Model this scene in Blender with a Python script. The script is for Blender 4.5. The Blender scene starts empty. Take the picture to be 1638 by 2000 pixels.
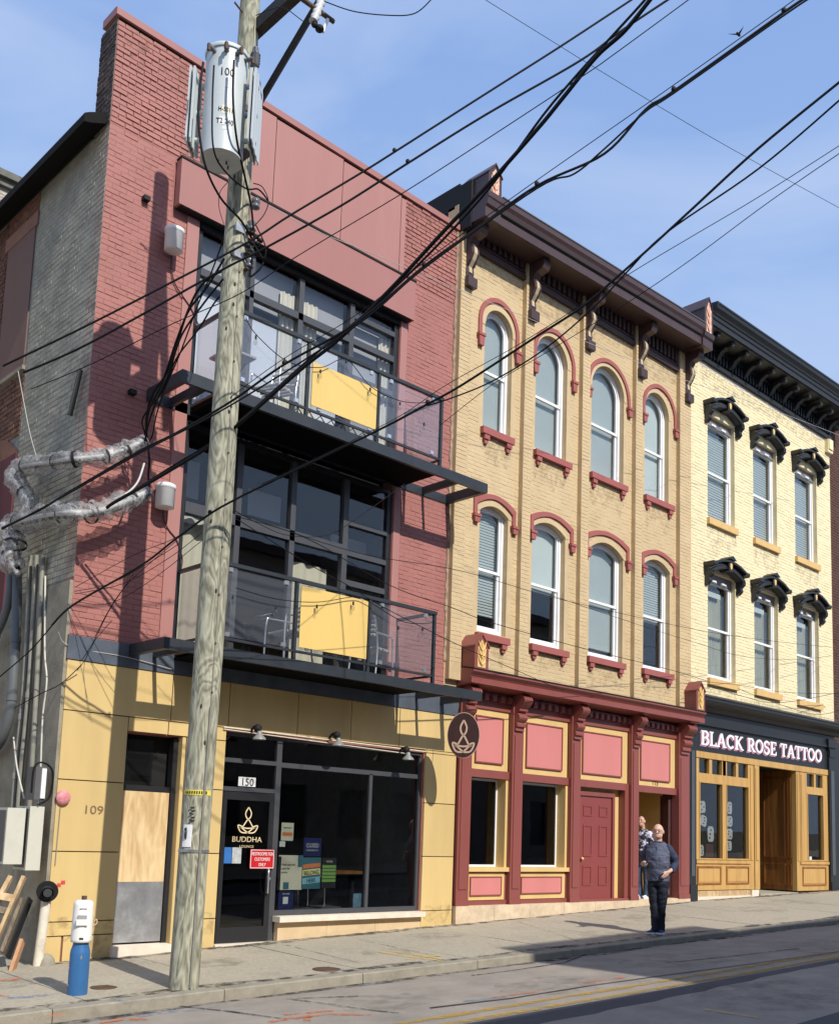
import bpy, math, random
from mathutils import Vector, Matrix
random.seed(7)
SC = bpy.context.scene
COL = SC.collection
R = math.radians

# ------------------------------------------------------------------ camera
YAW, PIT, ROLL, FPX, PPX, PPY = .7582, .1302, -.0348, 2015., 819., 1364.
EYE = Vector((0, -12.2, 1.7))
_f = Vector((math.sin(YAW)*math.cos(PIT), math.cos(YAW)*math.cos(PIT), math.sin(PIT)))
_r = Vector((math.cos(YAW), -math.sin(YAW), 0))
_d = _f.cross(_r)
_c, _s = math.cos(ROLL), math.sin(ROLL)
CR, CD, CF = _c*_r+_s*_d, -_s*_r+_c*_d, _f
cam = bpy.data.objects.new('camera', bpy.data.cameras.new('camera'))
COL.objects.link(cam)
cam.matrix_world = Matrix(((CR.x, -CD.x, -CF.x, EYE.x), (CR.y, -CD.y, -CF.y, EYE.y), (CR.z, -CD.z, -CF.z, EYE.z), (0, 0, 0, 1)))
cam.data.sensor_fit = 'VERTICAL'
cam.data.sensor_height = 24
cam.data.lens = 24*FPX/2000
cam.data.shift_y = (PPY-1000)/2000
cam.data.clip_start = .1
cam.data.clip_end = 2000
SC.camera = cam

# ------------------------------------------------------------------ light
SUN = Vector((-.08, -.92, .79)).normalized()
elev = math.asin(SUN.z)
azim = math.atan2(SUN.x, SUN.y)          # clockwise from +y
w = bpy.data.worlds.new('World'); SC.world = w; w.use_nodes = True
nt = w.node_tree; nt.nodes.clear()
sky = nt.nodes.new('ShaderNodeTexSky'); sky.sky_type = 'NISHITA'; sky.sun_disc = False
sky.sun_elevation = elev; sky.sun_rotation = azim; sky.air_density = 1.0; sky.dust_density = 2.2; sky.ozone_density = 2.0
bg = nt.nodes.new('ShaderNodeBackground'); bg.inputs[1].default_value = .14
wo = nt.nodes.new('ShaderNodeOutputWorld')
tc = nt.nodes.new('ShaderNodeTexCoord')
cn = nt.nodes.new('ShaderNodeTexNoise'); cn.inputs['Distortion'].default_value = .8; cn.inputs['Scale'].default_value = 2.6; cn.inputs['Detail'].default_value = 5
cmp_ = nt.nodes.new('ShaderNodeMapping'); cmp_.inputs['Scale'].default_value = (1, 1, 2.5)
cr = nt.nodes.new('ShaderNodeMapRange'); cr.inputs[1].default_value = .42; cr.inputs[2].default_value = .75; cr.inputs[3].default_value = .0; cr.inputs[4].default_value = .38
mx = nt.nodes.new('ShaderNodeMix'); mx.data_type = 'RGBA'; mx.inputs[7].default_value = (5.6, 6.2, 7.4, 1)
hz_ = nt.nodes.new('ShaderNodeMix'); hz_.data_type = 'RGBA'; hz_.inputs[0].default_value = .85
sp_ = nt.nodes.new('ShaderNodeSeparateXYZ'); nt.links.new(tc.outputs['Generated'], sp_.inputs[0])
zr = nt.nodes.new('ShaderNodeMapRange'); zr.inputs[1].default_value = .1; zr.inputs[2].default_value = .75; nt.links.new(sp_.outputs[2], zr.inputs[0])
gr = nt.nodes.new('ShaderNodeMix'); gr.data_type = 'RGBA'; gr.inputs[6].default_value = (3.5, 4.9, 7.3, 1); gr.inputs[7].default_value = (1.85, 3.1, 6.1, 1)
nt.links.new(zr.outputs[0], gr.inputs[0])
nt.links.new(tc.outputs['Generated'], cmp_.inputs[0]); nt.links.new(cmp_.outputs[0], cn.inputs['Vector'])
nt.links.new(cn.outputs[0], cr.inputs[0]); nt.links.new(cr.outputs[0], mx.inputs[0])
nt.links.new(sky.outputs[0], hz_.inputs[6]); nt.links.new(gr.outputs[2], hz_.inputs[7]); nt.links.new(hz_.outputs[2], mx.inputs[6]); nt.links.new(mx.outputs[2], bg.inputs[0]); nt.links.new(bg.outputs[0], wo.inputs[0])
sl = bpy.data.lights.new('sun', 'SUN'); sl.energy = 4.9; sl.angle = R(.53); sl.color = (1, .95, .87)
so = bpy.data.objects.new('sun', sl); COL.objects.link(so)
so.rotation_euler = SUN.to_track_quat('Z', 'Y').to_euler()
so.location = (0, -20, 30)
SC.view_settings.view_transform = 'Standard'; SC.view_settings.look = 'None'
SC.view_settings.exposure = 0; SC.view_settings.gamma = 1; SC.view_settings.use_curve_mapping = False
SC.cycles.max_bounces = 8; SC.cycles.transparent_max_bounces = 16
SC.cycles.use_denoising = True

# ------------------------------------------------------------------ helpers
def ray(u, v):
    return CR*((u-PPX)/FPX) + CD*((v-PPY)/FPX) + CF
def at(u, v, y=0.):                       # point of the photo on the plane y = const
    d = ray(u, v); t = (y-EYE.y)/d.y
    return EYE+d*t
def atz(u, v, z):
    d = ray(u, v); t = (z-EYE.z)/d.z
    return EYE+d*t
def atx(u, v, x):
    d = ray(u, v); t = (x-EYE.x)/d.x
    return EYE+d*t
def lerp(t, xs, ys):
    if t <= xs[0]: return ys[0]
    for i in range(1, len(xs)):
        if t <= xs[i]:
            k = (t-xs[i-1])/(xs[i]-xs[i-1]); return ys[i-1]*(1-k)+ys[i]*k
    return ys[-1]
def G(x): return lerp(x, [-60, 5.5, 12.5, 19.6, 26.2, 140], [-2.1, .01, .235, .47, .60, 3.9])
def K(x): return lerp(x, [-60, 4, 6.1, 8.3, 12, 14.6, 19.1, 140], [-2.5, -2.53, -2.63, -2.75, -2.98, -3.12, -3.5, -3.6])
def KH(x): return lerp(x, [4, 10, 15, 20], [.13, .11, .085, .06])
def walk(x, y): return G(x)+.02*min(y, 0)
def road(x, y):
    k = K(x); b = G(x)+.02*k-KH(x)
    return b+.02*min(k-y, 4)-.02*max(0, (k-y)-4)

class MB:
    def __init__(s): s.v = []; s.f = []; s.smooth = []
    def add(s, vs, fs, sm=False):
        n = len(s.v); s.v += [tuple(p) for p in vs]; s.f += [tuple(i+n for i in f) for f in fs]; s.smooth += [sm]*len(fs); return s
    def box(s, x0, x1, y0, y1, z0, z1):
        if x0 > x1: x0, x1 = x1, x0
        if y0 > y1: y0, y1 = y1, y0
        if z0 > z1: z0, z1 = z1, z0
        return s.add([(x0, y0, z0), (x1, y0, z0), (x1, y1, z0), (x0, y1, z0), (x0, y0, z1), (x1, y0, z1), (x1, y1, z1), (x0, y1, z1)],
                     [(0, 3, 2, 1), (4, 5, 6, 7), (0, 1, 5, 4), (1, 2, 6, 5), (2, 3, 7, 6), (3, 0, 4, 7)])
    def prism(s, pts, y0, y1):            # polygon in x,z (counter-clockwise seen from -y) pushed from y0 (front) to y1
        n = len(pts)
        a = sum(pts[i][0]*pts[(i+1) % n][1]-pts[(i+1) % n][0]*pts[i][1] for i in range(n))
        if a < 0: pts = pts[::-1]
        vs = [(x, y0, z) for x, z in pts]+[(x, y1, z) for x, z in pts]
        fs = [tuple(range(n)), tuple(range(2*n-1, n-1, -1))]+[(i, i+n, (i+1) % n+n, (i+1) % n) for i in range(n)]
        return s.add(vs, fs)
    def extr(s, prof, x0, x1, dz=0):      # profile in (y,z) along x, rising dz
        n = len(prof)
        a = sum(prof[i][0]*prof[(i+1) % n][1]-prof[(i+1) % n][0]*prof[i][1] for i in range(n))
        if a > 0: prof = prof[::-1]
        vs = [(x0, y, z) for y, z in prof]+[(x1, y, z+dz) for y, z in prof]
        fs = [tuple(range(n)), tuple(range(2*n-1, n-1, -1))]+[(i, i+n, (i+1) % n+n, (i+1) % n) for i in range(n)]
        return s.add(vs, fs)
    def ring(s, out, inn, y0, y1):        # strip between two poly-lines (x,z), y0 front
        n = len(out)
        vs = [(x, y0, z) for x, z in out]+[(x, y0, z) for x, z in inn]+[(x, y1, z) for x, z in out]+[(x, y1, z) for x, z in inn]
        fs = []
        for i in range(n-1):
            fs += [(i, i+1, n+i+1, n+i), (2*n+i, 3*n+i, 3*n+i+1, 2*n+i+1), (i, 2*n+i, 2*n+i+1, i+1), (n+i, n+i+1, 3*n+i+1, 3*n+i)]
        fs += [(0, n, 3*n, 2*n), (n-1, 3*n-1, 4*n-1, 2*n-1)]
        return s.add(vs, fs)
    def tube(s, pts, r, n=8, cap=True):
        pts = [Vector(p) for p in pts]; m = len(pts)
        rs = r if isinstance(r, (list, tuple)) else [r]*m
        t0 = (pts[1]-pts[0]).normalized()
        up = Vector((0, 0, 1)) if abs(t0.z) < .9 else Vector((1, 0, 0))
        a = t0.cross(up).normalized(); vs = []
        for i, p in enumerate(pts):
            t = (pts[min(i+1, m-1)]-pts[max(i-1, 0)]).normalized()
            a = (a-t*a.dot(t)).normalized(); b = t.cross(a)
            for k in range(n):
                q = 2*math.pi*k/n; vs.append(p+(a*math.cos(q)+b*math.sin(q))*rs[i])
        fs = [(i*n+k, i*n+(k+1) % n, (i+1)*n+(k+1) % n, (i+1)*n+k) for i in range(m-1) for k in range(n)]
        s.add(vs, fs, n > 5)
        if cap: s.add(vs[:n], [tuple(range(n-1, -1, -1))]); s.add(vs[-n:], [tuple(range(n))])
        return s
    def lathe(s, c, prof, n=20, axis='z'):
        c = Vector(c); vs = []
        for r, h in prof:
            for k in range(n):
                q = 2*math.pi*k/n; a, b = r*math.cos(q), r*math.sin(q)
                vs.append(c+(Vector((a, b, h)) if axis == 'z' else Vector((a, -h, b)) if axis == 'y' else Vector((h, a, b))))
        m = len(prof)
        fs = [(i*n+k, i*n+(k+1) % n, (i+1)*n+(k+1) % n, (i+1)*n+k) for i in range(m-1) for k in range(n)]
        s.add(vs, fs, True)
        s.add(vs[:n], [tuple(range(n-1, -1, -1))]); s.add(vs[-n:], [tuple(range(n))])
        return s
    def sphere(s, c, rx, ry=None, rz=None, n=16, m=10):
        ry = ry or rx; rz = rz or rx; c = Vector(c); vs = []
        for i in range(m+1):
            p = math.pi*i/m
            for k in range(n):
                q = 2*math.pi*k/n; vs.append(c+Vector((rx*math.sin(p)*math.cos(q), ry*math.sin(p)*math.sin(q), -rz*math.cos(p))))
        return s.add(vs, [(i*n+k, i*n+(k+1) % n, (i+1)*n+(k+1) % n, (i+1)*n+k) for i in range(m) for k in range(n)], True)
    def build(s, name, mat, parent=None, label=None, cat=None, group=None, kind=None, org=None):
        if parent is not None: org = parent['_o']
        if org is None:
            xs = [v[0] for v in s.v]; ys = [v[1] for v in s.v]; zs = [v[2] for v in s.v]
            org = ((min(xs)+max(xs))/2, (min(ys)+max(ys))/2, min(zs)) if kind != 'structure' else (0, 0, 0)
        org = tuple(org)
        me = bpy.data.meshes.new(name)
        me.from_pydata([(v[0]-org[0], v[1]-org[1], v[2]-org[2]) for v in s.v], [], s.f)
        me.polygons.foreach_set('use_smooth', s.smooth)
        me.materials.append(mat); me.update()
        o = bpy.data.objects.new(name, me); COL.objects.link(o)
        o['_o'] = org
        if parent is not None: o.parent = parent
        else: o.location = org
        tag(o, label, cat, group, kind)
        return o
def tag(o, label=None, cat=None, group=None, kind=None):
    if label: o['label'] = label
    if cat: o['category'] = cat
    if group: o['group'] = group
    if kind: o['kind'] = kind
def thing(name, label, cat, loc, group=None, kind=None):
    o = bpy.data.objects.new(name, None); COL.objects.link(o); o.location = loc; o['_o'] = tuple(loc)
    o.empty_display_size = .2
    tag(o, label, cat, group, kind); return o
def inst(me, name, parent, loc, rot=None, scale=None):   # another object on the same mesh, loc in world
    o = bpy.data.objects.new(name, me); COL.objects.link(o); o.parent = parent
    p = parent['_o']; o.location = (loc[0]-p[0], loc[1]-p[1], loc[2]-p[2]); o['_o'] = tuple(loc)
    if rot: o.rotation_euler = rot
    if scale: o.scale = scale
    return o
def mesh(mb, name, mat):
    me = bpy.data.meshes.new(name); me.from_pydata(mb.v, [], mb.f); me.polygons.foreach_set('use_smooth', mb.smooth)
    me.materials.append(mat); me.update(); return me
def smoothpath(pts, k=6):
    pts = [Vector(p) for p in pts]
    if len(pts) < 3: return pts
    out = []
    for i in range(len(pts)-1):
        p0, p1, p2, p3 = pts[max(i-1, 0)], pts[i], pts[i+1], pts[min(i+2, len(pts)-1)]
        for j in range(k):
            t = j/k
            out.append(.5*((2*p1)+(p2-p0)*t+(2*p0-5*p1+4*p2-p3)*t*t+(3*p1-p0-3*p2+p3)*t**3))
    return out+[pts[-1]]
_tc = {}
def text(s, size, x, y, z, mat, name, parent, depth=.006, sx=1., align='CENTER', axis='y', shear=0, rot=0, **kw):
    cu = bpy.data.curves.new('t', 'FONT'); cu.body = s; cu.size = size; cu.align_x = align; cu.extrude = depth/2; cu.shear = shear
    cu.resolution_u = 3
    o = bpy.data.objects.new('t', cu); COL.objects.link(o)
    dg = bpy.context.evaluated_depsgraph_get(); dg.update()
    me = bpy.data.meshes.new_from_object(o.evaluated_get(dg))
    bpy.data.objects.remove(o); bpy.data.curves.remove(cu)
    p = parent['_o']
    c, s_ = math.cos(rot), math.sin(rot)
    for v in me.vertices:
        a, b, d = v.co; a *= sx; a, b = a*c-b*s_, a*s_+b*c
        v.co = (x+a-p[0], y-d-p[1], z+b-p[2])
    me.materials.clear(); me.materials.append(mat); me.name = name
    r = bpy.data.objects.new(name, me); COL.objects.link(r); r.parent = parent; r['_o'] = tuple(p)
    return r

# ------------------------------------------------------------------ materials
def M(name, rgb, rough=.6, var=.12, scale=2.5, bump=0., bscale=60., metal=0., spec=.4, streak=0., rnd=0., dirt=None, dscale=1.2, damt=.0, emit=None, dr=(.52, .72)):
    m = bpy.data.materials.new(name); m.use_nodes = True; n = m.node_tree.nodes; l = m.node_tree.links
    b = n['Principled BSDF']
    b.inputs['Roughness'].default_value = rough; b.inputs['Metallic'].default_value = metal
    b.inputs['Specular IOR Level'].default_value = spec
    g = n.new('ShaderNodeNewGeometry')
    mp = n.new('ShaderNodeMapping'); mp.inputs['Scale'].default_value = (1, 1, .18 if streak else 1)
    l.new(g.outputs['Position'], mp.inputs[0])
    nz = n.new('ShaderNodeTexNoise'); nz.inputs['Scale'].default_value = scale; nz.inputs['Detail'].default_value = 7; nz.inputs['Roughness'].default_value = .62
    l.new(mp.outputs[0], nz.inputs['Vector'])
    mr = n.new('ShaderNodeMapRange'); mr.inputs[1].default_value = .28; mr.inputs[2].default_value = .72; mr.inputs[3].default_value = 1-var; mr.inputs[4].default_value = 1+var
    l.new(nz.outputs[0], mr.inputs[0]); fac = mr.outputs[0]
    if rnd:
        oi = n.new('ShaderNodeObjectInfo'); r2 = n.new('ShaderNodeMapRange'); r2.inputs[3].default_value = 1-rnd; r2.inputs[4].default_value = 1+rnd
        l.new(oi.outputs['Random'], r2.inputs[0]); mu = n.new('ShaderNodeMath'); mu.operation = 'MULTIPLY'
        l.new(fac, mu.inputs[0]); l.new(r2.outputs[0], mu.inputs[1]); fac = mu.outputs[0]
    hs = n.new('ShaderNodeVectorMath'); hs.operation = 'SCALE'; hs.inputs[0].default_value = rgb
    l.new(fac, hs.inputs['Scale']); out = hs.outputs[0]
    if damt:
        n2 = n.new('ShaderNodeTexNoise'); n2.inputs['Scale'].default_value = dscale; n2.inputs['Detail'].default_value = 8; n2.inputs['Roughness'].default_value = .7
        l.new(mp.outputs[0], n2.inputs['Vector'])
        m2 = n.new('ShaderNodeMapRange'); m2.inputs[1].default_value = dr[0]; m2.inputs[2].default_value = dr[1]; m2.inputs[4].default_value = damt
        l.new(n2.outputs[0], m2.inputs[0])
        mi = n.new('ShaderNodeMix'); mi.data_type = 'RGBA'; mi.inputs[7].default_value = (*(dirt or (.08, .07, .06)), 1)
        l.new(m2.outputs[0], mi.inputs[0]); l.new(out, mi.inputs[6]); out = mi.outputs[2]
    l.new(out, b.inputs['Base Color'])
    if bump:
        n3 = n.new('ShaderNodeTexNoise'); n3.inputs['Scale'].default_value = bscale; n3.inputs['Detail'].default_value = 4
        l.new(g.outputs['Position'], n3.inputs['Vector'])
        bp = n.new('ShaderNodeBump'); bp.inputs['Strength'].default_value = bump; bp.inputs['Distance'].default_value = .01
        l.new(n3.outputs[0], bp.inputs['Height']); l.new(bp.outputs[0], b.inputs['Normal'])
    if emit: b.inputs['Emission Color'].default_value = (*emit, 1); b.inputs['Emission Strength'].default_value = 1
    return m
def wood(name, a, b, scale=6., dist=6., zs=.12, rough=.6, bump=.25, axis='z', fine=30):
    m = bpy.data.materials.new(name); m.use_nodes = True; n = m.node_tree.nodes; l = m.node_tree.links
    p = n['Principled BSDF']; p.inputs['Roughness'].default_value = rough; p.inputs['Specular IOR Level'].default_value = .3
    g = n.new('ShaderNodeNewGeometry'); mp = n.new('ShaderNodeMapping')
    mp.inputs['Scale'].default_value = (1, 1, zs) if axis == 'z' else (zs, 1, 1)
    l.new(g.outputs['Position'], mp.inputs[0])
    nz = n.new('ShaderNodeTexNoise'); nz.inputs['Scale'].default_value = scale; nz.inputs['Detail'].default_value = 3; nz.inputs['Distortion'].default_value = .6
    l.new(mp.outputs[0], nz.inputs['Vector'])
    mu = n.new('ShaderNodeMath'); mu.operation = 'MULTIPLY'; mu.inputs[1].default_value = dist; l.new(nz.outputs[0], mu.inputs[0])
    fr = n.new('ShaderNodeMath'); fr.operation = 'PINGPONG'; fr.inputs[1].default_value = .5; l.new(mu.outputs[0], fr.inputs[0])
    n2 = n.new('ShaderNodeTexNoise'); n2.inputs['Scale'].default_value = fine; n2.inputs['Detail'].default_value = 5; l.new(mp.outputs[0], n2.inputs['Vector'])
    ad = n.new('ShaderNodeMath'); ad.operation = 'MULTIPLY_ADD'; ad.inputs[1].default_value = .9; l.new(fr.outputs[0], ad.inputs[0]); l.new(n2.outputs[0], ad.inputs[2])
    mr = n.new('ShaderNodeMapRange'); mr.inputs[1].default_value = .45; mr.inputs[2].default_value = 1.05; l.new(ad.outputs[0], mr.inputs[0])
    mi = n.new('ShaderNodeMix'); mi.data_type = 'RGBA'; mi.inputs[6].default_value = (*a, 1); mi.inputs[7].default_value = (*b, 1)
    l.new(mr.outputs[0], mi.inputs[0]); l.new(mi.outputs[2], p.inputs['Base Color'])
    bp = n.new('ShaderNodeBump'); bp.inputs['Strength'].default_value = bump; bp.inputs['Distance'].default_value = .008
    l.new(ad.outputs[0], bp.inputs['Height']); l.new(bp.outputs[0], p.inputs['Normal'])
    return m
def glass(name, tint=(.8, .85, .85), rough=.02, refl=1.0, base=0., bcol=(.5, .5, .5)):
    m = bpy.data.materials.new(name); m.use_nodes = True; n = m.node_tree.nodes; l = m.node_tree.links; n.clear()
    o = n.new('ShaderNodeOutputMaterial'); t = n.new('ShaderNodeBsdfTransparent'); t.inputs[0].default_value = (*tint, 1)
    gl = n.new('ShaderNodeBsdfGlossy'); gl.inputs['Roughness'].default_value = rough
    fr = n.new('ShaderNodeFresnel'); fr.inputs[0].default_value = 1.5
    bf = n.new('ShaderNodeNewGeometry'); mb_ = n.new('ShaderNodeMapRange'); mb_.inputs[3].default_value = 1.5; mb_.inputs[4].default_value = 1/1.5
    l.new(bf.outputs['Backfacing'], mb_.inputs[0]); l.new(mb_.outputs[0], fr.inputs[0])
    mu = n.new('ShaderNodeMath'); mu.operation = 'MULTIPLY'; mu.inputs[1].default_value = refl; mu.use_clamp = True; l.new(fr.outputs[0], mu.inputs[0])
    nz = n.new('ShaderNodeTexNoise'); nz.inputs['Scale'].default_value = 1.3
    bp = n.new('ShaderNodeBump'); bp.inputs['Strength'].default_value = .03; bp.inputs['Distance'].default_value = .05
    g = n.new('ShaderNodeNewGeometry'); l.new(g.outputs['Position'], nz.inputs['Vector']); l.new(nz.outputs[0], bp.inputs['Height']); l.new(bp.outputs[0], gl.inputs['Normal'])
    mx = n.new('ShaderNodeMixShader'); l.new(mu.outputs[0], mx.inputs[0]); l.new(t.outputs[0], mx.inputs[1]); l.new(gl.outputs[0], mx.inputs[2])
    if base:
        d = n.new('ShaderNodeBsdfDiffuse'); d.inputs[0].default_value = (*bcol, 1); m2 = n.new('ShaderNodeMixShader'); m2.inputs[0].default_value = base
        l.new(mx.outputs[0], m2.inputs[1]); l.new(d.outputs[0], m2.inputs[2]); mx = m2
    l.new(mx.outputs[0], o.inputs[0]); return m

RED = M('red_painted_brick', (.365, .148, .122), .6, .12, 1.6, .5, 90, rnd=.05, damt=.4, dirt=(.24, .09, .08), dscale=1.3)
REDJ = M('red_painted_mortar', (.30, .112, .098), .7, .2, 3, .3, 60)
REDPAN = M('dusty_red_metal_panel', (.37, .17, .148), .5, .06, 1.2, .05, 40, damt=.35, dirt=(.44, .24, .2), dscale=1.5, streak=1)
REDPAN2 = M('dusty_red_metal_fascia', (.34, .15, .132), .5, .06, 1.0, .05, 40, damt=.25, dirt=(.42, .2, .19), streak=1)
GREYB = M('grey_painted_brick', (.33, .31, .25), .8, .25, 3.5, .6, 70, rnd=.12, damt=.6, dirt=(.12, .105, .09), dscale=2.2)
GREYJ = M('grey_mortar', (.21, .21, .18), .9, .2, 4)
STUCCO = M('grey_stained_render', (.27, .24, .18), .9, .25, 3, .5, 40, damt=.6, dirt=(.09, .08, .065), dscale=2.5)
OLDB = M('old_dark_red_brick', (.16, .075, .05), .85, .3, 5, .5, 60, rnd=.3)
OLDJ = M('old_brick_mortar', (.3, .27, .23), .9, .2, 5)
CREAMB = M('cream_faded_brick', (.5, .45, .38), .85, .3, 7, rnd=.3)
SHUT = M('brown_painted_board', (.16, .09, .075), .7, .06, 2)
MAROON = M('maroon_board', (.10, .02, .03), .7, .1, 2)
YEL = M('yellow_painted_brick', (.57, .43, .245), .6, .08, 1.5, .4, 70, rnd=.03, damt=.4, dirt=(.43, .31, .17), dscale=1.4)
YELJ = M('yellow_painted_mortar', (.54, .405, .23), .7, .12, 3, .2)
CRM = M('cream_painted_brick', (.78, .68, .43), .6, .06, 1.3, .4, 70, rnd=.03, damt=.4, dirt=(.62, .48, .27), dscale=1.3)
CRMJ = M('cream_painted_mortar', (.68, .57, .34), .7, .12, 3, .2)
HOOD = M('brick_red_trim_paint', (.34, .10, .085), .5, .08, 3, .15)
SILLT = M('ochre_sill_paint', (.66, .43, .17), .6, .08, 4, .15)
WHITE = M('white_window_vinyl', (.8, .8, .8), .4, .03, 5)
BROWN = M('dark_brown_cornice_paint', (.062, .034, .033), .42, .15, 3, .2, spec=.5)
BROWNL = M('brown_bracket_scroll_paint', (.50, .40, .26), .5, .1, 5)
BLACK = M('black_cornice_paint', (.011, .012, .014), .5, .2, 3, .2, spec=.6)
GOLD = M('gold_paint', (.75, .5, .18), .4, .1, 8)
COPPER = M('copper_orange_paint', (.75, .38, .24), .5, .15, 8)
OXB = M('oxblood_storefront_paint', (.24, .068, .056), .42, .12, 2.5, .12, spec=.5, streak=1, damt=.35, dirt=(.15, .05, .042), dscale=2.5)
OXD = M('oxblood_door_paint', (.235, .055, .05), .35, .05, 2.5, .05)
PINK = M('coral_panel_paint', (.58, .205, .19), .42, .05, 2, streak=1, damt=.25, dirt=(.52, .19, .17), dscale=2.2)
MUST = M('mustard_panel_paint', (.66, .46, .19), .5, .09, 2, .05, streak=1, damt=.25, dirt=(.42, .3, .14), dscale=2.5)
TAN = M('tan_gold_wall_panel', (.60, .435, .185), .5, .10, 1.6, .06, 30, damt=.45, dirt=(.44, .30, .12), dscale=1.3, rnd=.06, streak=1)
TANL = M('tan_gold_panel_return', (.78, .6, .32), .5, .05, 2)
STEEL = M('charcoal_painted_steel', (.024, .029, .035), .45, .2, 4, .1, spec=.5)
BAND = M('blue_grey_metal_band', (.085, .10, .125), .45, .25, 3, .1)
FRAME = M('black_aluminium', (.02, .02, .022), .35, .1, 4, spec=.5)
FRAME2 = M('dark_grey_aluminium', (.06, .062, .068), .4, .1, 4, spec=.5)
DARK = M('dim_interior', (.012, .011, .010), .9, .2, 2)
DARK2 = M('dim_room_grey', (.10, .10, .105), .9, .1, 1)
SHADE = M('grey_roller_shade', (.34, .34, .36), .8, .05, 1)
SHADE2 = M('pale_blue_grey_shade', (.62, .64, .70), .8, .04, 1)
SHADEG = M('pale_green_grey_shade', (.50, .56, .53), .8, .05, 1)
BLIND = M('grey_green_blind', (.60, .68, .66), .6, .05, 1)
BLINDB = M('blind_backing', (.20, .25, .245), .8, .05, 1)
CURT = M('cream_curtain', (.62, .58, .48), .85, .08, 4)
CURTG = M('olive_sheer_curtain', (.30, .31, .24), .85, .15, 6, streak=1)
DRAPE = M('beige_drape', (.52, .49, .38), .85, .06, 1)
YPAN = M('bright_yellow_board', (.72, .50, .16), .45, .06, 1.5, streak=1, damt=.35, dirt=(.6, .4, .12))
STONE = M('cream_stone_sill', (.72, .62, .50), .7, .15, 5, .2)
STONE2 = M('beige_stone_base', (.62, .46, .27), .7, .12, 3, .15, damt=.25, dirt=(.4, .3, .2))
TRAV = M('travertine_base', (.60, .47, .32), .7, .2, 5, .3, damt=.5, dirt=(.75, .62, .46), dscale=3)
CONC = M('sidewalk_concrete', (.39, .345, .26), .85, .2, 22, .8, 130, rnd=.05, damt=.55, dirt=(.265, .235, .18), dscale=1.3)
KERB = M('kerb_concrete', (.29, .26, .20), .9, .2, 5, .6, 90, rnd=.08, damt=.5, dirt=(.13, .12, .10), dscale=3)
ASPH = M('asphalt', (.325, .285, .235), .85, .16, 2.2, .8, 220, damt=.5, dirt=(.19, .175, .16), dscale=.8)
ASPH2 = M('dark_asphalt', (.085, .085, .088), .85, .12, 2, .7, 220, damt=.4, dirt=(.11, .11, .11), dscale=.7)
SOIL = M('ground_fill', (.16, .14, .11), .95, .2, 3, .4)
YLINE = M('worn_yellow_road_paint', (.42, .27, .06), .7, .2, 5, damt=.9, dirt=(.17, .155, .13), dscale=5, dr=(.42, .6))
SPO = M('orange_spray_paint', (.75, .22, .09), .8, .15, 20, damt=.7, dirt=(.34, .31, .27), dscale=16, dr=(.42, .55))
SPB = M('blue_spray_paint', (.14, .26, .42), .8, .15, 20, damt=.75, dirt=(.34, .32, .27), dscale=14, dr=(.40, .55))
SPY = M('yellow_spray_paint', (.75, .5, .08), .8, .15, 20, damt=.6, dirt=(.38, .34, .26), dscale=18, dr=(.42, .55))
SPR = M('red_spray_paint', (.6, .05, .06), .7, .15, 20, damt=.5, dirt=(.6, .4, .14), dscale=30)
IRON = M('rusty_iron', (.10, .06, .04), .7, .3, 10, .3)
POLEM = wood('weathered_pole_wood', (.17, .165, .115), (.46, .445, .33), 4.0, 10., .25, .8, .5, fine=26)
ARMW = M('dark_creosote_timber', (.03, .028, .026), .7, .2, 5, .2)
PLY = wood('bare_plywood', (.50, .33, .15), (.72, .54, .30), 3.2, 5., .25, .6, .1, fine=14)
OAK = wood('varnished_oak', (.45, .26, .08), (.56, .34, .115), 3.5, 3., .08, .45, .06, fine=16)
OAKD = wood('dark_varnished_oak', (.20, .075, .02), (.33, .14, .035), 3.5, 4., .08, .4, .1, fine=16)
PLANK = wood('raw_timber_plank', (.40, .27, .14), (.62, .46, .27), 5, 4., .3, .8, .2)
GALV = M('scuffed_galvanised_plate', (.42, .43, .44), .4, .22, 5, .05, metal=.7, damt=.5, dirt=(.7, .7, .7), dscale=2.5)
ALU = M('brushed_aluminium', (.75, .75, .76), .3, .05, 5, metal=.9)
TXG = M('light_grey_transformer_paint', (.52, .56, .56), .4, .04, 3, spec=.5)
PORC = M('grey_porcelain', (.13, .14, .15), .25, .05, 4)
CABLE = M('black_cable_jacket', (.005, .005, .006), .6, .1, 8, spec=.2)
CABG = M('pale_grey_wire', (.42, .40, .36), .5, .1, 8)
CABR = M('dark_red_wire', (.06, .02, .02), .5, .1, 8)
PVC = M('grey_conduit', (.24, .23, .19), .5, .15, 4, damt=.3)
BOXC = M('cream_utility_box_enamel', (.55, .54, .45), .45, .08, 4, damt=.3, dirt=(.3, .28, .22), dscale=4)
BOXD = M('grey_utility_box_enamel', (.10, .10, .10), .5, .1, 4)
LAMPW = M('white_lamp_housing', (.78, .78, .76), .4, .05, 4)
PIPEC = M('cream_painted_pipe', (.66, .60, .48), .6, .1, 9, .1, damt=.5, dirt=(.2, .15, .1), dscale=7)
PIPEB = M('blue_painted_pipe', (.035, .13, .30), .4, .1, 5, .1, damt=.2, dirt=(.1, .2, .35), dscale=8)
PIPEW = M('chipped_white_pipe_head', (.80, .78, .72), .45, .06, 9, .15, damt=.35, dirt=(.45, .4, .3), dscale=9)
BLK = M('black_rubber', (.006, .006, .006), .7)
PAPER = M('white_paper', (.75, .74, .72), .8, .05, 20, damt=.5, dirt=(.25, .25, .3), dscale=40)
PAPERC = M('cream_poster_paper', (.72, .68, .52), .7, .04, 4)
PAPERW = M('white_sheet', (.72, .72, .70), .7, .04, 4)
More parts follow.
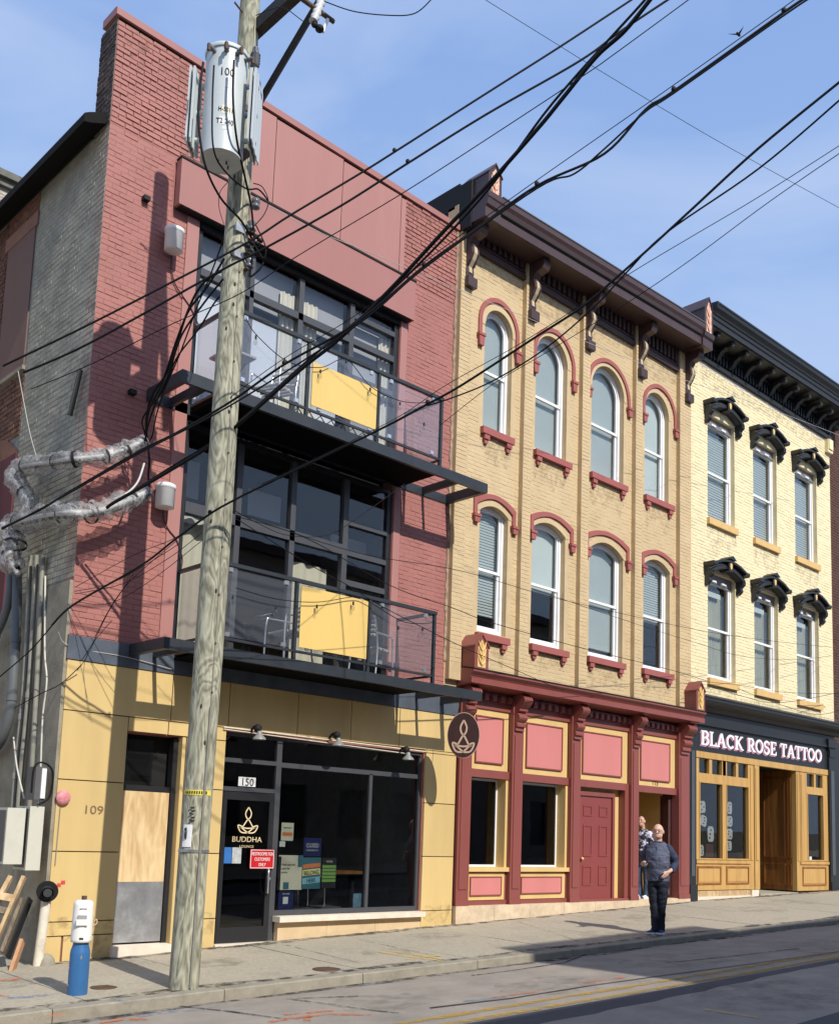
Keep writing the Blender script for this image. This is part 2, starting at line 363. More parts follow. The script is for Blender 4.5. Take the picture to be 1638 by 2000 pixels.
INK = M('black_ink', (.02, .02, .02), .6)
REDS = M('red_sign_enamel', (.5, .015, .02), .4)
NAVY = M('navy_sign', (.012, .02, .10), .5)
TEAL = M('teal_poster', (.05, .16, .20), .6)
GRN = M('green_sticker', (.22, .42, .10), .6)
ORG = M('orange_print', (.75, .22, .08), .6)
YELS = M('pale_yellow_print', (.75, .68, .30), .6)
SKYB = M('light_blue_print', (.25, .5, .62), .6)
BLUES = M('blue_sticker', (.03, .14, .40), .5)
LOGO = M('pale_gold_vinyl', (.75, .6, .36), .5)
SIGNB = M('dark_brown_sign_board', (.045, .018, .014), .35, .2, 4)
SIGNL = M('white_sign_lettering', (.86, .84, .84), .4, .02, 4)
SIGNS = M('pink_letter_shadow', (.48, .22, .32), .5, .05, 4)
BELLR = M('faded_red_bell', (.62, .22, .24), .5, .3, 25, damt=.7, dirt=(.75, .65, .65), dscale=18)
def masked(name, rgb, lo, hi, scale, cover=.9, rough=.85):
    m = bpy.data.materials.new(name); m.use_nodes = True; n = m.node_tree.nodes; l = m.node_tree.links
    p = n['Principled BSDF']; p.inputs['Base Color'].default_value = (*rgb, 1); p.inputs['Roughness'].default_value = rough; p.inputs['Specular IOR Level'].default_value = .2
    g = n.new('ShaderNodeNewGeometry'); nz = n.new('ShaderNodeTexNoise'); nz.inputs['Scale'].default_value = scale; nz.inputs['Detail'].default_value = 8; nz.inputs['Roughness'].default_value = .75
    l.new(g.outputs['Position'], nz.inputs['Vector']); mr = n.new('ShaderNodeMapRange'); mr.inputs[1].default_value = lo; mr.inputs[2].default_value = hi; mr.inputs[4].default_value = cover
    l.new(nz.outputs[0], mr.inputs[0]); t = n.new('ShaderNodeBsdfTransparent'); mx = n.new('ShaderNodeMixShader')
    l.new(mr.outputs[0], mx.inputs[0]); l.new(t.outputs[0], mx.inputs[1]); l.new(p.outputs[0], mx.inputs[2]); l.new(mx.outputs[0], n['Material Output'].inputs[0])
    return m
SPO = masked('orange_spray_paint', (.62, .18, .07), .42, .62, 14); SPB = masked('blue_spray_paint', (.12, .24, .42), .45, .66, 12, .75)
SPY = masked('yellow_spray_paint', (.72, .48, .07), .42, .6, 14); YLINE = masked('worn_yellow_road_paint', (.44, .28, .06), .33, .58, 6, .85)
GRIME = masked('gutter_grime', (.045, .04, .033), .42, .62, 5, .85); STAIN = masked('ground_stain', (.11, .10, .08), .45, .75, 4, .38)
PLAST = None
def plastic():
    m = bpy.data.materials.new('crumpled_clear_plastic'); m.use_nodes = True; n = m.node_tree.nodes; l = m.node_tree.links; n.clear()
    o = n.new('ShaderNodeOutputMaterial'); t = n.new('ShaderNodeBsdfTransparent'); t.inputs[0].default_value = (.86, .86, .86, 1)
    p = n.new('ShaderNodeBsdfPrincipled'); p.inputs['Base Color'].default_value = (.46, .45, .44, 1); p.inputs['Roughness'].default_value = .32; p.inputs['Specular IOR Level'].default_value = .6
    nz = n.new('ShaderNodeTexNoise'); nz.inputs['Scale'].default_value = 14; nz.inputs['Detail'].default_value = 6; nz.inputs['Distortion'].default_value = 1.2
    g = n.new('ShaderNodeNewGeometry'); l.new(g.outputs['Position'], nz.inputs['Vector'])
    b = n.new('ShaderNodeBump'); b.inputs['Strength'].default_value = .6; b.inputs['Distance'].default_value = .03; l.new(nz.outputs[0], b.inputs['Height']); l.new(b.outputs[0], p.inputs['Normal'])
    mr = n.new('ShaderNodeMapRange'); mr.inputs[1].default_value = .35; mr.inputs[2].default_value = .65; mr.inputs[3].default_value = .15; mr.inputs[4].default_value = .6; l.new(nz.outputs[0], mr.inputs[0])
    mx = n.new('ShaderNodeMixShader'); l.new(mr.outputs[0], mx.inputs[0]); l.new(t.outputs[0], mx.inputs[1]); l.new(p.outputs[0], mx.inputs[2]); l.new(mx.outputs[0], o.inputs[0])
    return m
PLAST = plastic()
NIGHT = M('shade_black_underside', (.002, .002, .002), .9, spec=.1)  # near-black so the deep shade under the balconies sits in the colour
GL = glass('window_glass', (.95, .96, .96), .01, 1.1)
GLD = glass('dark_storefront_glass', (.74, .76, .76), .01, .9)
GLB = glass('balcony_glass', (.93, .94, .95), .03, 1.2, .05, (.55, .6, .7))
GLC = glass('clear_bulb_glass', (.9, .9, .88), .02, 1.5)

# ------------------------------------------------------------------ wall helpers
def rect(x0, x1, z0, z1): return ('r', x0, x1, z0, z1)
def arch(x0, x1, z0, spring, rise): return ('a', x0, x1, z0, spring, rise)
def span(op, z, pad=0):
    if op[0] == 'r':
        return (op[1], op[2]) if op[3] < z < op[4] else None
    _, x0, x1, z0, sp, rise = op
    if z < z0 or z > sp+rise+pad: return None
    c, h = (x0+x1)/2, (x1-x0)/2+pad; rr = rise+pad
    if z <= sp: return (c-h, c+h)
    k = (z-sp)/rr
    w_ = h*math.sqrt(max(0, 1-k*k)) if rise > .8*(x1-x0)/2 else h*math.sqrt(max(0, 1-k))
    return (c-w_, c+w_)
def arc(x0, x1, sp, rise, n=18):
    c, h = (x0+x1)/2, (x1-x0)/2
    if rise > .8*h: return [(c-h*math.cos(math.pi*i/n), sp+rise*math.sin(math.pi*i/n)) for i in range(n+1)]
    return [(c-h+2*h*i/n, sp+rise*(1-(-1+2*i/n)**2)) for i in range(n+1)]
def holed(mb, x0, x1, z0, z1, y0, y1, ops):
    rs = [(o[1], o[2], o[3], (o[4] if o[0] == 'r' else o[4]+o[5])) for o in ops]
    zs = sorted({z0, z1} | {z for r in rs for z in (r[2], r[3]) if z0 < z < z1})
    for a, b in zip(zs, zs[1:]):
        m = (a+b)/2; cuts = sorted((r[0], r[1]) for r in rs if r[2] < m < r[3]); p = x0
        for c0, c1 in cuts:
            if c0 > p: mb.box(p, c0, y0, y1, a, b)
            p = max(p, c1)
        if p < x1: mb.box(p, x1, y0, y1, a, b)
    for o in ops:
        if o[0] == 'a':
            pts = arc(o[1], o[2], o[4], o[5]); top = o[4]+o[5]
            mid = len(pts)//2
            for i in range(len(pts)-1):
                (xa, za), (xb, zb) = pts[i], pts[i+1]
                if top-min(za, zb) > .002:
                    mb.prism([(xa, za), (xb, zb), (xb, top), (xa, top)] if abs(top-za) > .001 and abs(top-zb) > .001 else ([(xa, za), (xb, top), (xa, top)] if abs(top-zb) <= .001 else [(xa, top), (xb, zb), (xb, top)]), y0, y1)
def brick_mesh(L, H, mat, axis, d=.009, e=.004):
    mb = MB(); brick_add(mb, 0, 0, 0, L, H, axis, d, e); return mesh(mb, 'brick', mat)
def brick_add(mb, u, base, z, L, H, axis, d=.009, e=.004):
    # u: left end, base: wall plane, z: bottom; axis 'y' = wall faces -y, 'x' = wall faces -x
    q = [(u, base, z), (u+L, base, z), (u+L, base, z+H), (u, base, z+H), (u+e, base-d, z+e), (u+L-e, base-d, z+e), (u+L-e, base-d, z+H-e), (u+e, base-d, z+H-e)]
    if axis == 'x':
        q = [(b, a, c) for a, b, c in q]
        fs = [(4, 7, 6, 5), (0, 4, 5, 1), (1, 5, 6, 2), (2, 6, 7, 3), (3, 7, 4, 0)]
    else: fs = [(4, 5, 6, 7), (0, 1, 5, 4), (1, 2, 6, 5), (2, 3, 7, 6), (3, 0, 4, 7)]
    mb.add(q, fs)
def bricks(parent, u0, u1, z0, z1, base, ops, mat, axis='y', nind=300, L=.2, H=.064, course=.0745, d=.009, pad=0, jit=.35, e=.004):
    full = []; rest = MB(); i = 0; z = z0
    J = .0105
    while z+H < z1+.001:
        iv = [(u0, u1)]
        for o in ops:
            s = None
            for zz in (z+.004, z+H-.004):
                t = span(o, zz, pad if o[0] == 'a' else 0)
                if t: s = (min(s[0], t[0]), max(s[1], t[1])) if s else t
            if s:
                n = []
                for a, b in iv:
                    if s[1] <= a or s[0] >= b: n.append((a, b))
                    else:
                        if s[0] > a: n.append((a, s[0]))
                        if s[1] < b: n.append((s[1], b))
                iv = n
        for a, b in iv:
            k = math.floor((a-u0)/(L+J))-1; off = (L+J)/2*(i % 2)
            while True:
                s0 = u0+k*(L+J)+off; s1 = s0+L; k += 1
                if s0 >= b: break
                c0, c1 = max(s0, a), min(s1, b)
                if c1-c0 < .03: continue
                dd = d*(1+random.uniform(-jit, jit)); zj = z+random.uniform(-.0015, .0015)
                if c1-c0 > L-.001: full.append((c0, zj, dd))
                else: brick_add(rest, c0, base, zj, c1-c0, H, axis, dd, e)
        z += course; i += 1
    def dist(f):
        p = Vector((f[0], base, f[1])) if axis == 'y' else Vector((base, f[0], f[1]))
        return (p-EYE).length
    full.sort(key=dist)
    me = brick_mesh(L, H, mat, axis, d, e)
    for n, (u, z, dd) in enumerate(full):
        if n < nind:
            inst(me, 'brick', parent, (u, base+(d-dd), z) if axis == 'y' else (base+(d-dd), u, z))
        else: brick_add(rest, u, base, z, L, H, axis, dd, e)
    if rest.v: rest.build('brickwork', mat, parent, kind='stuff')

# ================================================================== ground
mb = MB()
xs = [-60, -20, 0, 5.5, 12.5, 19.6, 26.2, 40, 80, 140]
def sheet(mb, xs, ys, fz, dz=0):
    n = len(ys); v = [(x, (y(x) if callable(y) else y), 0) for x in xs for y in ys]
    v = [(x, y, fz(x, y)+dz) for x, y, _ in v]
    mb.add(v, [(i*n+j, (i+1)*n+j, (i+1)*n+j+1, i*n+j+1) for i in range(len(xs)-1) for j in range(n-1)])
gs = MB(); sheet(gs, [-700]+xs+[900], [-700, -60, 60, 700], lambda x, y: G(x)-.45)
gs.build('ground', SOIL, kind='structure')
rx = [-60, -30, -10]+[i*1.0 for i in range(0, 40)]+[60, 90, 140]
KO = lambda x: -11.3
rd = MB(); sheet(rd, rx, [KO, -9, -7, -5, lambda x: K(x)-1, lambda x: K(x)+.002], road)
rd_o = rd.build('road', ASPH, kind='structure')
fl_ = MB(); sheet(fl_, rx, [lambda x: -11.28, -9, -7.5, lambda x: K(x)-2.62], road, .002); fl_.build('far_lane', ASPH2, rd_o)
# foundation strip below the pavement slabs and alley floor
al = MB(); sheet(al, [-60, -20, 0, 5.5], [.02, 12], lambda x, y: G(x)-.03); al.build('alley_floor', CONC, kind='structure')
swk = thing('sidewalk', None, None, (0, 0, 0), kind='structure')
bd = MB(); sheet(bd, rx, [lambda x: K(x)+.03, .0], lambda x, y: walk(x, y)-.03); bd.build('bed', SOIL, swk)
x = -14.
cuts = [x]
while x < 45:
    x += 1.72 if x < 30 else 3; cuts.append(x)
for a, b in zip(cuts, cuts[1:]):
    m = MB(); g_ = .007
    for (ya, yb) in ((lambda q: K(q)+.17, lambda q: K(q)*.48), (lambda q: K(q)*.48+.012, lambda q: 0.0 if q > 5.5 else 0.02)):
        xa, xb = a+g_, b-g_
        P = []
        for xx in (xa, (xa+xb)/2, xb):
            for yy in (ya(xx), yb(xx)):
                P.append((xx, yy, walk(xx, yy)))
        B_ = [(p[0], p[1], p[2]-.06) for p in P]
        m2 = MB(); m2.add(P+B_, [(0, 2, 3, 1), (2, 4, 5, 3), (0, 6, 8, 2), (2, 8, 10, 4), (5, 11, 9, 3), (3, 9, 7, 1), (1, 7, 6, 0), (4, 10, 11, 5)])
        o = m2.build('slab', CONC, swk)
        o.location.z += random.uniform(-.003, .003)
kb = thing('kerb', None, None, (0, 0, 0), kind='structure')
x = -14.
while x < 45:
    L_ = 1.85; a, b = x+.005, x+L_-.005; x += L_
    prof = lambda q: [(K(q), -.35), (K(q)+.004, -.012), (K(q)+.018, 0.0), (K(q)+.165, 0.002), (K(q)+.165, -.35)]
    v = []
    for q in (a, b):
        for yy, dz in prof(q): v.append((q, yy, walk(q, K(q))+dz))
    m = MB(); m.add(v, [(0, 1, 2, 3, 4), (9, 8, 7, 6, 5)]+[(i, i+5, (i+1) % 5+5, (i+1) % 5) for i in range(5)])
    m.f = [tuple(reversed(f)) for f in m.f]
    m.build('kerbstone', KERB, kb)
# yellow centre lines and spray marks (children of road / sidewalk)
for off in (2.18, 2.47):
    m = MB(); sheet(m, [i*.75 for i in range(0, 54)], [lambda x, o=off: K(x)-o-.11+.02*math.sin(x*3), lambda x, o=off: K(x)-o], road, .006)
    m.build('centre_line', YLINE, rd_o)
def stroke(px, wd, mat, parent, fz, dz=.008, name='spray_mark'):
    pts = []
    for u, v in px:
        p = atz(u, v, 0.)
        for _ in range(6): p = atz(u, v, fz(p.x, p.y)+dz)
        pts.append(p)
    m = MB(); v = []
    n = len(pts)
    pts = [pts[i]+(pts[i+1]-pts[i])*t for i in range(n-1) for t in (0, .33, .66)]+[pts[-1]]
    for i, p in enumerate(pts):
        t = (pts[min(i+1, len(pts)-1)]-pts[max(i-1, 0)]); nn = Vector((-t.y, t.x, 0)).normalized()*wd/2*random.uniform(.6, 1.3)
        for q in (p-nn, p+nn): v.append((q.x, q.y, fz(q.x, q.y)+dz))
    m.add(v, [(2*i, 2*i+2, 2*i+3, 2*i+1) for i in range(len(pts)-1)])
    m.build(name, mat, parent)
for px in ([(525, 1995), (640, 1980), (725, 1981)], [(555, 1981), (650, 1973)], [(560, 1990), (600, 1983), (600, 1993)], [(960, 1948), (1050, 1936)], [(1140, 1919), (1222, 1908)], [(195, 1998), (240, 1990), (290, 1990)]):
    stroke(px, .09, SPO, rd_o, road)
for px in ([(270, 1985), (330, 1975), (400, 1972)], [(700, 1925), (760, 1918)], [(905, 1955), (990, 1948)]): stroke(px, .12, SPB, rd_o, road)
for px in ([(1375, 1971), (1490, 1990)], [(915, 1903), (960, 1900)]): stroke(px, .04, SPY, rd_o, road)
stroke([(840, 1968), (1000, 1949), (1150, 1925), (1300, 1904), (1480, 1880), (1638, 1858)], .04, M('tar_seam', (.05, .05, .05), .6, .3, 8), rd_o, road, name='tar_seam')
for px in ([(735, 1858), (800, 1868), (868, 1877)], [(770, 1858), (865, 1873)], [(790, 1874), (860, 1866)]): stroke(px, .07, SPY, swk, walk)
for px in ([(655, 1892), (690, 1894)], [(225, 1950), (245, 1956)], [(5, 1950), (60, 1946), (120, 1940)]): stroke(px, .10, SPB, swk, walk)
for px in ([(0, 1915), (40, 1910)], [(0, 1946), (10, 1944)], [(100, 1985), (122, 1980)]): stroke(px, .12, SPO, swk, walk)
def patch(fz, xs_, ya, yb, mat, parent, name, dz=.004):
    m = MB(); sheet(m, xs_, [ya, yb], fz, dz); return m.build(name, mat, parent)
gx = [i*.5 for i in range(0, 80)]
patch(road, gx, lambda x: K(x)-.14-.05*math.sin(x*1.7), lambda x: K(x)-.001, GRIME, rd_o, 'gutter_grime')
patch(walk, gx, lambda x: K(x)+.16, lambda x: K(x)+.30+.06*math.sin(x*2.3), GRIME, swk, 'kerb_grime', .0035)
patch(walk, [i*.5 for i in range(11, 60)], lambda x: -.22-.06*math.sin(x*3.1), lambda x: -.0, GRIME, swk, 'wall_foot_grime', .0035)
jr = random.Random(3)
def blob(cx, cy, r_, fz, mat, parent, name, dz=.005):
    n = 22; v = [(cx+r_*1.4*jr.uniform(.75, 1.1)*math.cos(2*math.pi*k/n), cy+r_*jr.uniform(.75, 1.1)*math.sin(2*math.pi*k/n)) for k in range(n)]
    m = MB(); m.add([(a, b_, fz(a, b_)+dz) for a, b_ in v], [tuple(range(n))]); m.build(name, mat, parent)
for cx, cy, r_ in ((7.2, -1.1, .35), (9.5, -1.7, .3), (11.2, -.9, .4), (13.6, -2.2, .35), (16.2, -1.4, .5), (6.4, -.6, .25), (19.5, -1.8, .5), (4.6, -1.0, .4), (22, -1.2, .5)): blob(cx, cy, r_, walk, STAIN, swk, 'stain')
for cx, cy, r_ in ((7.5, -3.9, .5), (9.6, -4.4, .6), (12.5, -4.2, .7), (15.5, -4.9, .8), (10.8, -6.6, .9), (18.6, -5.0, .9), (13.2, -7.4, .8)): blob(cx, cy, r_, road, STAIN, rd_o, 'oil_stain', .007)
SEAM = masked('crack_filler', (.03, .03, .03), .40, .55, 9, .95)
for px in ([(560, 1950), (640, 1960), (720, 1972), (780, 1978)], [(700, 1945), (620, 1948), (560, 1950)], [(1300, 1880), (1420, 1868), (1560, 1852)], [(1180, 1850), (1100, 1880), (1000, 1895), (920, 1905)], [(330, 1962), (450, 1975), (560, 1990)]): stroke(px, .03, SEAM, rd_o, road, .009, 'crack')
for px in ([(700, 1835), (860, 1868)], [(560, 1846), (700, 1880)], [(1010, 1800), (1130, 1838)]): stroke(px, .012, SEAM, swk, walk, .006, 'crack')
def onwalk(u, v):
    p = atz(u, v, 0.)
    for _ in range(8): p = atz(u, v, walk(p.x, p.y))
    return p
for (u, v, r_, lb) in ((638, 1893, .17, 'round rusty iron access cover set in the sidewalk in front of the dark glass door'), (203, 1929, .14, 'small dark round cover in the sidewalk between the blue marker pipe and the pole')):
    p = onwalk(u, v); t = thing('access_cover', lb, 'manhole cover', (p.x, p.y, p.z))
    MB().lathe((p.x, p.y, p.z-.02), [(r_, 0), (r_, .026), (r_-.01, .028)], 24).build('frame_ring', IRON, t)
    m = MB()
    for k in range(5): m.box(p.x-r_*.7, p.x+r_*.7, p.y-r_*.6+k*r_*.3-.006, p.y-r_*.6+k*r_*.3+.006, p.z+.008, p.z+.012)
    m.build('ridge', IRON, t)

# ================================================================== RED BUILDING
RB = thing('red_brick_building', 'dusty red painted brick building with two steel balconies and tan ground floor panels', 'building', (5.5, 0, 0))
OPS = [rect(6.95, 10.81, 4.05, 10.24), rect(6.41, 7.25, .0, 2.87), rect(7.88, 11.71, .0, 3.02)]
m = MB(); holed(m, 5.52, 12.1, 3.68, 12.5, .0, .28, OPS); holed(m, 5.52, 12.44, -.4, 3.68, .02, .28, OPS)
WALL = m.build('wall', REDJ, RB)
m = MB()                                # shell: sides, back, roof, floors
m.box(5.52, 5.75, .28, 9, -.3, 10.95); m.box(11.85, 12.1, .28, 9, -.3, 10.9); m.box(5.75, 11.85, 8.7, 9, -.3, 10.9)
m.build('side_wall', GREYJ, RB)
m = MB(); m.box(5.75, 11.85, .28, 8.7, 3.5, 3.9); m.box(5.75, 11.85, .28, 8.7, 7.1, 7.38); m.box(5.75, 11.85, .28, 8.7, 10.4, 10.7); m.box(5.75, 11.85, .28, 8.7, -.3, .06)
m.box(5.75, 11.85, 4.2, 4.3, .06, 3.5); m.box(5.75, 11.85, 3.2, 3.3, 3.9, 7.1); m.box(5.75, 11.85, 3.2, 3.3, 7.38, 10.4); m.box(7.28, 7.36, .28, 4.2, .06, 3.5)
m.build('interior', DARK, RB)
fops = [rect(6.75, 10.97, 3.9, 10.26), rect(6.98, 10.82, 10.0, 12.6), rect(6.5, 10.99, 10.1, 10.95)]
bricks(WALL, 5.52, 12.1, 4.02, 10.95, 0., fops, RED, nind=240, d=.004, jit=.9, e=.006)
bricks(WALL, 5.52, 12.1, 10.98, 12.47, 0., fops, RED, nind=60, d=.013, jit=.5, e=.005)
# side wall bricks (x = 5.52 plane), grey near, old brick beyond
side_ops = [rect(2.2, 3.2, 8.25, 10.4), rect(1.9, 5.0, -1, 7.2)]
SW = [o for o in COL.objects if o.name == 'side_wall'][0]
bricks(SW, 0.0, 2.14, 4.75, 10.95, 5.52, [], GREYB, axis='x', nind=300, d=.0032, jit=.9, e=.006)
bricks(SW, 2.15, 5.4, 3.0, 10.9, 5.52, [rect(2.15, 3.25, 8.2, 10.9), rect(2.05, 3.6, 4.3, 7.15)], OLDB, axis='x', nind=120, d=.014, jit=.5)
m = MB(); m.box(5.475, 5.52, .0, .62, -.3, 4.7); m.box(5.50, 5.52, .62, 6, -.3, 4.3); m.build('render_coat', STUCCO, SW)
m = MB(); m.box(5.50, 5.55, 2.2, 3.2, 8.22, 10.4); m.build('shutter', SHUT, SW)
m = MB(); m.box(5.49, 5.54, 2.12, 3.3, 10.4, 10.62); m.build('lintel', M('sandstone', (.24, .12, .085), .8, .2, 4), SW)
bricks(SW, 2.14, 3.4, 10.64, 10.95, 5.52, [], OLDB, axis='x', nind=30)
m = MB(); m.box(5.47, 5.55, 2.15, 3.3, 8.16, 8.22); m.build('window_sill', STUCCO, SW)
m = MB(); m.box(5.49, 5.54, 2.15, 3.5, 4.2, 6.9); m.build('shutter', MAROON, SW)
m = MB(); m.add([(5.50, 2.1+1.5*k/10, 6.9+.35*math.sin(math.pi*k/10)) for k in range(11)]+[(5.50, 2.1+1.5*k/10, 6.88) for k in range(11)], [(k, k+11, k+12, k+1) for k in range(10)]); m.build('arch_infill', OLDB, SW)
# parapet brick return on the left corner: stepped
PR = MB(); PR.box(5.52, 5.72, .28, .47, 10.9, 12.5); PR.box(5.516, 5.52, 0, .28, 10.95, 12.49); PR.build('parapet_return', GREYJ, RB)
bricks(RB.children[-1] if False else [o for o in COL.objects if o.name == 'parapet_return'][0], 0.0, .47, 10.97, 12.46, 5.52, [], M('sooty_parapet_brick', (.07, .05, .045), .9, .5, 9, damt=.5, dirt=(.26, .22, .19), dscale=9), axis='x', nind=60, d=.014)
m = MB(); m.extr([(-.05, 12.5), (-.05, 12.60), (.0, 12.62), (.36, 12.62), (.36, 12.5)], 5.47, 12.1, -.12); m.build('coping', REDPAN2, RB)
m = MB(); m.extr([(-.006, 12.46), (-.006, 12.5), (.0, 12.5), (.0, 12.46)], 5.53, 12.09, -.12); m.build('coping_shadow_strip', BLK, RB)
# roof eave on the side
m = MB()
pr = [(5.2, 10.84), (5.2, 10.96), (5.26, 11.0), (5.515, 11.14), (5.515, 10.97), (5.30, 10.87)]
m.add([(x_, .08, z_) for x_, z_ in pr]+[(x_, 9.2, z_) for x_, z_ in pr], [tuple(range(5, -1, -1)), tuple(range(6, 12))]+[(i, (i+1) % 6, (i+1) % 6+6, i+6) for i in range(6)])
m.build('gutter', M('tarred_gutter', (.006, .006, .006), .8, .2, 4, spec=.2), RB)
m = MB(); m.box(5.5, 12.1, .5, 9.2, 10.95, 11.05); m.build('roof', BLK, RB)
# parapet metal panels
for a, b in ((7.0, 8.122), (8.134, 9.434), (9.446, 10.70), (10.712, 10.815)):
    m = MB(); m.box(a, b, -.03, 0, 10.95, 12.44-(a-5.5)*.018); m.build('panel', REDPAN, RB)
m = MB(); m.box(6.52, 10.985, -.16, -.031, 10.20, 10.88); m.box(6.55, 10.95, -.031, 0, 10.22, 10.86); m.build('fascia_panel', REDPAN2, RB)
m = MB(); m.box(6.51, 10.995, -.175, -.03, 10.88, 10.91); m.build('drip_edge', BLK, RB)
m = MB(); m.box(6.56, 10.94, -.14, -.01, 10.185, 10.2); m.build('soffit', BLK, RB)
MB().box(6.96, 10.80, -.015, .028, 10.10, 10.20).build('header', BLK, RB)
for a, b in ((6.75, 6.94), (10.82, 10.965)):
    m = MB(); m.box(a, b, -.02, 0, 4.02, 10.18); m.build('trim_board', REDPAN, RB)
# window walls
def wwall(name, z0, z1, glassparts, bars):
    fr = MB(); Y0, Y1 = .03, .12
    fr.box(6.95, 7.03, Y0, Y1, z0, z1); fr.box(10.72, 10.81, Y0, Y1, z0, z1); fr.box(7.03, 10.72, Y0, Y1, z1-.07, z1); fr.box(7.03, 10.72, Y0, Y1, z0, z0+.08)
    fo = fr.build(name, FRAME, RB)
    for (x0_, x1_, a, b, mt) in bars:
        b_ = MB(); b_.box(x0_, x1_, Y0-.012, Y1-.01, a, b); b_.build('mullion' if b-a > x1_-x0_ else 'transom', mt, fo)
    for (x0_, x1_, a, b) in glassparts:
        b_ = MB(); b_.box(x0_, x1_, .07, .076, a, b); b_.build('pane', GL, fo)
    return fo
U = 3.3
up = wwall('window', 7.40, 10.24, [(7.03, 7.9, 9.5, 10.17), (7.9, 8.77, 9.5, 10.17), (8.84, 9.76, 9.5, 10.17), (9.85, 10.72, 9.93, 10.17), (9.85, 10.72, 9.52, 9.88), (9.85, 10.72, 8.9, 9.42), (9.85, 10.72, 7.5, 8.9), (7.03, 7.9, 7.5, 9.45), (7.95, 8.74, 7.5, 9.45), (8.84, 9.72, 7.5, 9.45)],
      [(8.75, 8.84, 7.48, 10.17, FRAME2), (9.76, 9.85, 7.48, 10.17, FRAME2), (7.86, 7.93, 7.48, 10.17, FRAME2), (7.03, 9.76, 9.43, 9.54, FRAME2), (9.85, 10.72, 9.87, 9.95, FRAME2), (9.85, 10.72, 9.43, 9.53, FRAME2), (9.85, 10.72, 8.84, 8.92, FRAME2)])
lo = wwall('window', 4.02, 7.25, [(7.03, 7.85, 6.1, 7.18), (7.9, 8.8, 6.1, 7.18), (8.9, 9.82, 6.1, 7.18), (9.9, 10.72, 6.52, 7.18), (9.9, 10.72, 6.02, 6.48), (9.9, 10.72, 5.56, 5.96), (9.9, 10.72, 4.1, 5.5), (7.03, 7.8, 4.1, 5.95), (7.93, 8.8, 4.1, 5.95), (8.9, 9.8, 4.1, 5.95)],
      [(8.80, 8.89, 4.1, 7.18, FRAME2), (9.81, 9.91, 4.1, 7.18, FRAME2), (7.84, 7.93, 4.1, 7.18, FRAME2), (7.03, 9.81, 5.96, 6.12, FRAME2), (9.91, 10.72, 6.46, 6.53, FRAME2), (9.91, 10.72, 5.97, 6.05, FRAME2), (9.91, 10.72, 5.49, 5.58, FRAME2)])
# shades and curtains
def wavy(x0_, x1_, y_, z0_, z1_, amp, per, mat, name, parent):
    m = MB(); n = max(6, int((x1_-x0_)/per*8)); v = []
    for i in range(n+1):
        xx = x0_+(x1_-x0_)*i/n; yy = y_+amp*math.sin(2*math.pi*(xx-x0_)/per)
        v += [(xx, yy, z0_), (xx, yy, z1_)]
    m.add(v, [(2*i, 2*i+2, 2*i+3, 2*i+1) for i in range(n)], True); return m.build(name, mat, parent)
for (a, b, c_, d_, mt) in ((7.03, 8.76, 9.3, 10.16, SHADE), (8.84, 9.77, 9.3, 10.16, SHADE), (9.85, 10.7, 7.5, 10.16, SHADE), (7.03, 9.7, 7.5, 9.42, SHADE2)):
    m = MB(); m.box(a, b, .22, .225, c_, d_); m.build('roller_shade', mt, up)
for a, b in ((8.5, 8.85), (8.95, 9.2), (10.5, 10.85)): wavy(a, b, .17, 7.5, 9.85, .02, .09, CURT, 'curtain', up)
wavy(7.05, 7.75, .3, 4.1, 6.0, .03, .3, DRAPE, 'curtain', lo)
wavy(9.02, 9.75, .3, 4.1, 5.75, .03, .3, DRAPE, 'curtain', lo)
for a, b, c_, d_ in ((7.05, 7.5, 6.35, 6.9), (9.95, 10.7, 6.1, 6.42), (8.35, 8.95, 6.35, 6.75)):
    m = MB(); m.box(a, b, .5, .505, c_, d_); m.build('roller_shade', SHADE, lo)

# metal band and tan panels
m = MB(); m.box(5.5, 12.45, -.035, .0, 3.70, 4.005); m.build('metal_band', BAND, RB)
P = []
J = .007
def pan(a, b, c_, d_, mt=TAN, y=-.02):
    m = MB(); m.box(a+J, b-J, y, .018, c_+J, d_-J); m.build('wall_panel', mt, RB)
for a, b in ((5.51, 7.0), (7.0, 7.9), (7.9, 9.09), (9.09, 10.11), (10.11, 11.12), (11.12, 12.44)): pan(a, b, 3.065, 3.70)
pan(5.51, 6.395, 2.21, 3.065); pan(6.395, 6.975, 2.88, 3.065); pan(6.975, 7.88, 2.88, 3.065)
pan(5.51, 6.395, 1.335, 2.21); pan(5.51, 6.395, .49, 1.335); pan(5.51, 6.395, .32, .49)
pan(5.51, 5.72, -.02, .32); pan(5.735, 6.395, -.02, .32)
for a, b in ((7.26, 7.88), (11.72, 12.44)):
    for c_, d_ in ((2.2, 3.02 if a > 8 else 2.88), (1.335, 2.2), (.465, 1.335), (G(a)-.02, .465)):
        pan(a, b, c_, d_)
m = MB(); m.box(11.715, 12.44, -.02, .018, 3.025, 3.06); m.build('filler_strip', TAN, RB)
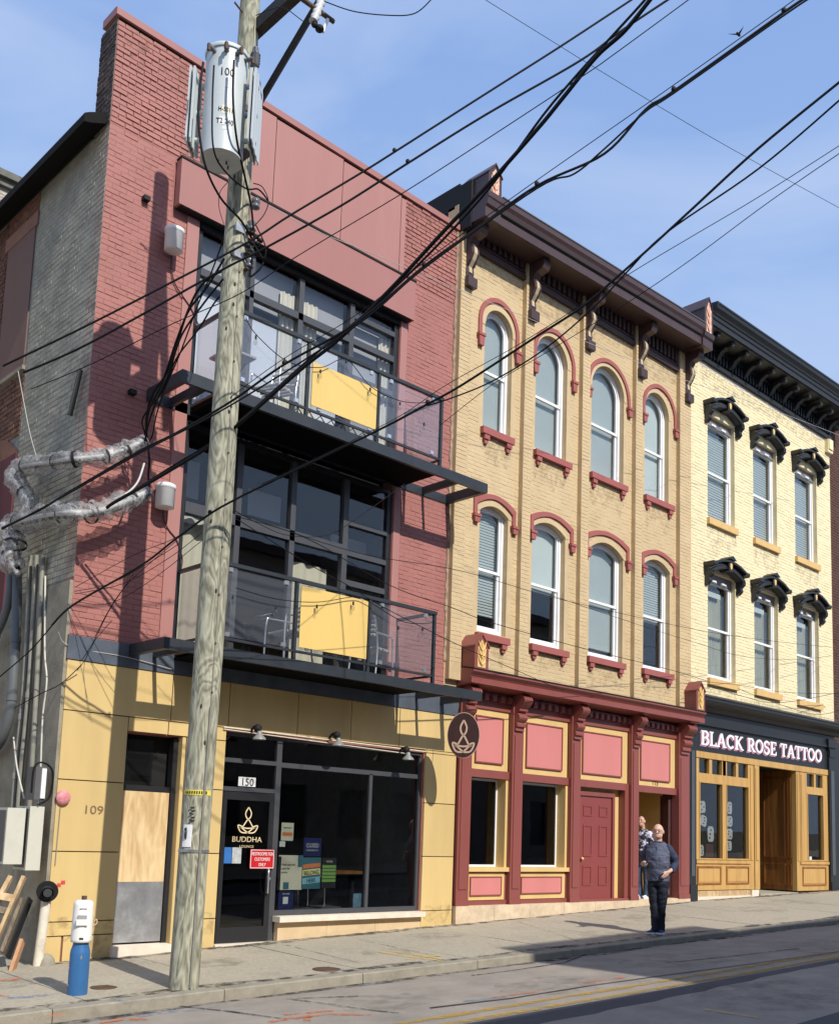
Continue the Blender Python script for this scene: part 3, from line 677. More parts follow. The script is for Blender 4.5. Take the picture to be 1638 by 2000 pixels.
# recessed plywood door
m = MB(); m.box(6.41, 7.25, .26, .5, .0, 2.87); m.build('door_recess', DARK, RB)
dr = MB(); dr.box(6.42, 7.12, .10, .13, .955, 2.12); dr = dr.build('door', PLY, RB, label='bare plywood sheet standing in for a door leaf')
m = MB(); m.box(6.42, 7.12, .095, .125, .19, .953); m.build('kick_plate', GALV, dr)
m = MB(); m.box(6.41, 7.2, .10, .16, 2.13, 2.2); m.box(7.13, 7.2, .08, .2, .17, 2.86); m.build('door_frame', FRAME, RB)
m = MB(); m.box(7.2, 7.25, -.02, .24, .17, 2.87); m.build('jamb', TAN, RB)
m = MB(); m.box(6.415, 6.9, .2, .205, 2.25, 2.8); m.build('transom_pane', GLD, RB)
m = MB(); m.box(6.36, 7.3, -.1, .26, -.1, .165); m.build('doorstep', STONE, RB)
# storefront
SF = MB(); Y0, Y1 = .06, .14
for b in ((7.88, 7.915, Y0, Y1, .1, 3.02), (11.66, 11.71, Y0, Y1, .47, 3.02), (8.81, 8.90, Y0, Y1, .1, 3.02), (10.6, 10.66, Y0, Y1, .54, 2.60), (7.915, 8.81, Y0, Y1, 2.60, 2.66), (8.90, 11.66, Y0, Y1, 2.585, 2.655),
          (7.915, 8.81, Y0, Y1, 2.97, 3.02), (8.90, 11.66, Y0, Y1, 2.97, 3.02), (8.90, 11.66, Y0, Y1, .47, .54), (7.915, 8.81, Y0, Y1, 2.2, 2.26)): SF.box(*b)
SFo = SF.build('storefront_window', FRAME2, RB)
for a, b, c_, d_ in ((7.915, 8.81, 2.66, 2.97), (7.915, 8.81, 2.26, 2.6), (8.9, 11.66, 2.655, 2.97), (8.9, 10.6, .54, 2.585), (10.66, 11.66, .54, 2.585)):
    m = MB(); m.box(a, b, .1, .106, c_, d_); m.build('pane', GLD, SFo)
d = MB()
for b in ((7.93, 8.0, .05, .1, .12, 2.19), (8.72, 8.80, .05, .1, .12, 2.19), (8.0, 8.72, .05, .1, 2.08, 2.19), (8.0, 8.72, .05, .1, .12, .33)): d.box(*b)
DO = d.build('door', FRAME, RB)
m = MB(); m.box(8.0, 8.72, .07, .076, .33, 2.08); m.build('pane', GLD, DO)
m = MB(); m.tube(smoothpath([(8.755, .05, 1.12), (8.72, -.01, 1.11), (8.715, -.02, .95), (8.72, -.01, .8), (8.755, .05, .79)], 3), .012); m.build('handle', ALU, DO)
m = MB(); m.lathe((8.77, .045, .99), [(.025, 0), (.025, .01)], 12, 'y'); m.build('lock', ALU, DO)
def strokes(name, mat, parent, lines, wd, y, ox, oz, sx, sz, depth=.004):
    m = MB()
    for ln in lines:
        p = smoothpath([(ox+a*sx, 0, oz+b*sz) for a, b in ln], 5) if len(ln) > 2 else [Vector((ox+a*sx, 0, oz+b*sz)) for a, b in ln]
        v = []
        for i, q in enumerate(p):
            t = p[min(i+1, len(p)-1)]-p[max(i-1, 0)]; nn = Vector((-t.z, 0, t.x)).normalized()*wd/2
            v += [(q.x-nn.x, q.z-nn.z), (q.x+nn.x, q.z+nn.z)]
        n = len(p)
        m.ring([v[2*i+1] for i in range(n)], [v[2*i] for i in range(n)], y, y+depth)
    return m.build(name, mat, parent)
# seated figure made of loops, unit box -1..1 x 0..2.2
FIG = [[(0, 2.2), (-.28, 1.75), (-.2, 1.35), (.1, 1.1), (.5, .55)], [(0, 2.2), (.28, 1.75), (.2, 1.35), (-.1, 1.1), (-.5, .55)],
       [(-.5, .55), (-1, .65), (-.75, .15), (-.3, .03), (.1, .12), (.5, .4), (.8, .5)], [(.5, .55), (1, .65), (.75, .15), (.3, .03), (-.1, .12), (-.55, .4), (-.8, .5)], [(-.8, .5), (0, .42), (.8, .5)]]
strokes('emblem', LOGO, DO, FIG, .016, .04, 8.36, 1.62, .165, .165)
text('BUDDHA', .105, 8.36, .045, 1.50, LOGO, 'lettering', DO, .003, 1.15)
text('LOUNGE', .05, 8.36, .045, 1.42, LOGO, 'lettering', DO, .003, 1.2)
m = MB(); m.box(8.17, 8.46, .055, .062, 2.275, 2.405); b_ = m.build('number_plate', PAPERW, SFo)
text('150', .15, 8.315, .05, 2.285, INK, 'numerals', b_, .003, 1.0)
rs = MB(); rs.box(8.42, 8.83, .03, .036, 1.13, 1.40); rso = rs.build('notice', REDS, DO)
strokes('border', PAPERW, rso, [[(0, 0), (1, 0)], [(1, 0), (1, 1)], [(1, 1), (0, 1)], [(0, 1), (0, 0)]], .008, .026, 8.43, 1.14, .39, .25)
for i, s_ in enumerate(('RESTROOMS FOR', 'CUSTOMERS', 'ONLY')): text(s_, .065, 8.625, .027, 1.315-i*.075, PAPERW, 'lettering', rso, .003, .72)
m = MB(); m.box(8.01, 8.13, .062, .066, 1.2, 1.42); m.build('sticker', BLUES, DO)
m = MB(); m.box(8.14, 8.29, .062, .066, 1.2, 1.42); m.build('sticker', M('pale_photo_print', (.4, .42, .42), .6, .3, 12), DO)
# stone under the window
m = MB(); m.box(8.87, 11.73, -.13, .05, .385, .465); m.build('stone_sill', STONE, RB)
for a, b in ((8.91, 9.8), (9.8, 10.75), (10.75, 11.715)):
    m = MB(); m.box(a+.002, b-.002, -.03, .06, -.1, .383); m.build('stone_slab', STONE2, RB)
m = MB(); m.box(7.88, 8.9, -.04, .2, -.1, .115); m.build('threshold', STONE, RB)
# posters behind glass
def poster(name, x0_, x1_, z0_, z1_, mat, y=.15, parent=SFo, **k):
    m = MB(); m.box(x0_, x1_, y, y+.004, z0_, z1_); return m.build(name, mat, parent, **k)
p = poster('poster', 9.02, 9.24, 1.53, 1.79, PAPERC); poster('print', 9.04, 9.22, 1.60, 1.65, ORG, .147, p); poster('print', 9.06, 9.2, 1.71, 1.722, INK, .147, p)
poster('sticker', 9.0, 9.1, 1.44, 1.52, PAPERW)
p = poster('closed_sign', 9.44, 9.77, 1.31, 1.58, NAVY); text('CLOSED', .085, 9.605, .147, 1.44, PAPERW, 'lettering', p, .002, .75); text('COME BACK AT 5', .035, 9.6, .147, 1.385, PAPERW, 'lettering', p, .002, .8)
p = poster('poster', 9.0, 9.44, .82, 1.32, PAPERC)
poster('print', 9.0, 9.045, .82, 1.30, INK, .147, p); poster('print', 9.35, 9.44, 1.15, 1.32, TEAL, .147, p); poster('print', 9.1, 9.2, .83, .93, TEAL, .147, p)
text('Grand open and', .045, 9.06, .147, 1.17, INK, 'lettering', p, .002, .8, 'LEFT'); text('super fast', .045, 9.06, .147, 1.115, INK, 'lettering', p, .002, .8, 'LEFT'); text('service', .045, 9.06, .147, 1.06, INK, 'lettering', p, .002, .8, 'LEFT')
p = poster('poster', 9.43, 9.78, .83, 1.29, TEAL)
for a, b, mt in ((1.14, 1.20, ORG), (1.03, 1.12, YELS), (.91, 1.0, SKYB)):
    m = MB(); m.prism([(9.44, a-.015), (9.77, a+.015), (9.77, b+.015), (9.44, b-.015)], .146, .149); m.build('print', mt, p)
text('BELONG', .085, 9.605, .142, 1.04, INK, 'lettering', p, .002, .85, rot=.08); text('HERE', .085, 9.605, .142, .925, INK, 'lettering', p, .002, .85, rot=.08)
p = poster('poster', 9.80, 10.08, .84, 1.28, INK)
for i in range(5): poster('print', 9.81, 10.07, .93+i*.052, .97+i*.052, GRN, .147, p)
text('HOURS', .04, 9.94, .147, 1.22, PAPERW, 'lettering', p, .002, .9)
p = poster('poster', 9.03, 9.30, .54, .80, NAVY); poster('print', 9.11, 9.2, .62, .72, PAPERW, .147, p); text('Give thanks', .035, 9.16, .147, .755, PAPERW, 'lettering', p, .002, .8)
p = poster('poster', 10.44, 10.64, .54, .75, M('blue_flyer', (.15, .27, .36), .6, .5, 25))
# chairs and counter in the dim room
def bentchair(x_, y_, z_, mt, lb):
    t = thing('cafe_chair', lb, 'chair', (x_, y_, z_), 'metal chairs behind the dark shop window')
    m = MB(); m.tube(smoothpath([(x_-.2, y_, z_), (x_-.17, y_, z_+.45), (x_-.15, y_+.02, z_+.85), (x_, y_+.03, z_+.93), (x_+.15, y_+.02, z_+.85), (x_+.17, y_, z_+.45), (x_+.2, y_, z_)]), .012); m.build('back_frame', mt, t)
    m = MB(); m.box(x_-.19, x_+.19, y_-.4, y_, z_+.42, z_+.46); m.build('seat', mt, t)
    for s in (-1, 1):
        m = MB(); m.tube([(x_+s*.17, y_-.38, z_+.42), (x_+s*.2, y_-.42, z_)], .011); m.build('leg', mt, t)
bentchair(9.75, .85, .06, ALU, 'metal cafe chair behind the shop window, under the two paper posters')
bentchair(10.35, .95, .06, ALU, 'metal cafe chair behind the shop window, right of the green list poster')
t = thing('counter_table', 'long brown wooden counter table inside the dark shop window', 'table', (10.9, 1.6, .06))
m = MB(); m.box(10.3, 12.4 if False else 11.7, 1.4, 1.8, .98, 1.03); m.build('tabletop', OAKD, t)
for s in (10.4, 11.6):
    m = MB(); m.box(s-.03, s+.03, 1.55, 1.65, .06, .98); m.build('leg', FRAME, t)
# numerals 109 on panel
p = at(181, 1581); text('109', .15, p.x, -.021, p.z-.055, M('bronze_numeral', (.2, .13, .07), .5), 'numerals', RB, .012, 1.25)

# ------------------------------------------------------------------ balconies
def balcony(z0, z1, rz0, rz1, yz0, yz1, dz, lb):
    B_ = MB().box(6.32, 12.07, -.92, -.86, z0, z1).build('balcony', STEEL, RB, label=lb)
    def part(name, mat, *bs):
        m = MB()
        for b in bs: m.box(*b)
        return m.build(name, mat, B_)
    part('beam', STEEL, (6.32, 6.40, -.86, -.02, z0, z1)); part('beam', STEEL, (11.99, 12.07, -.86, -.02, z0, z1))
    part('beam', STEEL, (6.32, 12.07, -.02, .0 if z0 < 5 else -.012, z0, z1-.01))
    for x_ in (6.66, 11.42): part('joist', STEEL, (x_, x_+.05, -.86, -.02, z0+.02, z1-.02))
    part('deck', M('rusty_deck_edge', (.10, .06, .045), .8, .3, 6), (6.98, 10.96, -.855, -.025, z1-.05, z1-.012))
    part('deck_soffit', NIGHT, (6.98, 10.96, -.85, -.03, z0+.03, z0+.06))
    for i, x_ in enumerate((7.0, 8.31, 9.64, 10.97)):
        part('post', STEEL, (x_-.022, x_+.022, -.915, -.865, z1, rz1-.03))
    part('rail', STEEL, (6.978, 11.0, -.925, -.865, rz1-.03, rz1+.02)); part('rail', STEEL, (7.022, 10.95, -.905, -.875, rz0, rz0+.035))
    for x_ in (6.978, 10.955): part('rail', STEEL, (x_, x_+.045, -.865, -.0, rz1-.03, rz1+.02)); part('rail', STEEL, (x_+.01, x_+.035, -.865, -.0, rz0, rz0+.035))
    for a, b in ((7.04, 8.27), (8.35, 9.6), (9.68, 10.93)): part('glass_panel', GLB, (a, b, -.894, -.886, rz0+.05, rz1-.05))
    part('glass_panel', GLB, (7.0, 7.008, -.85, -.06, rz0+.05, rz1-.05)); part('glass_panel', GLB, (10.97, 10.978, -.85, -.06, rz0+.05, rz1-.05))
    part('board', YPAN, (8.37, 9.585, -.925, -.915, yz0, yz1))
    for a in (7.2, 8.1, 8.5, 9.45, 9.85, 10.75):
        for zz in (rz0+.05, rz1-.1): part('clamp', ALU, (a, a+.06, -.912, -.88, zz, zz+.055))
    return B_
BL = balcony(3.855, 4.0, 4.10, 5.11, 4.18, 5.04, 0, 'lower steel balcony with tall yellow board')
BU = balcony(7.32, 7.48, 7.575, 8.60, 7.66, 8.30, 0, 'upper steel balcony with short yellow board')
# truss brackets under the upper rail
m = MB()
for k in range(7):
    a = 8.1+k*.2; m.tube([(a, -.88, 7.49), (a+.08, -.88, 7.57), (a+.16, -.88, 7.49)], .009, 5)
m.build('lattice', STEEL, BU)
def alchair(x_, y_, z_, rz, lb):
    t = thing('aluminium_chair', lb, 'chair', (x_, y_, z_))
    c_, s_ = math.cos(rz), math.sin(rz)
    def T(a, b, c): return (x_+a*c_-b*s_, y_+a*s_+b*c_, z_+c)
    for s in (-1, 1):
        m = MB(); m.tube(smoothpath([T(s*.24, .25, 0), T(s*.23, .2, .45), T(s*.22, .28, .85), T(s*.2, .29, .9)]), .014); m.build('back_leg', ALU, t)
        m = MB(); m.tube(smoothpath([T(s*.25, -.25, 0), T(s*.24, -.24, .6), T(s*.24, -.15, .66), T(s*.23, .24, .66)]), .014); m.build('leg', ALU, t)
    m = MB(); m.tube([T(-.2, .29, .9), T(.2, .29, .9)], .014); m.build('top_rail', ALU, t)
    for k in range(4):
        m = MB(); m.tube([T(-.22, .27-.0, .62+k*.07), T(.22, .27, .62+k*.07)], .024, 6); m.build('slat', M('slat_grey', (.45, .43, .38), .5) if k == 0 else bpy.data.materials['slat_grey'], t)
    for k in range(5):
        m = MB(); m.tube([T(-.22, -.2+k*.09, .44), T(.22, -.2+k*.09, .44)], .024, 6); m.build('slat', bpy.data.materials['slat_grey'], t)
alchair(10.1, -.42, 4.0, 1.9, 'aluminium slatted chair on the lower balcony at the right of the yellow board')
alchair(8.55, -.45, 4.0, -1.6, 'aluminium chair on the lower balcony partly hidden by the yellow board')
alchair(8.1, -.4, 7.48, -1.2, 'aluminium chair on the upper balcony behind the glass left of the yellow board')
t = thing('folding_table', 'grey folding table on the upper balcony behind the glass near the pole', 'table', (7.45, -.4, 7.48))
m = MB(); m.box(7.15, 7.6, -.65, -.15, 8.15, 8.18); m.build('tabletop', SHADE, t)
for s in (-1, 1):
    m = MB(); m.tube([(7.4-.18*s, -.4, 7.48), (7.4+.18*s, -.4, 8.15)], .015); m.build('leg', FRAME, t)
def stringlight(px, bulbs, lb, y=-.98):
    t = thing('string_light', lb, 'string light', at(*px[0], y), 'string lights on the balcony railings')
    m = MB(); m.tube(smoothpath([at(u, v, y) for u, v in px]), .006, 6); m.build('wire', CABLE, t)
    for u, v in bulbs:
        p = at(u, v, y); m = MB(); m.lathe((p.x, p.y, p.z-.05), [(.008, .05), (.014, .045), (.014, 0)], 10); so_ = m.build('socket', BLK, t)
        m = MB(); m.lathe((p.x, p.y, p.z-.14), [(.005, 0), (.022, .02), (.026, .045), (.014, .09)], 10); m.build('bulb', GLC, so_)
stringlight([(460, 1148), (540, 1170), (620, 1176), (690, 1166), (720, 1175), (790, 1215), (850, 1216)], [(455, 1163), (539, 1184), (619, 1181), (690, 1175), (778, 1223), (825, 1226)], 'string of clear bulbs sagging along the lower balcony railing')
stringlight([(480, 620), (500, 653), (560, 705), (625, 718), (676, 702), (724, 755), (782, 783), (835, 786), (865, 776)], [(500, 655), (556, 700), (626, 722), (676, 703), (723, 757), (781, 785), (835, 786), (828, 825)], 'string of clear bulbs looping across the upper balcony railing')

# wall lamps, bell and fittings
def domelamp(u, v, lb, wire):
    p = at(u, v, -.16); t = thing('wall_antenna', lb, 'wall fixture', (p.x, p.y, p.z-.17), 'white drum fixtures on the red brick wall')
    m = MB(); m.lathe((p.x, p.y, p.z-.16), [(.08, 0), (.125, .01), (.125, .26), (.135, .265), (.135, .315), (.11, .33), (.05, .335)], 24); m.build('drum', LAMPW, t)
    m = MB(); m.box(p.x-.03, p.x+.03, -.1, -.01, p.z-.05, p.z+.05); m.build('bracket', GALV, t)
    m = MB(); m.tube(smoothpath([at(a, b, -.03) for a, b in wire]), .009, 6); m.build('wire', CABR, t)
domelamp(340, 470, 'white drum fixture on the red brick wall beside the upper windows', [(336, 495), (335, 525), (345, 560), (372, 600), (390, 640)])
domelamp(323, 970, 'white drum fixture on the red brick wall between the two balconies', [(319, 993), (320, 1015), (330, 1035), (345, 1055), (356, 1090), (352, 1120)])
for i, (u, v) in enumerate(((507, 1432), (661, 1445), (797, 1473))):
    p = at(u, v, -.25)
    t = thing('gooseneck_lamp', ['leftmost of the three shaded spot lamps over the dark shop window', 'middle of the three shaded spot lamps over the dark shop window', 'rightmost of the three shaded spot lamps, in the sun over the shop window'][i], 'lamp', (p.x, 0, p.z-.1), 'spot lamps over the shop window')
    m = MB(); m.lathe((p.x, p.y, p.z-.09), [(.095, 0), (.088, .025), (.04, .07), (.03, .12)], 18); m.build('lamp_shade', M('lamp_enamel', (.25, .25, .24), .4) if i == 0 else bpy.data.materials['lamp_enamel'], t)
    m = MB(); m.tube(smoothpath([(p.x, -.02, p.z+.02), (p.x, -.12, p.z+.1), (p.x, -.25, p.z+.06), (p.x, -.25, p.z+.02)]), .018); m.sphere((p.x, -.2, p.z+.07), .06); m.build('arm', BLK, t)
m = MB(); m.tube([at(437, 1420, -.04), at(830, 1468, -.04)], .012, 6); m.tube([at(437, 1424, -.04), at(795, 1472, -.04)], .008, 6); m.build('conduit', PIPEC, RB)
p = at(125, 1558, -.06); t = thing('alarm_bell', 'round faded pink alarm bell on the tan panel beside the house number', 'bell', (p.x, 0, p.z-.1))
m = MB(); m.lathe((p.x, -.02, p.z), [(.06, 0), (.092, .02), (.088, .04), (.04, .055), (.015, .06)], 20, 'y'); m.build('gong', BELLR, t)
m = MB(); m.tube([(p.x-.02, -.03, p.z-.12), (at(108, 1690, -.03))], .006, 5); m.build('wire', PVC, t)
for (u, v) in ((286, 388), (259, 766)):
    p = at(u, v, -.05); m = MB(); m.box(p.x-.045, p.x+.045, -.09, .0, p.z-.03, p.z+.03); m.build('vent', BLK, RB)

# oval blade sign
c0 = at(905, 1436, -.85); t = thing('hanging_sign', 'dark brown oval hanging sign with a pale looped figure emblem below the balcony end', 'sign', (c0.x, c0.y, c0.z-.4))
ca, sa = math.cos(R(50)), math.sin(R(50))
def oval(n, rx_, rz_, off, mat, name, thick):
    # board faces the camera side, turned 50 degrees
    m = MB(); nx, ny = -math.sin(R(50)), -math.cos(R(50)); tx, ty = ca, -sa
    tx, ty = math.cos(R(50)), -math.sin(R(50)); nx, ny = -math.sin(R(50)), -math.cos(R(50))
    v = []
    for s in (off, off-thick):
        for k in range(n):
            q = 2*math.pi*k/n; a, b = rx_*math.cos(q), rz_*math.sin(q)
            v.append((c0.x+tx*a+nx*s, c0.y+ty*a+ny*s, c0.z+b))
    m.add(v, [tuple(range(n)), tuple(range(2*n-1, n-1, -1))]+[(k, k+n, (k+1) % n+n, (k+1) % n) for k in range(n)])
    return m.build(name, mat, t)
LOGO2 = M('dull_pinkish_gold', (.48, .33, .24), .5)
oval(40, .258, .366, .012, LOGO2, 'rim', .024); oval(40, .248, .355, .018, SIGNB, 'board', .036)
def logo3d():
    m = MB(); tx, ty = math.cos(R(50)), -math.sin(R(50)); nx, ny = -math.sin(R(50)), -math.cos(R(50))
    for ln in FIG:
        p = smoothpath([(a*.17, 0, (b-1.1)*.235) for a, b in ln], 5)
        v = []
        for i, q in enumerate(p):
            tt = p[min(i+1, len(p)-1)]-p[max(i-1, 0)]; nn = Vector((-tt.z, 0, tt.x)).normalized()*.014
            for s in (-1, 1):
                a, b = q.x+s*nn.x, q.z+s*nn.z
                v.append((c0.x+tx*a+nx*.021, c0.y+ty*a+ny*.021, c0.z-.02+b))
        m.add(v, [(2*i, 2*i+1, 2*i+3, 2*i+2) for i in range(len(p)-1)])
    m.build('emblem', LOGO2, t)
logo3d()
m = MB()
for a in (-.08, .06): m.tube([(c0.x+a, c0.y-a*.8, c0.z+.34), (c0.x+a+.03, c0.y+.02, c0.z+.62)], .006, 5)
m.build('hanger', BLK, t)

# ================================================================== YELLOW BUILDING
YB = thing('yellow_brick_building', 'yellow painted brick building with dark brown cornice, red window hoods and oxblood storefront', 'building', (12.12, 0, .2))
WY = [  # x0, x1, spring(arch), rise, hood outer x0,x1,top, foot top, foot bottom
    (12.87, 13.62, 10.93, .37, 12.68, 13.78, 11.52, 10.68, 10.45), (14.31, 15.26, 10.90, .475, 14.20, 15.48, 11.55, 10.68, 10.46),
    (16.05, 17.16, 10.84, .555, 15.87, 17.36, 11.56, 10.73, 10.53), (17.92, 18.84, 10.96, .46, 17.81, 19.12, 11.63, 10.79, 10.60)]
WZ = [(12.87, 13.62, 7.44, .13, 12.69, 13.80, 7.78, 7.32, 7.17), (14.30, 15.28, 7.46, .17, 14.22, 15.50, 7.84, 7.37, 7.2),
      (16.05, 17.18, 7.44, .21, 15.90, 17.36, 7.88, 7.42, 7.23), (17.91, 18.90, 7.50, .18, 17.81, 19.10, 7.89, 7.44, 7.25)]
yops = [arch(a, b, 8.98, s, r) for a, b, s, r, *_ in WY]+[arch(a, b, 5.25, s, r) for a, b, s, r, *_ in WZ]
m = MB(); holed(m, 12.1, 19.6, 4.2, 12.9, .0, .26, yops); YW = m.build('wall', YELJ, YB)
m = MB(); m.box(12.11, 12.3, .26, 9, 0, 12.85); m.box(19.4, 19.59, .26, 9, 0, 12.85); m.box(12.3, 19.4, 8.8, 9, 0, 12.8); m.build('side_wall', OLDJ, YB)
m = MB(); m.box(12.3, 19.4, .27, 8.8, 3.9, 4.2); m.box(12.3, 19.4, .27, 8.8, 8.1, 8.4); m.box(12.3, 19.4, .27, 8.8, 12.5, 12.8); m.box(12.3, 19.4, .27, 8.8, .2, .5)
m.box(12.3, 19.4, 2.2, 2.3, 4.2, 8.1); m.box(12.3, 19.4, 2.2, 2.3, 8.4, 12.5); m.box(12.3, 19.4, 3.2, 3.3, .5, 3.9); m.build('interior', DARK, YB)
m = MB(); m.box(12.1, 19.6, .1, 9, 12.85, 12.95); m.build('roof', BLK, YB)
bricks(YW, 12.3, 19.2, 4.62, 12.3, 0., yops, YEL, nind=300, d=.0032, pad=.11, jit=.8, e=.006)
PIL = [(12.12, 12.40, 4.5), (13.88, 14.12, 4.5), (15.63, 15.87, 4.5), (17.455, 17.70, 4.5), (19.14, 19.59, 4.5)]
for a, b, zb in PIL:
    m = MB(); m.box(a, b, -.10, -.0, 4.3, 12.9); po = m.build('pilaster', YELJ, YB)
    bricks(po, a+.004, b-.004, 4.6, 12.3, -.10, [], YEL, nind=0 if a > 13 else 60, d=.005, L=.22 if b-a < .3 else .215, jit=.4)
m = MB(); z = 4.6; jg = random.Random(9)
while z < 12.3:
    h_ = jg.uniform(.05, .16); m.box(12.075-jg.uniform(0, .025), 12.121, -.018, 0, z, z+h_); z += h_
m.build('caulk_joint', M('flaking_caulk', (.30, .22, .15), .8, .6, 8), YB)
# voussoir band round each opening
for a, b, s, r, *_ in WY+WZ:
    c_, h = (a+b)/2, (b-a)/2
    z0_ = s-.02
    o_ = [(a-.1, z0_)]+arc(a-.1, b+.1, s, r+.1)+[(b+.1, z0_)]; i_ = [(a, z0_)]+arc(a, b, s, r)+[(b, z0_)]
    MB().ring(o_, i_, -.008, 0).build('arch_band', YEL, YB)
def sash(parent, a, b, zb, sp, rise, rail, style, y=.11, name='window', cap=None):
    f = .055
    o_ = [(a, zb)]+arc(a, b, sp, rise)+[(b, zb)]; i_ = [(a+f, zb)]+arc(a+f, b-f, sp, max(rise-f, .02))+[(b-f, zb)]
    m = MB(); m.ring(o_, i_, y, y+.09); m.box(a+f, b-f, y, y+.09, zb, zb+.07)
    W_ = m.build(name, WHITE, parent)
    f2 = f+.045
    i2 = [(a+f2, rail)]+arc(a+f2, b-f2, sp, max(rise-f2, .015))+[(b-f2, rail)]; o2 = [(a+f, rail)]+arc(a+f, b-f, sp, max(rise-f, .02))+[(b-f, rail)]
    m = MB(); m.ring(o2, i2, y+.02, y+.06); m.box(a+f2, b-f2, y+.015, y+.06, rail, rail+.05); m.build('sash', WHITE, W_)
    m = MB(); m.box(a+f, a+f2, y+.045, y+.085, zb+.07, rail); m.box(b-f2, b-f, y+.045, y+.085, zb+.07, rail); m.box(a+f2, b-f2, y+.045, y+.085, zb+.07, zb+.13); m.build('sash', WHITE, W_)
    pts = [(a+f2, rail+.05)]+arc(a+f2, b-f2, sp, max(rise-f2, .015))+[(b-f2, rail+.05)]
    MB().prism(pts, y+.035, y+.04).build('pane', GL, W_)
    MB().box(a+f2, b-f2, y+.065, y+.07, zb+.13, rail).build('pane', GL, W_)
    top = sp+rise-.05; yy = y+.13
    if style[0] in 'bBw':                 # blind down to z
        z = top; zb_ = style[1]; m = MB()
        tilt = .016 if style[0] == 'b' else .012
        while z > zb_:
            hh = .026 if style[0] == 'b' else .036 if style[0] == 'w' else .034
            m.add([(a+.04, yy+.012, z-hh), (b-.04, yy+.012, z-hh), (b-.04, yy, z), (a+.04, yy, z)], [(0, 1, 2, 3)]); z -= .030 if style[0] == 'b' else .062 if style[0] == 'w' else .052
        m.build('blind', BLIND, W_, kind='stuff')
        MB().box(a+.02, b-.02, yy+.03, yy+.034, zb_, top).build('blind_backing', BLINDB, W_)
    if style[0] == 's': MB().box(a+.03, b-.03, yy, yy+.004, style[1], top).build('roller_shade', SHADEG, W_)
    if style[0] == 'c':
        wavy(a+.02, a+(b-a)*.33, yy+.05, zb+.1, top, .02, .1, CURT, 'curtain', W_)
        wavy(a+(b-a)*.3, b-.02, yy+.09, zb+.1, top, .015, .12, CURTG, 'curtain', W_)
        MB().box(a+.15, b-.25, yy, yy+.004, top-.22, top-.1).build('blind', SHADEG, W_)
    return W_
st = [('b', 9.05), ('b', 9.05), ('b', 9.05), ('s', 9.05)]; st2 = [('B', 5.6), ('s', 6.3), ('b', 5.5), ('B', 6.35)]
for i, (a, b, s, r, *_) in enumerate(WY): sash(YB, a, b, 8.96, s, r, 10.08, st[i])
for i, (a, b, s, r, *_) in enumerate(WZ): sash(YB, a, b, 5.26, s, r, 6.38+.01*i, st2[i])
MB().box(16.1, 17.1, .34, .345, 5.35, 6.3).build('roller_shade', SHADEG, YB)
def hoodmould(a, b, top, ft, fb, op, semi):
    t_ = .085; m = MB()
    h = (b-a)/2
    if semi:
        rise = h; sp = top-rise
        o_ = [(a, ft)]+arc(a, b, sp, rise, 24)+[(b, ft)]; i_ = [(a+t_, ft)]+arc(a+t_, b-t_, sp, rise-t_, 24)+[(b-t_, ft)]
    else:
        rise = .17; sp = top-rise
        o_ = [(a, ft)]+arc(a, b, sp, rise, 14)+[(b, ft)]; i_ = [(a+t_, ft)]+arc(a+t_, b-t_, sp-t_, rise, 14)+[(b-t_, ft)]
    m.ring(o_, i_, -.035, 0)
    H_ = m.build('hood_mould', HOOD, YB)
    for xa in (a-.03, b-t_-.04):
        m = MB(); m.box(xa, xa+.17, -.085, 0, ft-.05, ft); m.prism([(xa+.015, ft-.05), (xa+.155, ft-.05), (xa+.14, fb), (xa+.03, fb)], -.07, 0); m.build('label_stop', HOOD, H_)
def sill(a, b, z0_, z1_, zbr):
    m = MB(); m.box(a, b, -.09, .1, z0_, z1_); S_ = m.build('sill', HOOD, YB)
    for xa in (a+.06, b-.06-.13):
        m = MB(); m.box(xa, xa+.13, -.075, 0, z0_-.09, z0_); m.prism([(xa+.015, z0_-.09), (xa+.115, z0_-.09), (xa+.105, zbr), (xa+.025, zbr)], -.05, 0); m.build('sill_bracket', HOOD, S_)
for (a, b, s, r, ha, hb, ht, ft, fb) in WY: hoodmould(ha, hb, ht, ft, fb, (a, b), True)
for (a, b, s, r, ha, hb, ht, ft, fb) in WZ: hoodmould(ha, hb, ht, ft, fb, (a, b), False)
for a, b, z0_, z1_, zb in ((12.81, 13.66, 8.83, 8.955, 8.66), (14.27, 15.36, 8.84, 8.955, 8.67), (16.0, 17.22, 8.865, 8.985, 8.69), (17.88, 18.98, 8.88, 9.0, 8.71),
                           (12.81, 13.66, 5.09, 5.21, 4.94), (14.26, 15.36, 5.11, 5.23, 4.96), (15.98, 17.2, 5.13, 5.25, 4.98), (17.84, 18.96, 5.14, 5.26, 4.99)): sill(a, b, z0_, z1_, zb)
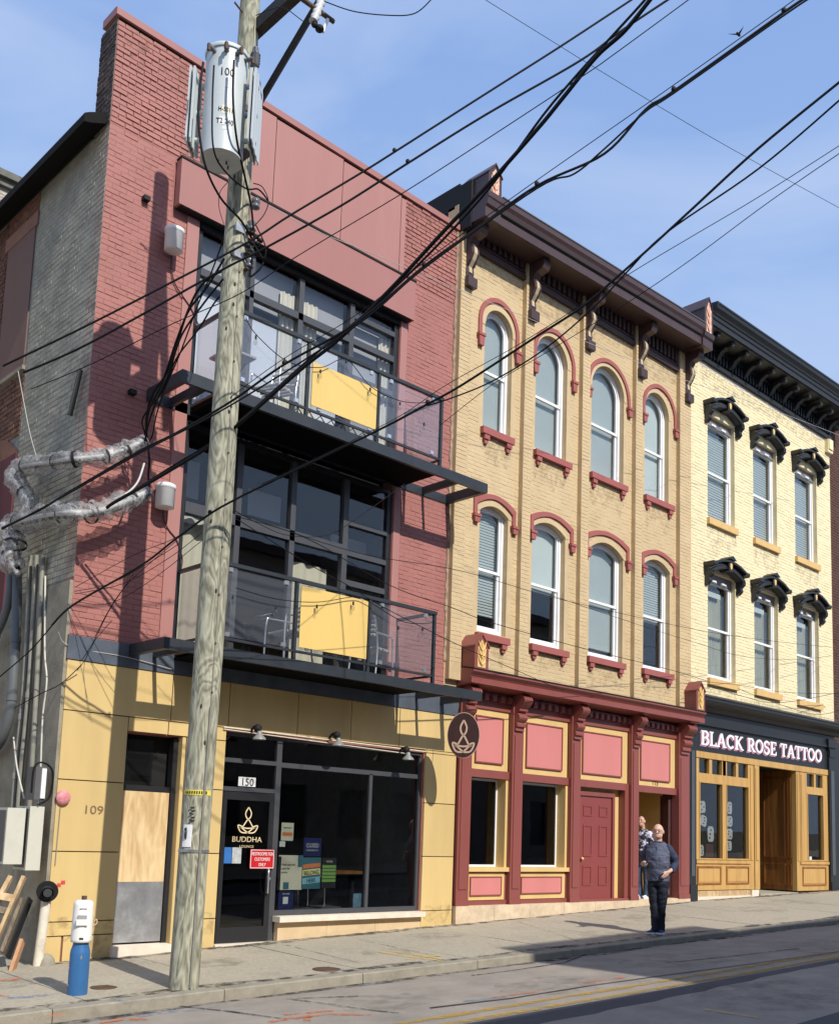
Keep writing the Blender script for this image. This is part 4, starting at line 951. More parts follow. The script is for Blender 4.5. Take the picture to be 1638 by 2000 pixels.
# main cornice
TZ = .22
prof = [(.0, 12.35), (-.06, 12.35), (-.06, 12.44), (-.50, 12.46), (-.50, 12.44), (-.60, 12.44), (-.60, 12.60), (-.63, 12.64), (-.66, 12.72), (-.70, 12.78), (-.70, 12.88), (-.62, 12.90), (.1, 12.98), (.1, 12.35)]
CO = MB().extr(prof, 12.13, 19.2, TZ).build('cornice', BROWN, YB)
MB().extr([(-.602, 12.605), (-.64, 12.64), (-.64, 12.66), (-.60, 12.64)], 12.5, 19.15, TZ).build('moulding', BLK, CO)
MB().extr([(-.70, 12.885), (-.715, 12.895), (-.715, 12.915), (.1, 13.0), (.1, 12.985)], 12.5, 19.18, TZ).build('flashing', M('grey_flashing', (.1, .1, .1), .5), CO)
for (a, _, _), (b, _, _) in zip(PIL, PIL[1:]):
    a2 = {12.12: 12.40}.get(a, a+.24)
    k = (a-12.1)/7*.05
    MB().box(a2, b, -.05, -.001, 12.17, 12.35+TZ*.9).build('frieze', BROWN, CO)
    MB().box(a2, b, -.075, -.05, 12.17, 12.26).build('moulding', BROWN, CO)
    MB().box(a2, b, -.065, -.05, 12.30, 12.33).build('moulding', BROWN, CO)
    n = int((b-a2)/.155); me = None
    for i in range(n):
        x_ = a2+.04+i*(b-a2-.08)/n
        if me is None: me = MB().box(0, .075, -.11, -.05, 0, .27); me = mesh(me, 'dentil', BROWN)
        inst(me, 'dentil', CO, (x_, 0, 12.345))
def bracket(x_, zt, zb, w_, mt, mt2, parent, depth=.5, name='bracket'):
    h = zt-zb
    # scroll profile in (y,z)
    pf = [(0, zt), (-depth, zt), (-depth, zt-.1*h), (-depth*.92, zt-.17*h), (-depth*.55, zt-.2*h), (-depth*.42, zt-.28*h), (-depth*.52, zt-.36*h), (-depth*.54, zt-.45*h), (-depth*.42, zt-.55*h), (-depth*.25, zt-.64*h), (-depth*.28, zt-.74*h), (-depth*.24, zt-.82*h), (0, zt-.84*h)]
    o = MB().extr(pf, x_, x_+w_).build(name, mt, parent)
    sc = [(p[0]-.012, p[1]) for p in pf[5:11]]+[(p[0]+.01, p[1]) for p in pf[5:11]][::-1]
    MB().extr(sc, x_+w_*.3, x_+w_*.7).build('scroll_face', mt2, o)
    MB().box(x_-.02, x_+w_+.02, -.1*depth/.5-.11, -.1 if False else 0, zb, zt-.84*h).build('bracket_foot', mt, o)
    return o
for i, (a, b, _) in enumerate(PIL):
    x_ = (a+.10, a+.06, a+.06, a+.06, a+.2)[i]; k = (x_-12.1)/7*TZ
    o = bracket(x_, 12.44+k, 11.34+k*.8, .19, BROWN, BROWNL, YB, .46)
def finial(x0_, x1_, z0_, z1_, zp, yf, back, mt, leaf, panel, parent):
    c_ = (x0_+x1_)/2
    F_ = MB().prism([(x0_, z0_), (x1_, z0_), (x1_, z1_), (c_, zp), (x0_, z1_)], yf, back).build('finial_block', mt, parent)
    MB().prism([(x0_-.012, z1_), (x0_-.012, z1_+.03), (c_, zp+.035), (x1_+.012, z1_+.03), (x1_+.012, z1_), (c_, zp-.005)], yf-.02, back).build('ridge', mt, F_)
    e = .07
    MB().prism([(x0_+e, z0_+.05), (x1_-e, z0_+.05), (x1_-e, z1_-.02), (c_, zp-.08), (x0_+e, z1_-.02)], yf-.004, yf).build('panel', panel, F_)
    h = zp-z0_; m = MB(); m.tube([(c_, yf-.012, z0_+.08), (c_, yf-.012, zp-.13)], .012, 6)
    for k in range(3):
        z_ = z0_+.09+k*h*.2
        for s in (-1, 1): m.tube(smoothpath([(c_, yf-.012, z_), (c_+s*.05, yf-.016, z_+.06), (c_+s*(x1_-x0_)*.27, yf-.012, z_+.16)]), [.014, .014, .015, .016, .017, .017, .016, .014, .012, .011, .01, .008, .005], 6)
    m.build('leaf_ornament', leaf, F_)
finial(12.16, 12.50, 12.74, 13.25, 13.46, -.66, .0, BROWN, COPPER, M('pale_pink_panel', (.7, .5, .4), .5), YB)
finial(19.24, 19.58, 12.93, 13.52, 13.80, -.66, .0, BROWN, COPPER, bpy.data.materials['pale_pink_panel'], YB)
for a in (12.12, 19.2):
    k = (a-12.1)/7*TZ
    MB().extr([(.0, 12.42+k), (-.64, 12.42+k), (-.64, 12.60+k), (-.68, 12.64+k), (-.70, 12.74+k), (.0, 12.74+k)], a, a+.40).build('cornice_end', BROWN, YB)
MB().box(12.105, 12.155, -.002, 3., 12.6, 13.3).build('parapet_side', BLK, YB)
MB().box(12.105, 12.15, -.30, -.002, 12.36, 13.25).build('parapet_cheek', BLK, YB)
# storefront of the yellow building
SFY = MB(); COLS = [(12.47, 12.77), (13.81, 14.10), (15.50, 15.78), (17.44, 17.70), (19.18, 19.58)]
BAYS = [(12.77, 13.81), (14.10, 15.50), (15.78, 17.44), (17.70, 19.18)]
SY = thing('x', None, None, (0, 0, 0)); bpy.data.objects.remove(SY)
fw = MB()
for a, b in BAYS: fw.box(a, b, -.0, .1, 3.90, 4.22); fw.box(a, b, -.0, .1, 2.70, 2.84)
fw.box(12.47, 19.58, .0, .12, 4.22, 4.6)
FW = fw.build('storefront', OXB, YB)
for a, b in COLS:
    m = MB(); m.box(a, b, -.07, .12, .53, 4.2); C_ = m.build('column', OXB, YB)
    MB().box(a+.05, b-.05, -.085, -.07, .8, 3.5).build('column_panel', OXB, C_)
    MB().box(a-.01, b+.01, -.085, -.07, .53, .62).build('column_base', OXB, C_)
for i, (a, b) in enumerate(BAYS):
    f_ = MB().box(a+.015, b-.015, .03, .1, 2.84, 3.90).build('panel_frame', MUST, YB)
    x0_, x1_ = (12.95, 13.62) if i == 0 else (14.29, 15.29) if i == 1 else (15.95, 17.19) if i == 2 else (17.885, 18.925)
    MB().box(x0_, x1_, .012, .03, 2.975, 3.755).build('panel', PINK, f_)
    m = MB(); e = .022
    for bx in ((x0_-e, x1_+e, 2.975-e, 2.975), (x0_-e, x1_+e, 3.755, 3.755+e), (x0_-e, x0_, 2.975, 3.755), (x1_, x1_+e, 2.975, 3.755)): m.box(bx[0], bx[1], -.002, .03, bx[2], bx[3])
    m.build('panel_moulding', OXB, f_)
    n = int(round((b-a)/.195)); w_ = (b-a)/n; me = None
    for k in range(n):
        if me is None: me = mesh(MB().box(0, w_*.48, -.09, 0, 0, .105), 'dentil', OXB)
        inst(me, 'dentil', FW, (a+w_*(k+.3), 0, 4.045))
text('115', .14, at(1279, 1531, .02).x, .028, 2.868, M('brown_numeral', (.10, .05, .03), .5), 'numerals', YB, .012, 1.15)
def corbel(a, b, zt, zb, d_, mt, parent):
    h = zt-zb
    pf = [(0, zt), (-d_, zt), (-d_, zt-.07*h), (-d_*.9, zt-.1*h)]
    for k in range(7): q = math.pi*k/6; pf.append((-d_*.62-d_*.26*math.sin(q), zt-.12*h-.3*h*(k/6)))
    pf += [(-d_*.5, zt-.46*h), (-d_*.55, zt-.48*h), (-d_*.55, zt-.52*h), (-d_*.45, zt-.54*h)]
    for k in range(7): q = math.pi*k/6; pf.append((-d_*.36-d_*.2*math.sin(q), zt-.56*h-.24*h*(k/6)))
    pf += [(-d_*.42, zt-.84*h), (-d_*.42, zt-.9*h), (-d_*.3, zt-.92*h), (-d_*.32, zt-h), (0, zt-h)]
    o = MB().extr(pf, a, b).build('corbel', mt, parent)
    w_ = (b-a)/4
    for k in range(4):
        MB().extr([(p[0]-.008, p[1]) for p in pf[4:11]]+[(p[0]+.01, p[1]) for p in pf[4:11]][::-1], a+w_*k+.006, a+w_*(k+1)-.006).build('flute', mt, o)
for i, (a, b) in enumerate(COLS): corbel(a+.03, b-.03 if i < 4 else b-.05, 4.32, 3.58, .34, OXB, YB)
prs = [(.0, 4.20), (-.10, 4.22), (-.34, 4.25), (-.36, 4.25), (-.36, 4.34), (-.32, 4.36), (-.35, 4.40), (-.40, 4.44), (-.40, 4.47), (.0, 4.54)]
C2 = MB().extr(prs, 12.40, 19.72, .03).build('cornice', OXB, YB, label='oxblood storefront cornice')
MB().extr([(-.41, 4.475), (-.41, 4.495), (-.05, 4.56), (-.0, 4.56), (-.0, 4.545)], 12.40, 19.7, .03).build('flashing', BLK, C2)
finial(12.42, 12.76, 4.47, 4.86, 5.08, -.40, .0, OXB, GOLD, MUST, YB)
finial(19.32, 19.66, 4.5, 4.93, 5.13, -.40, .0, OXB, GOLD, MUST, YB)
MB().lathe((0, 0, 0), [(.04, 0), (.04, .36)], 12, 'x')
# windows below
for i, (a, b) in enumerate(BAYS[:2]):
    xr = (12.79, 13.79) if i == 0 else (14.12, 15.48)
    bx = MB(); bx.box(a, b, .0, .12, .53, .60); bx.box(a, b, .02, .12, .6, 1.09); L_ = bx.build('stall_riser', OXB, YB)
    MB().box(xr[0]+.0, xr[1]-.04, .005, .02, .61, 1.07).build('panel_frame', MUST, L_)
    q = (12.885, 13.645, .70, .99) if i == 0 else (14.20, 15.31, .715, .985)
    MB().box(q[0], q[1], -.012, .005, q[2], q[3]).build('panel', PINK, L_)
    m = MB(); e = .018
    for bb in ((q[0]-e, q[1]+e, q[2]-e, q[2]), (q[0]-e, q[1]+e, q[3], q[3]+e), (q[0]-e, q[0], q[2], q[3]), (q[1], q[1]+e, q[2], q[3])): m.box(bb[0], bb[1], -.02, .005, bb[2], bb[3])
    m.build('panel_moulding', OXB, L_)
    MB().box(a-.02, b+.005, -.05, .26, 1.092, 1.165).build('sill', MUST, YB)
    MB().box(a, a+.05, .02, .26, 1.165, 2.7).build('jamb', MUST, YB); MB().box(b-.06, b, .02, .26, 1.165, 2.7).build('jamb', MUST, YB)
    m = MB(); m.box(a+.05, b-.06, .22, .25, 1.165, 1.2); m.box(b-.09, b-.06, .22, .25, 1.2, 2.7); m.box(a+.05, a+.08, .22, .25, 1.2, 2.7); m.box(a+.08, b-.09, .22, .25, 2.66, 2.7); W_ = m.build('window', WHITE, YB)
    MB().box(a+.08, b-.09, .232, .237, 1.2, 2.66).build('pane', GLD, W_)
p = atx(931, 1677, 13.0); MB().box(12.98, 13.1, .3, .36, 1.23, 1.42).build('cup', PAPERW, YB)
# door bay
a, b = BAYS[2]
m = MB(); m.box(a, b, .16, .3, .53, 2.72); m.build('door_surround', MUST, YB)
m = MB(); m.box(a+.13, a+.20, .09, .16, .545, 2.62); m.box(17.04, 17.11, .09, .16, .545, 2.62); m.box(a+.20, 17.04, .09, .16, 2.54, 2.62); m.box(17.32, 17.44, .0, .16, .53, 2.7); m.box(15.78, 15.80, .0, .16, .53, 2.7); m.build('door_frame', OXB, YB)
DY = MB().box(15.985, 17.03, .12, .16, .56, 2.53).build('door', OXD, YB, label='dark red six panel door')
for (px0, px1) in ((16.12, 16.40), (16.62, 16.90)):
    for z0_, z1_ in ((2.15, 2.36), (1.38, 1.98), (.82, 1.20)):
        m = MB(); e = .03
        for bb in ((px0, px1, z0_, z0_+e), (px0, px1, z1_-e, z1_), (px0, px0+e, z0_+e, z1_-e), (px1-e, px1, z0_+e, z1_-e)): m.box(bb[0], bb[1], .108, .12, bb[2], bb[3])
        m.build('door_panel', OXD, DY)
m = MB(); m.sphere((16.06, .08, 1.33), .03); m.build('door_knob', GOLD, DY)
MB().box(15.8, 17.44, -.03, .16, .53, .57).build('threshold', OXB, YB)
# open entrance bay
a, b = BAYS[3]
m = MB(); m.box(a, b, 1.5, 1.6, .5, 2.9); m.box(a-.1, a, .12, 1.5, .5, 2.9); m.box(19.14, 19.2, .37, 1.5, .55, 2.9); m.build('lobby_wall', M('ochre_lobby_paint', (.6, .40, .14), .6, .1, 2), YB)
m = MB(); m.box(19.12, 19.16, .12, .36, .55, 2.68); m.build('entrance_door', M('dark_maroon_paint', (.07, .02, .02), .4), YB)
m = MB(); m.box(19.09, 19.105, .12, .14, .6, 2.6); m.build('door_bar', ALU, YB)
MB().box(a, b, -.05, 1.5, .4, .54).build('threshold', TRAV, YB)
x_ = 12.46
while x_ < 19.4:
    e = min(x_+.95, 19.6); m = MB()
    v = [(x_+.003, -.09, G(x_)-.1), (e-.003, -.09, G(e)-.1), (e-.003, -.09, .527), (x_+.003, -.09, .527)]
    m.add(v+[(q[0], .1, q[2]) for q in v], [(0, 1, 2, 3), (3, 2, 6, 7), (0, 3, 7, 4), (1, 5, 6, 2), (4, 7, 6, 5), (0, 4, 5, 1)]); m.build('base_stone', TRAV, YB); x_ = e

# ================================================================== TATTOO BUILDING
TB = thing('cream_brick_building', 'cream painted brick building with black cornice and an oak framed shopfront', 'building', (19.6, 0, .45))
TU = [(20.45, 21.66), (22.55, 23.73), (24.70, 25.93)]
tops = [rect(a, b, 9.12, 11.62) for a, b in TU]+[rect(a, b, 5.40, 7.86) for a, b in TU]
m = MB(); holed(m, 19.6, 26.75, 4.5, 13.0, .0, .26, tops); TW = m.build('wall', CRMJ, TB)
m = MB(); m.box(26.5, 26.74, .26, 9, 0, 13); m.box(19.6, 26.5, 8.8, 9, 0, 13); m.box(19.6, 26.5, .26, 8.8, 4.2, 4.5); m.box(19.6, 26.5, .26, 8.8, 8.2, 8.5); m.box(19.6, 26.5, .26, 8.8, 12.7, 13.0); m.box(19.6, 26.5, .26, 8.8, .2, .5)
m.box(19.6, 26.5, 2.6, 2.7, 4.5, 12.7); m.box(19.6, 26.5, 3.4, 3.5, .5, 4.2); m.box(19.6, 19.75, .3, 8.8, .5, 12.7); m.build('interior', DARK, TB)
bricks(TW, 19.6, 26.74, 5.0, 12.9, 0., tops, CRM, nind=300, d=.005, jit=.7, e=.005)
def seghood(a, b, z0_, crown, sp, i):
    """black hood over an opening: side ears, arched cap, keystone with gold oval"""
    c_ = (a+b)/2; L_ = a-.15; R_ = b+.15
    n = 16
    def cv(t, up): return sp+up+(crown-sp)*(1-(2*t-1)**2)
    def line(up, e=0): return [(L_+e+(R_-L_-2*e)*k/n, cv(k/n, up)) for k in range(n+1)]
    H_ = MB().ring(line(.0, 0), line(-.16, .03), -.16, 0).build('window_hood', BLACK, TB)
    MB().ring(line(.05, -.05), line(-.0, -.03), -.27, 0).build('hood_cap', BLACK, H_)
    MB().ring(line(-.045, .0), line(-.06, .0), -.168, -.16).build('gilt_line', GOLD, H_)
    MB().ring(line(-.075, .02), line(-.15, .04), -.20, -.16).build('hood_moulding', BLACK, H_)
    for s, xa in ((-1, L_), (1, R_-.13)):
        pf = [(0, sp-.1), (-.2, sp-.1), (-.2, sp-.18), (-.12, sp-.25), (-.14, sp-.33), (-.07, sp-.40), (0, sp-.42)]
        MB().extr(pf, xa, xa+.12).build('hood_bracket', BLACK, H_)
        MB().box(xa-.05 if s < 0 else xa+.0, xa+.13 if s < 0 else xa+.18, -.28, -.0, sp+.03, sp+.10).build('shoulder', BLACK, H_)
    MB().prism([(c_-.08, crown-.2), (c_+.08, crown-.2), (c_+.11, crown+.07), (c_-.11, crown+.07)], -.24, 0).build('keystone', BLACK, H_)
    MB().prism([(c_-.17, crown+.07), (c_+.17, crown+.07), (c_, crown+.16)], -.30, 0).build('keystone_cap', BLACK, H_)
    MB().prism([(c_+.045*math.cos(q*math.pi/8), crown-.06+.10*math.sin(q*math.pi/8)) for q in range(16)], -.255, -.24).build('gilt_oval', GOLD, H_)
GREYP = M('grey_transom_board', (.20, .20, .21), .5, .1, 4)
for i, (a, b) in enumerate(TU):
    for (zb, zt, rl, crown, sp) in ((9.12, 11.42, 10.27, 12.0, 11.78), (5.40, 7.66, 6.57, 8.13+.03*i, 7.93)):
        W_ = sash(TB, a, b, zb, zt-.03, .03, rl, ('w', 9.2) if zb > 8 else ('c', 0))
        MB().box(a, b, .09, .2, zt+.002, zt+.22).build('transom_board', GREYP, TB)
        m = MB()
        for q in (.25, .62): m.box(a+(b-a)*q, a+(b-a)*q+.2, .07, .09, zt+.03, zt+.07)
        m.build('trim', WHITE, W_)
        seghood(a, b, zt, crown, sp, i)
        MB().box(a-.04, b+.05, -.08, .1, zb-.155, zb-.002).build('sill', SILLT, TB)
# cornice
tz = .12
pt = [(.0, 13.16), (-.10, 13.16), (-.10, 13.26), (-.56, 13.30), (-.56, 13.33), (-.60, 13.33), (-.60, 13.44), (-.63, 13.48), (-.63, 13.53), (-.68, 13.60), (-.74, 13.66), (-.76, 13.74), (-.76, 13.80), (.1, 13.86), (.1, 13.16)]
CT = MB().extr(pt, 19.63, 27.3, tz).build('cornice', BLACK, TB)
for z_, y_ in ((13.45, -.615), (13.545, -.65), (13.735, -.765)): MB().extr([(y_, z_), (y_-.012, z_+.01), (y_-.012, z_+.03), (y_+.02, z_+.035)], 19.7, 27.25, tz).build('moulding', BLACK, CT)
MB().box(19.62, 26.76, -.04, -.001, 12.82, 13.3).build('frieze', BLACK, CT)
MB().box(19.62, 26.76, -.08, -.04, 12.82, 12.9).build('moulding', BLACK, CT)
me = mesh(MB().box(0, .06, -.09, -.04, 0, .22), 'dentil', BLACK)
for k in range(50): inst(me, 'dentil', CT, (19.75+k*.14, 0, 12.96))
pfm = [(0, 13.30), (-.5, 13.31), (-.52, 13.24), (-.44, 13.19), (-.34, 13.22), (-.2, 13.14), (-.12, 13.02), (-.05, 12.98), (0, 12.98)]
for k in range(11):
    x_ = 20.05+k*.64
    B_ = MB().extr(pfm, x_, x_+.13).build('modillion', BLACK, CT)
    m = MB(); m.sphere((x_+.065, -.47, 13.23), .07, .05, .05, 10, 6); m.build('rosette', STEEL, B_)
jg = random.Random(5); pts = [(19.7, 12.818), (26.4, 12.818)]; x_ = 26.4
low = []
while x_ > 19.75: low.append((x_, 12.818-jg.uniform(.05, .10))); x_ -= jg.uniform(.03, .16); low.append((x_+.01, 12.818-jg.uniform(.05, .14)))
for (xa, za), (xb, zb2) in zip(low, low[1:]):
    if xa-xb > .002: bs_ = (bs_ if 'bs_' in globals() and bs_ else MB()).prism([(xb, zb2), (xa, za), (xa, 12.818), (xb, 12.818)], -.008, 0)
bs_.build('bare_strip', M('bare_grey_render', (.45, .42, .38), .8), TW)
sp = MB()
for k in range(120): x_ = 21.6+k*.042+jg.uniform(-.01, .01); sp.tube([(x_, -.12, 4.93), (x_+jg.uniform(-.03, .03), -.16, 5.06)], .0022, 3, False)
sp.build('bird_spikes', GALV, TB, kind='stuff')
bx = MB(); bx.box(26.46, 26.75, -.10, .0, 12.42, 12.78); bx.box(26.49, 26.72, -.13, -.10, 12.5, 12.78); bx.build('corner_block', CRM, TB)
# shopfront
TS = MB(); TS.box(19.87, 26.3, -.0, .12, 3.715, 4.30); TS.box(19.60, 26.7, -.06, .1, 4.30, 4.36)
TSo = TS.build('sign_board', BLACK, TB)
MB().box(19.60, 26.7, -.03, .1, 4.36, 4.60).build('frieze', BLACK, TB)
CT2 = MB().extr([(0, 4.60), (-.08, 4.60), (-.14, 4.68), (-.30, 4.74), (-.36, 4.80), (-.36, 4.86), (-.30, 4.88), (0, 5.02)], 19.75, 26.9, .02).build('cornice', BLACK, TB, label='black shopfront cornice')
MB().extr([(-.37, 4.862), (-.385, 4.87), (-.385, 4.885), (-.30, 4.892)], 19.75, 26.9, .02).build('moulding', STEEL, CT2)
for a, b in ((19.60, 19.87), (26.30, 26.62)):
    m = MB(); m.box(a, b, -.06, .12, G(a)-.1, 4.30); m.box(a-.01, b+.01, -.09, -.06, G(a)-.1, .82); m.box(a, b, -.08, -.06, 4.05, 4.25); m.build('pilaster', BLACK, TB)
    MB().box(a+.07, b-.07, -.072, -.06, 1.0, 3.7).build('pilaster_panel', M('slate_grey_paint', (.07, .08, .09), .5) if a < 20 else bpy.data.materials['slate_grey_paint'], TB)
m = MB(); m.box(26.20, 26.66, -.1, .1, 4.3, 4.52); m.build('pilaster_cap', BLACK, TB)
# slab serif lettering by strokes
def slab(txt, x0_, x1_, z0_, z1_, y_, mat, name, parent, depth, dx=0, dz=0, extra=0, tl=0):
    T_, S_ = .17+extra, .10+extra          # stroke widths (unit cap height 1)
    def ell(cx, cz, rx_, rz_, a0, a1, n=14): return [(cx+rx_*math.cos(R(a0+(a1-a0)*i/n)), cz+rz_*math.sin(R(a0+(a1-a0)*i/n))) for i in range(n+1)]
    def sf(x, z, w_=.34): return ([(x-w_/2, z), (x+w_/2, z)], .09)
    g = {'B': (.74, [([(.2, 0), (.2, 1)], T_), ([(.04, .955), (.45, .955)], .1), ([(.04, .045), (.45, .045)], .1), ([(.2, .52), (.45, .52)], .1), (ell(.42, .735, .19, .21, -90, 90), .16), (ell(.44, .285, .21, .235, -90, 90), .16)]),
         'L': (.66, [([(.2, 0), (.2, 1)], T_), sf(.2, .955), ([(.03, .045), (.62, .045)], .1), ([(.59, 0), (.59, .28)], .09)]),
         'A': (.86, [([(.14, .03), (.42, .98)], .12), ([(.70, .03), (.44, .98)], .18), ([(.22, .33), (.62, .33)], .09), sf(.14, .045, .28), sf(.71, .045, .32)]),
         'C': (.76, [(ell(.42, .5, .31, .44, 42, 318, 20), .15), ([(.67, .66), (.67, .97)], .09)]),
         'K': (.84, [([(.2, 0), (.2, 1)], T_), sf(.2, .955), sf(.2, .045), ([(.25, .42), (.66, .96)], .11), ([(.36, .56), (.70, .04)], .17), sf(.68, .955, .26), sf(.72, .045, .28)]),
         'R': (.80, [([(.2, 0), (.2, 1)], T_), sf(.2, .045), ([(.04, .955), (.45, .955)], .1), ([(.2, .47), (.45, .47)], .1), (ell(.42, .71, .19, .24, -90, 90), .16), ([(.42, .45), (.66, .05)], .17), sf(.70, .045, .22)]),
         'O': (.82, [(ell(.41, .5, .31, .44, 0, 360, 26), .15)]),
         'S': (.66, [(ell(.33, .73, .2, .22, 30, 270, 12)+ell(.33, .27, .22, .24, 90, -150, 12), .15), ([(.56, .7), (.56, .95)], .08), ([(.1, .05), (.1, .33)], .08)]),
         'E': (.70, [([(.2, 0), (.2, 1)], T_), ([(.04, .955), (.62, .955)], .1), ([(.04, .045), (.64, .045)], .1), ([(.2, .5), (.48, .5)], .09), ([(.60, .74), (.60, 1)], .08), ([(.62, 0), (.62, .28)], .08), ([(.48, .38), (.48, .62)], .08)]),
         'T': (.72, [([(.36, 0), (.36, 1)], T_), ([(.03, .955), (.69, .955)], .1), ([(.06, .70), (.06, 1)], .08), ([(.66, .70), (.66, 1)], .08), sf(.36, .045)]),
         ' ': (.36, [])}
    tot = sum(g[c][0] for c in txt); sx = (x1_-x0_)/tot; H_ = z1_-z0_; cx = x0_; out = []
    for ch in txt:
        wd, sts = g[ch]; m = MB()
        for ln, tw in sts:
            tw += extra*.6
            p = [(cx+a*sx+dx, z0_+b*H_+dz+tl*(cx-x0_)) for a, b in ln]; v = []
            for i in range(len(p)):
                q0, q1 = p[max(i-1, 0)], p[min(i+1, len(p)-1)]; tx, tz_ = (q1[0]-q0[0])/sx, (q1[1]-q0[1])/H_
                d_ = math.hypot(tx, tz_) or 1; nx, nz = -tz_/d_*tw/2*sx, tx/d_*tw/2*H_
                v.append(((p[i][0]+nx, p[i][1]+nz), (p[i][0]-nx, p[i][1]-nz)))
            m.ring([q[0] for q in v], [q[1] for q in v], y_+random.uniform(0, .0005), y_+depth)
        cx += wd*sx
        if m.v: out.append(m.build(name, mat, parent))
    return out
slab('BLACK ROSE TATTOO', 20.12, 25.98, 3.865, 4.185, -.020, SIGNL, 'letter', TSo, .012, tl=.004)
slab('BLACK ROSE TATTOO', 20.12, 25.98, 3.865, 4.185, -.008, SIGNS, 'letter_shadow', TSo, .008, -.035, -.03, .02, tl=.004)
# oak frame
def oak(name, bs, parent=TB, mt=OAK):
    m = MB()
    for b in bs: m.box(*b)
    return m.build(name, mt, parent)
oak('header', [(19.87, 26.30, -.02, .12, 3.575, 3.713)])
def oakwin(x0_, x1_, panes, big, z0_, z1_, tz0, tz1):
    y0_, y1_ = .0, .1
    fr = [(x0_, big[0][0], y0_, y1_, z0_, 3.573), (big[-1][1], x1_, y0_, y1_, z0_, 3.573)]
    for (p, q), (r, s) in zip(big, big[1:]): fr.append((q, r, y0_, y1_, z0_, 3.573))
    for p, q in big: fr += [(p, q, y0_, y1_, z1_, tz0), (p, q, y0_, y1_, tz1, 3.573), (p, q, y0_, y1_, z0_-.0, z0_+.03)]
    for (p, q), (r, s) in zip(panes, panes[1:]):
        if not any(q <= bq <= r for _, bq in big[:-1]): fr.append((q, r, y0_, y1_, tz0, tz1))
    W_ = oak('window', fr)
    for p, q in big: MB().box(p, q, .06, .066, z0_+.03, z1_).build('pane', GLD, W_)
    for p, q in panes: MB().box(p, q, .06, .066, tz0, tz1).build('pane', GLD, W_)
    m = MB()
    for p, q in big: m.box(p, p+.03, -.012, .0, z0_+.03, z1_+.03); m.box(q-.0, q+.03, -.012, .0, z0_+.03, z1_+.03); m.box(p+.03, q, -.012, .0, z1_, z1_+.03)
    m.build('beading', OAK, W_)
    return W_
TWl = oakwin(19.88, 22.26, [(20.10, 20.50), (20.62, 21.08), (21.26, 21.66), (21.76, 22.20)], [(20.08, 21.04), (21.21, 22.2)], 1.35, 3.03, 3.24, 3.57)
TWr = oakwin(24.98, 26.29, [(25.16, 25.54), (25.64, 26.03)], [(25.14, 26.02)], 1.35, 3.03, 3.22, 3.55)
oak('pilaster', [(22.26, 22.46, -.0, .12, .68, 3.573), (22.48, 22.70, -.015, .12, .68, 3.573)]); oak('pilaster_panel', [(22.30, 22.42, -.014, .0, 1.35, 3.5), (22.52, 22.66, -.03, -.015, 1.35, 3.5)])
oak('pilaster', [(24.57, 24.76, -.0, .12, .62, 3.573), (24.78, 24.98, -.0, .12, 1.3, 3.573)]); oak('pilaster_panel', [(24.61, 24.72, -.014, .0, 1.35, 3.5), (24.82, 24.94, -.014, .0, 1.35, 3.5)])
for (a, b, sub, z0_) in ((19.96, 22.26, [(19.99, 20.98), (21.20, 22.20)], .69), (24.76, 26.28, [(24.84, 26.12)], .62)):
    S_ = oak('stall_riser', [(a, b, .0, .12, z0_, 1.32)]); oak('sill', [(a-.02, b, -.03, .0, 1.27, 1.34)])
    for p, q in sub:
        m = MB(); e = .035
        for bb in ((p, q, z0_+.12, z0_+.12+e), (p, q, 1.21-e, 1.21), (p, p+e, z0_+.12+e, 1.21-e), (q-e, q, z0_+.12+e, 1.21-e)): m.box(bb[0], bb[1], -.018, .0, bb[2], bb[3])
        m.build('panel_moulding', OAKD, S_)
        MB().box(p+.06, q-.06, -.01, .0, z0_+.18, 1.15).build('panel', OAK, S_)
oak('plinth_board', [(19.98, 22.30, .02, .1, .535, .68)], mt=PLANK); MB().box(19.96, 22.32, -.01, .02, .48, .55).build('plinth', STONE, TB)
MB().box(22.30, 22.62, -.03, .1, .52, .67).build('plinth_block', STONE, TB)
m = MB(); m.box(19.96, 22.4, .03, .2, .3, .52); m.box(24.57, 26.3, .03, .2, .4, .62); m.build('foundation', DARK, TB)
# recessed doorway
m = MB(); m.box(24.57, 24.62, .12, 1.0, .62, 3.6); RW = m.build('recess_wall', OAKD, TB)
m = MB()
for y0_, y1_, z0_, z1_ in ((.3, .88, .74, 1.28), (.3, .88, 1.42, 3.4), (.14, .24, .74, 1.28), (.14, .24, 1.42, 3.4)):
    e = .03
    for bb in ((y0_, y1_, z0_, z0_+e), (y0_, y1_, z1_-e, z1_), (y0_, y0_+e, z0_+e, z1_-e), (y1_-e, y1_, z0_+e, z1_-e)): m.box(24.555, 24.57, bb[0], bb[1], bb[2], bb[3])
m.build('panel_moulding', OAKD, RW)
m = MB(); m.box(22.70, 24.57, 1.0, 1.1, .5, 3.6); m.box(22.65, 22.70, .12, 1.0, .5, 3.6); m.box(22.7, 24.57, .12, 1.0, 3.58, 3.62); m.build('doorway_back', DARK, TB)
MB().box(22.7, 24.57, -.02, 1.0, .35, .585).build('threshold', CONC, TB)
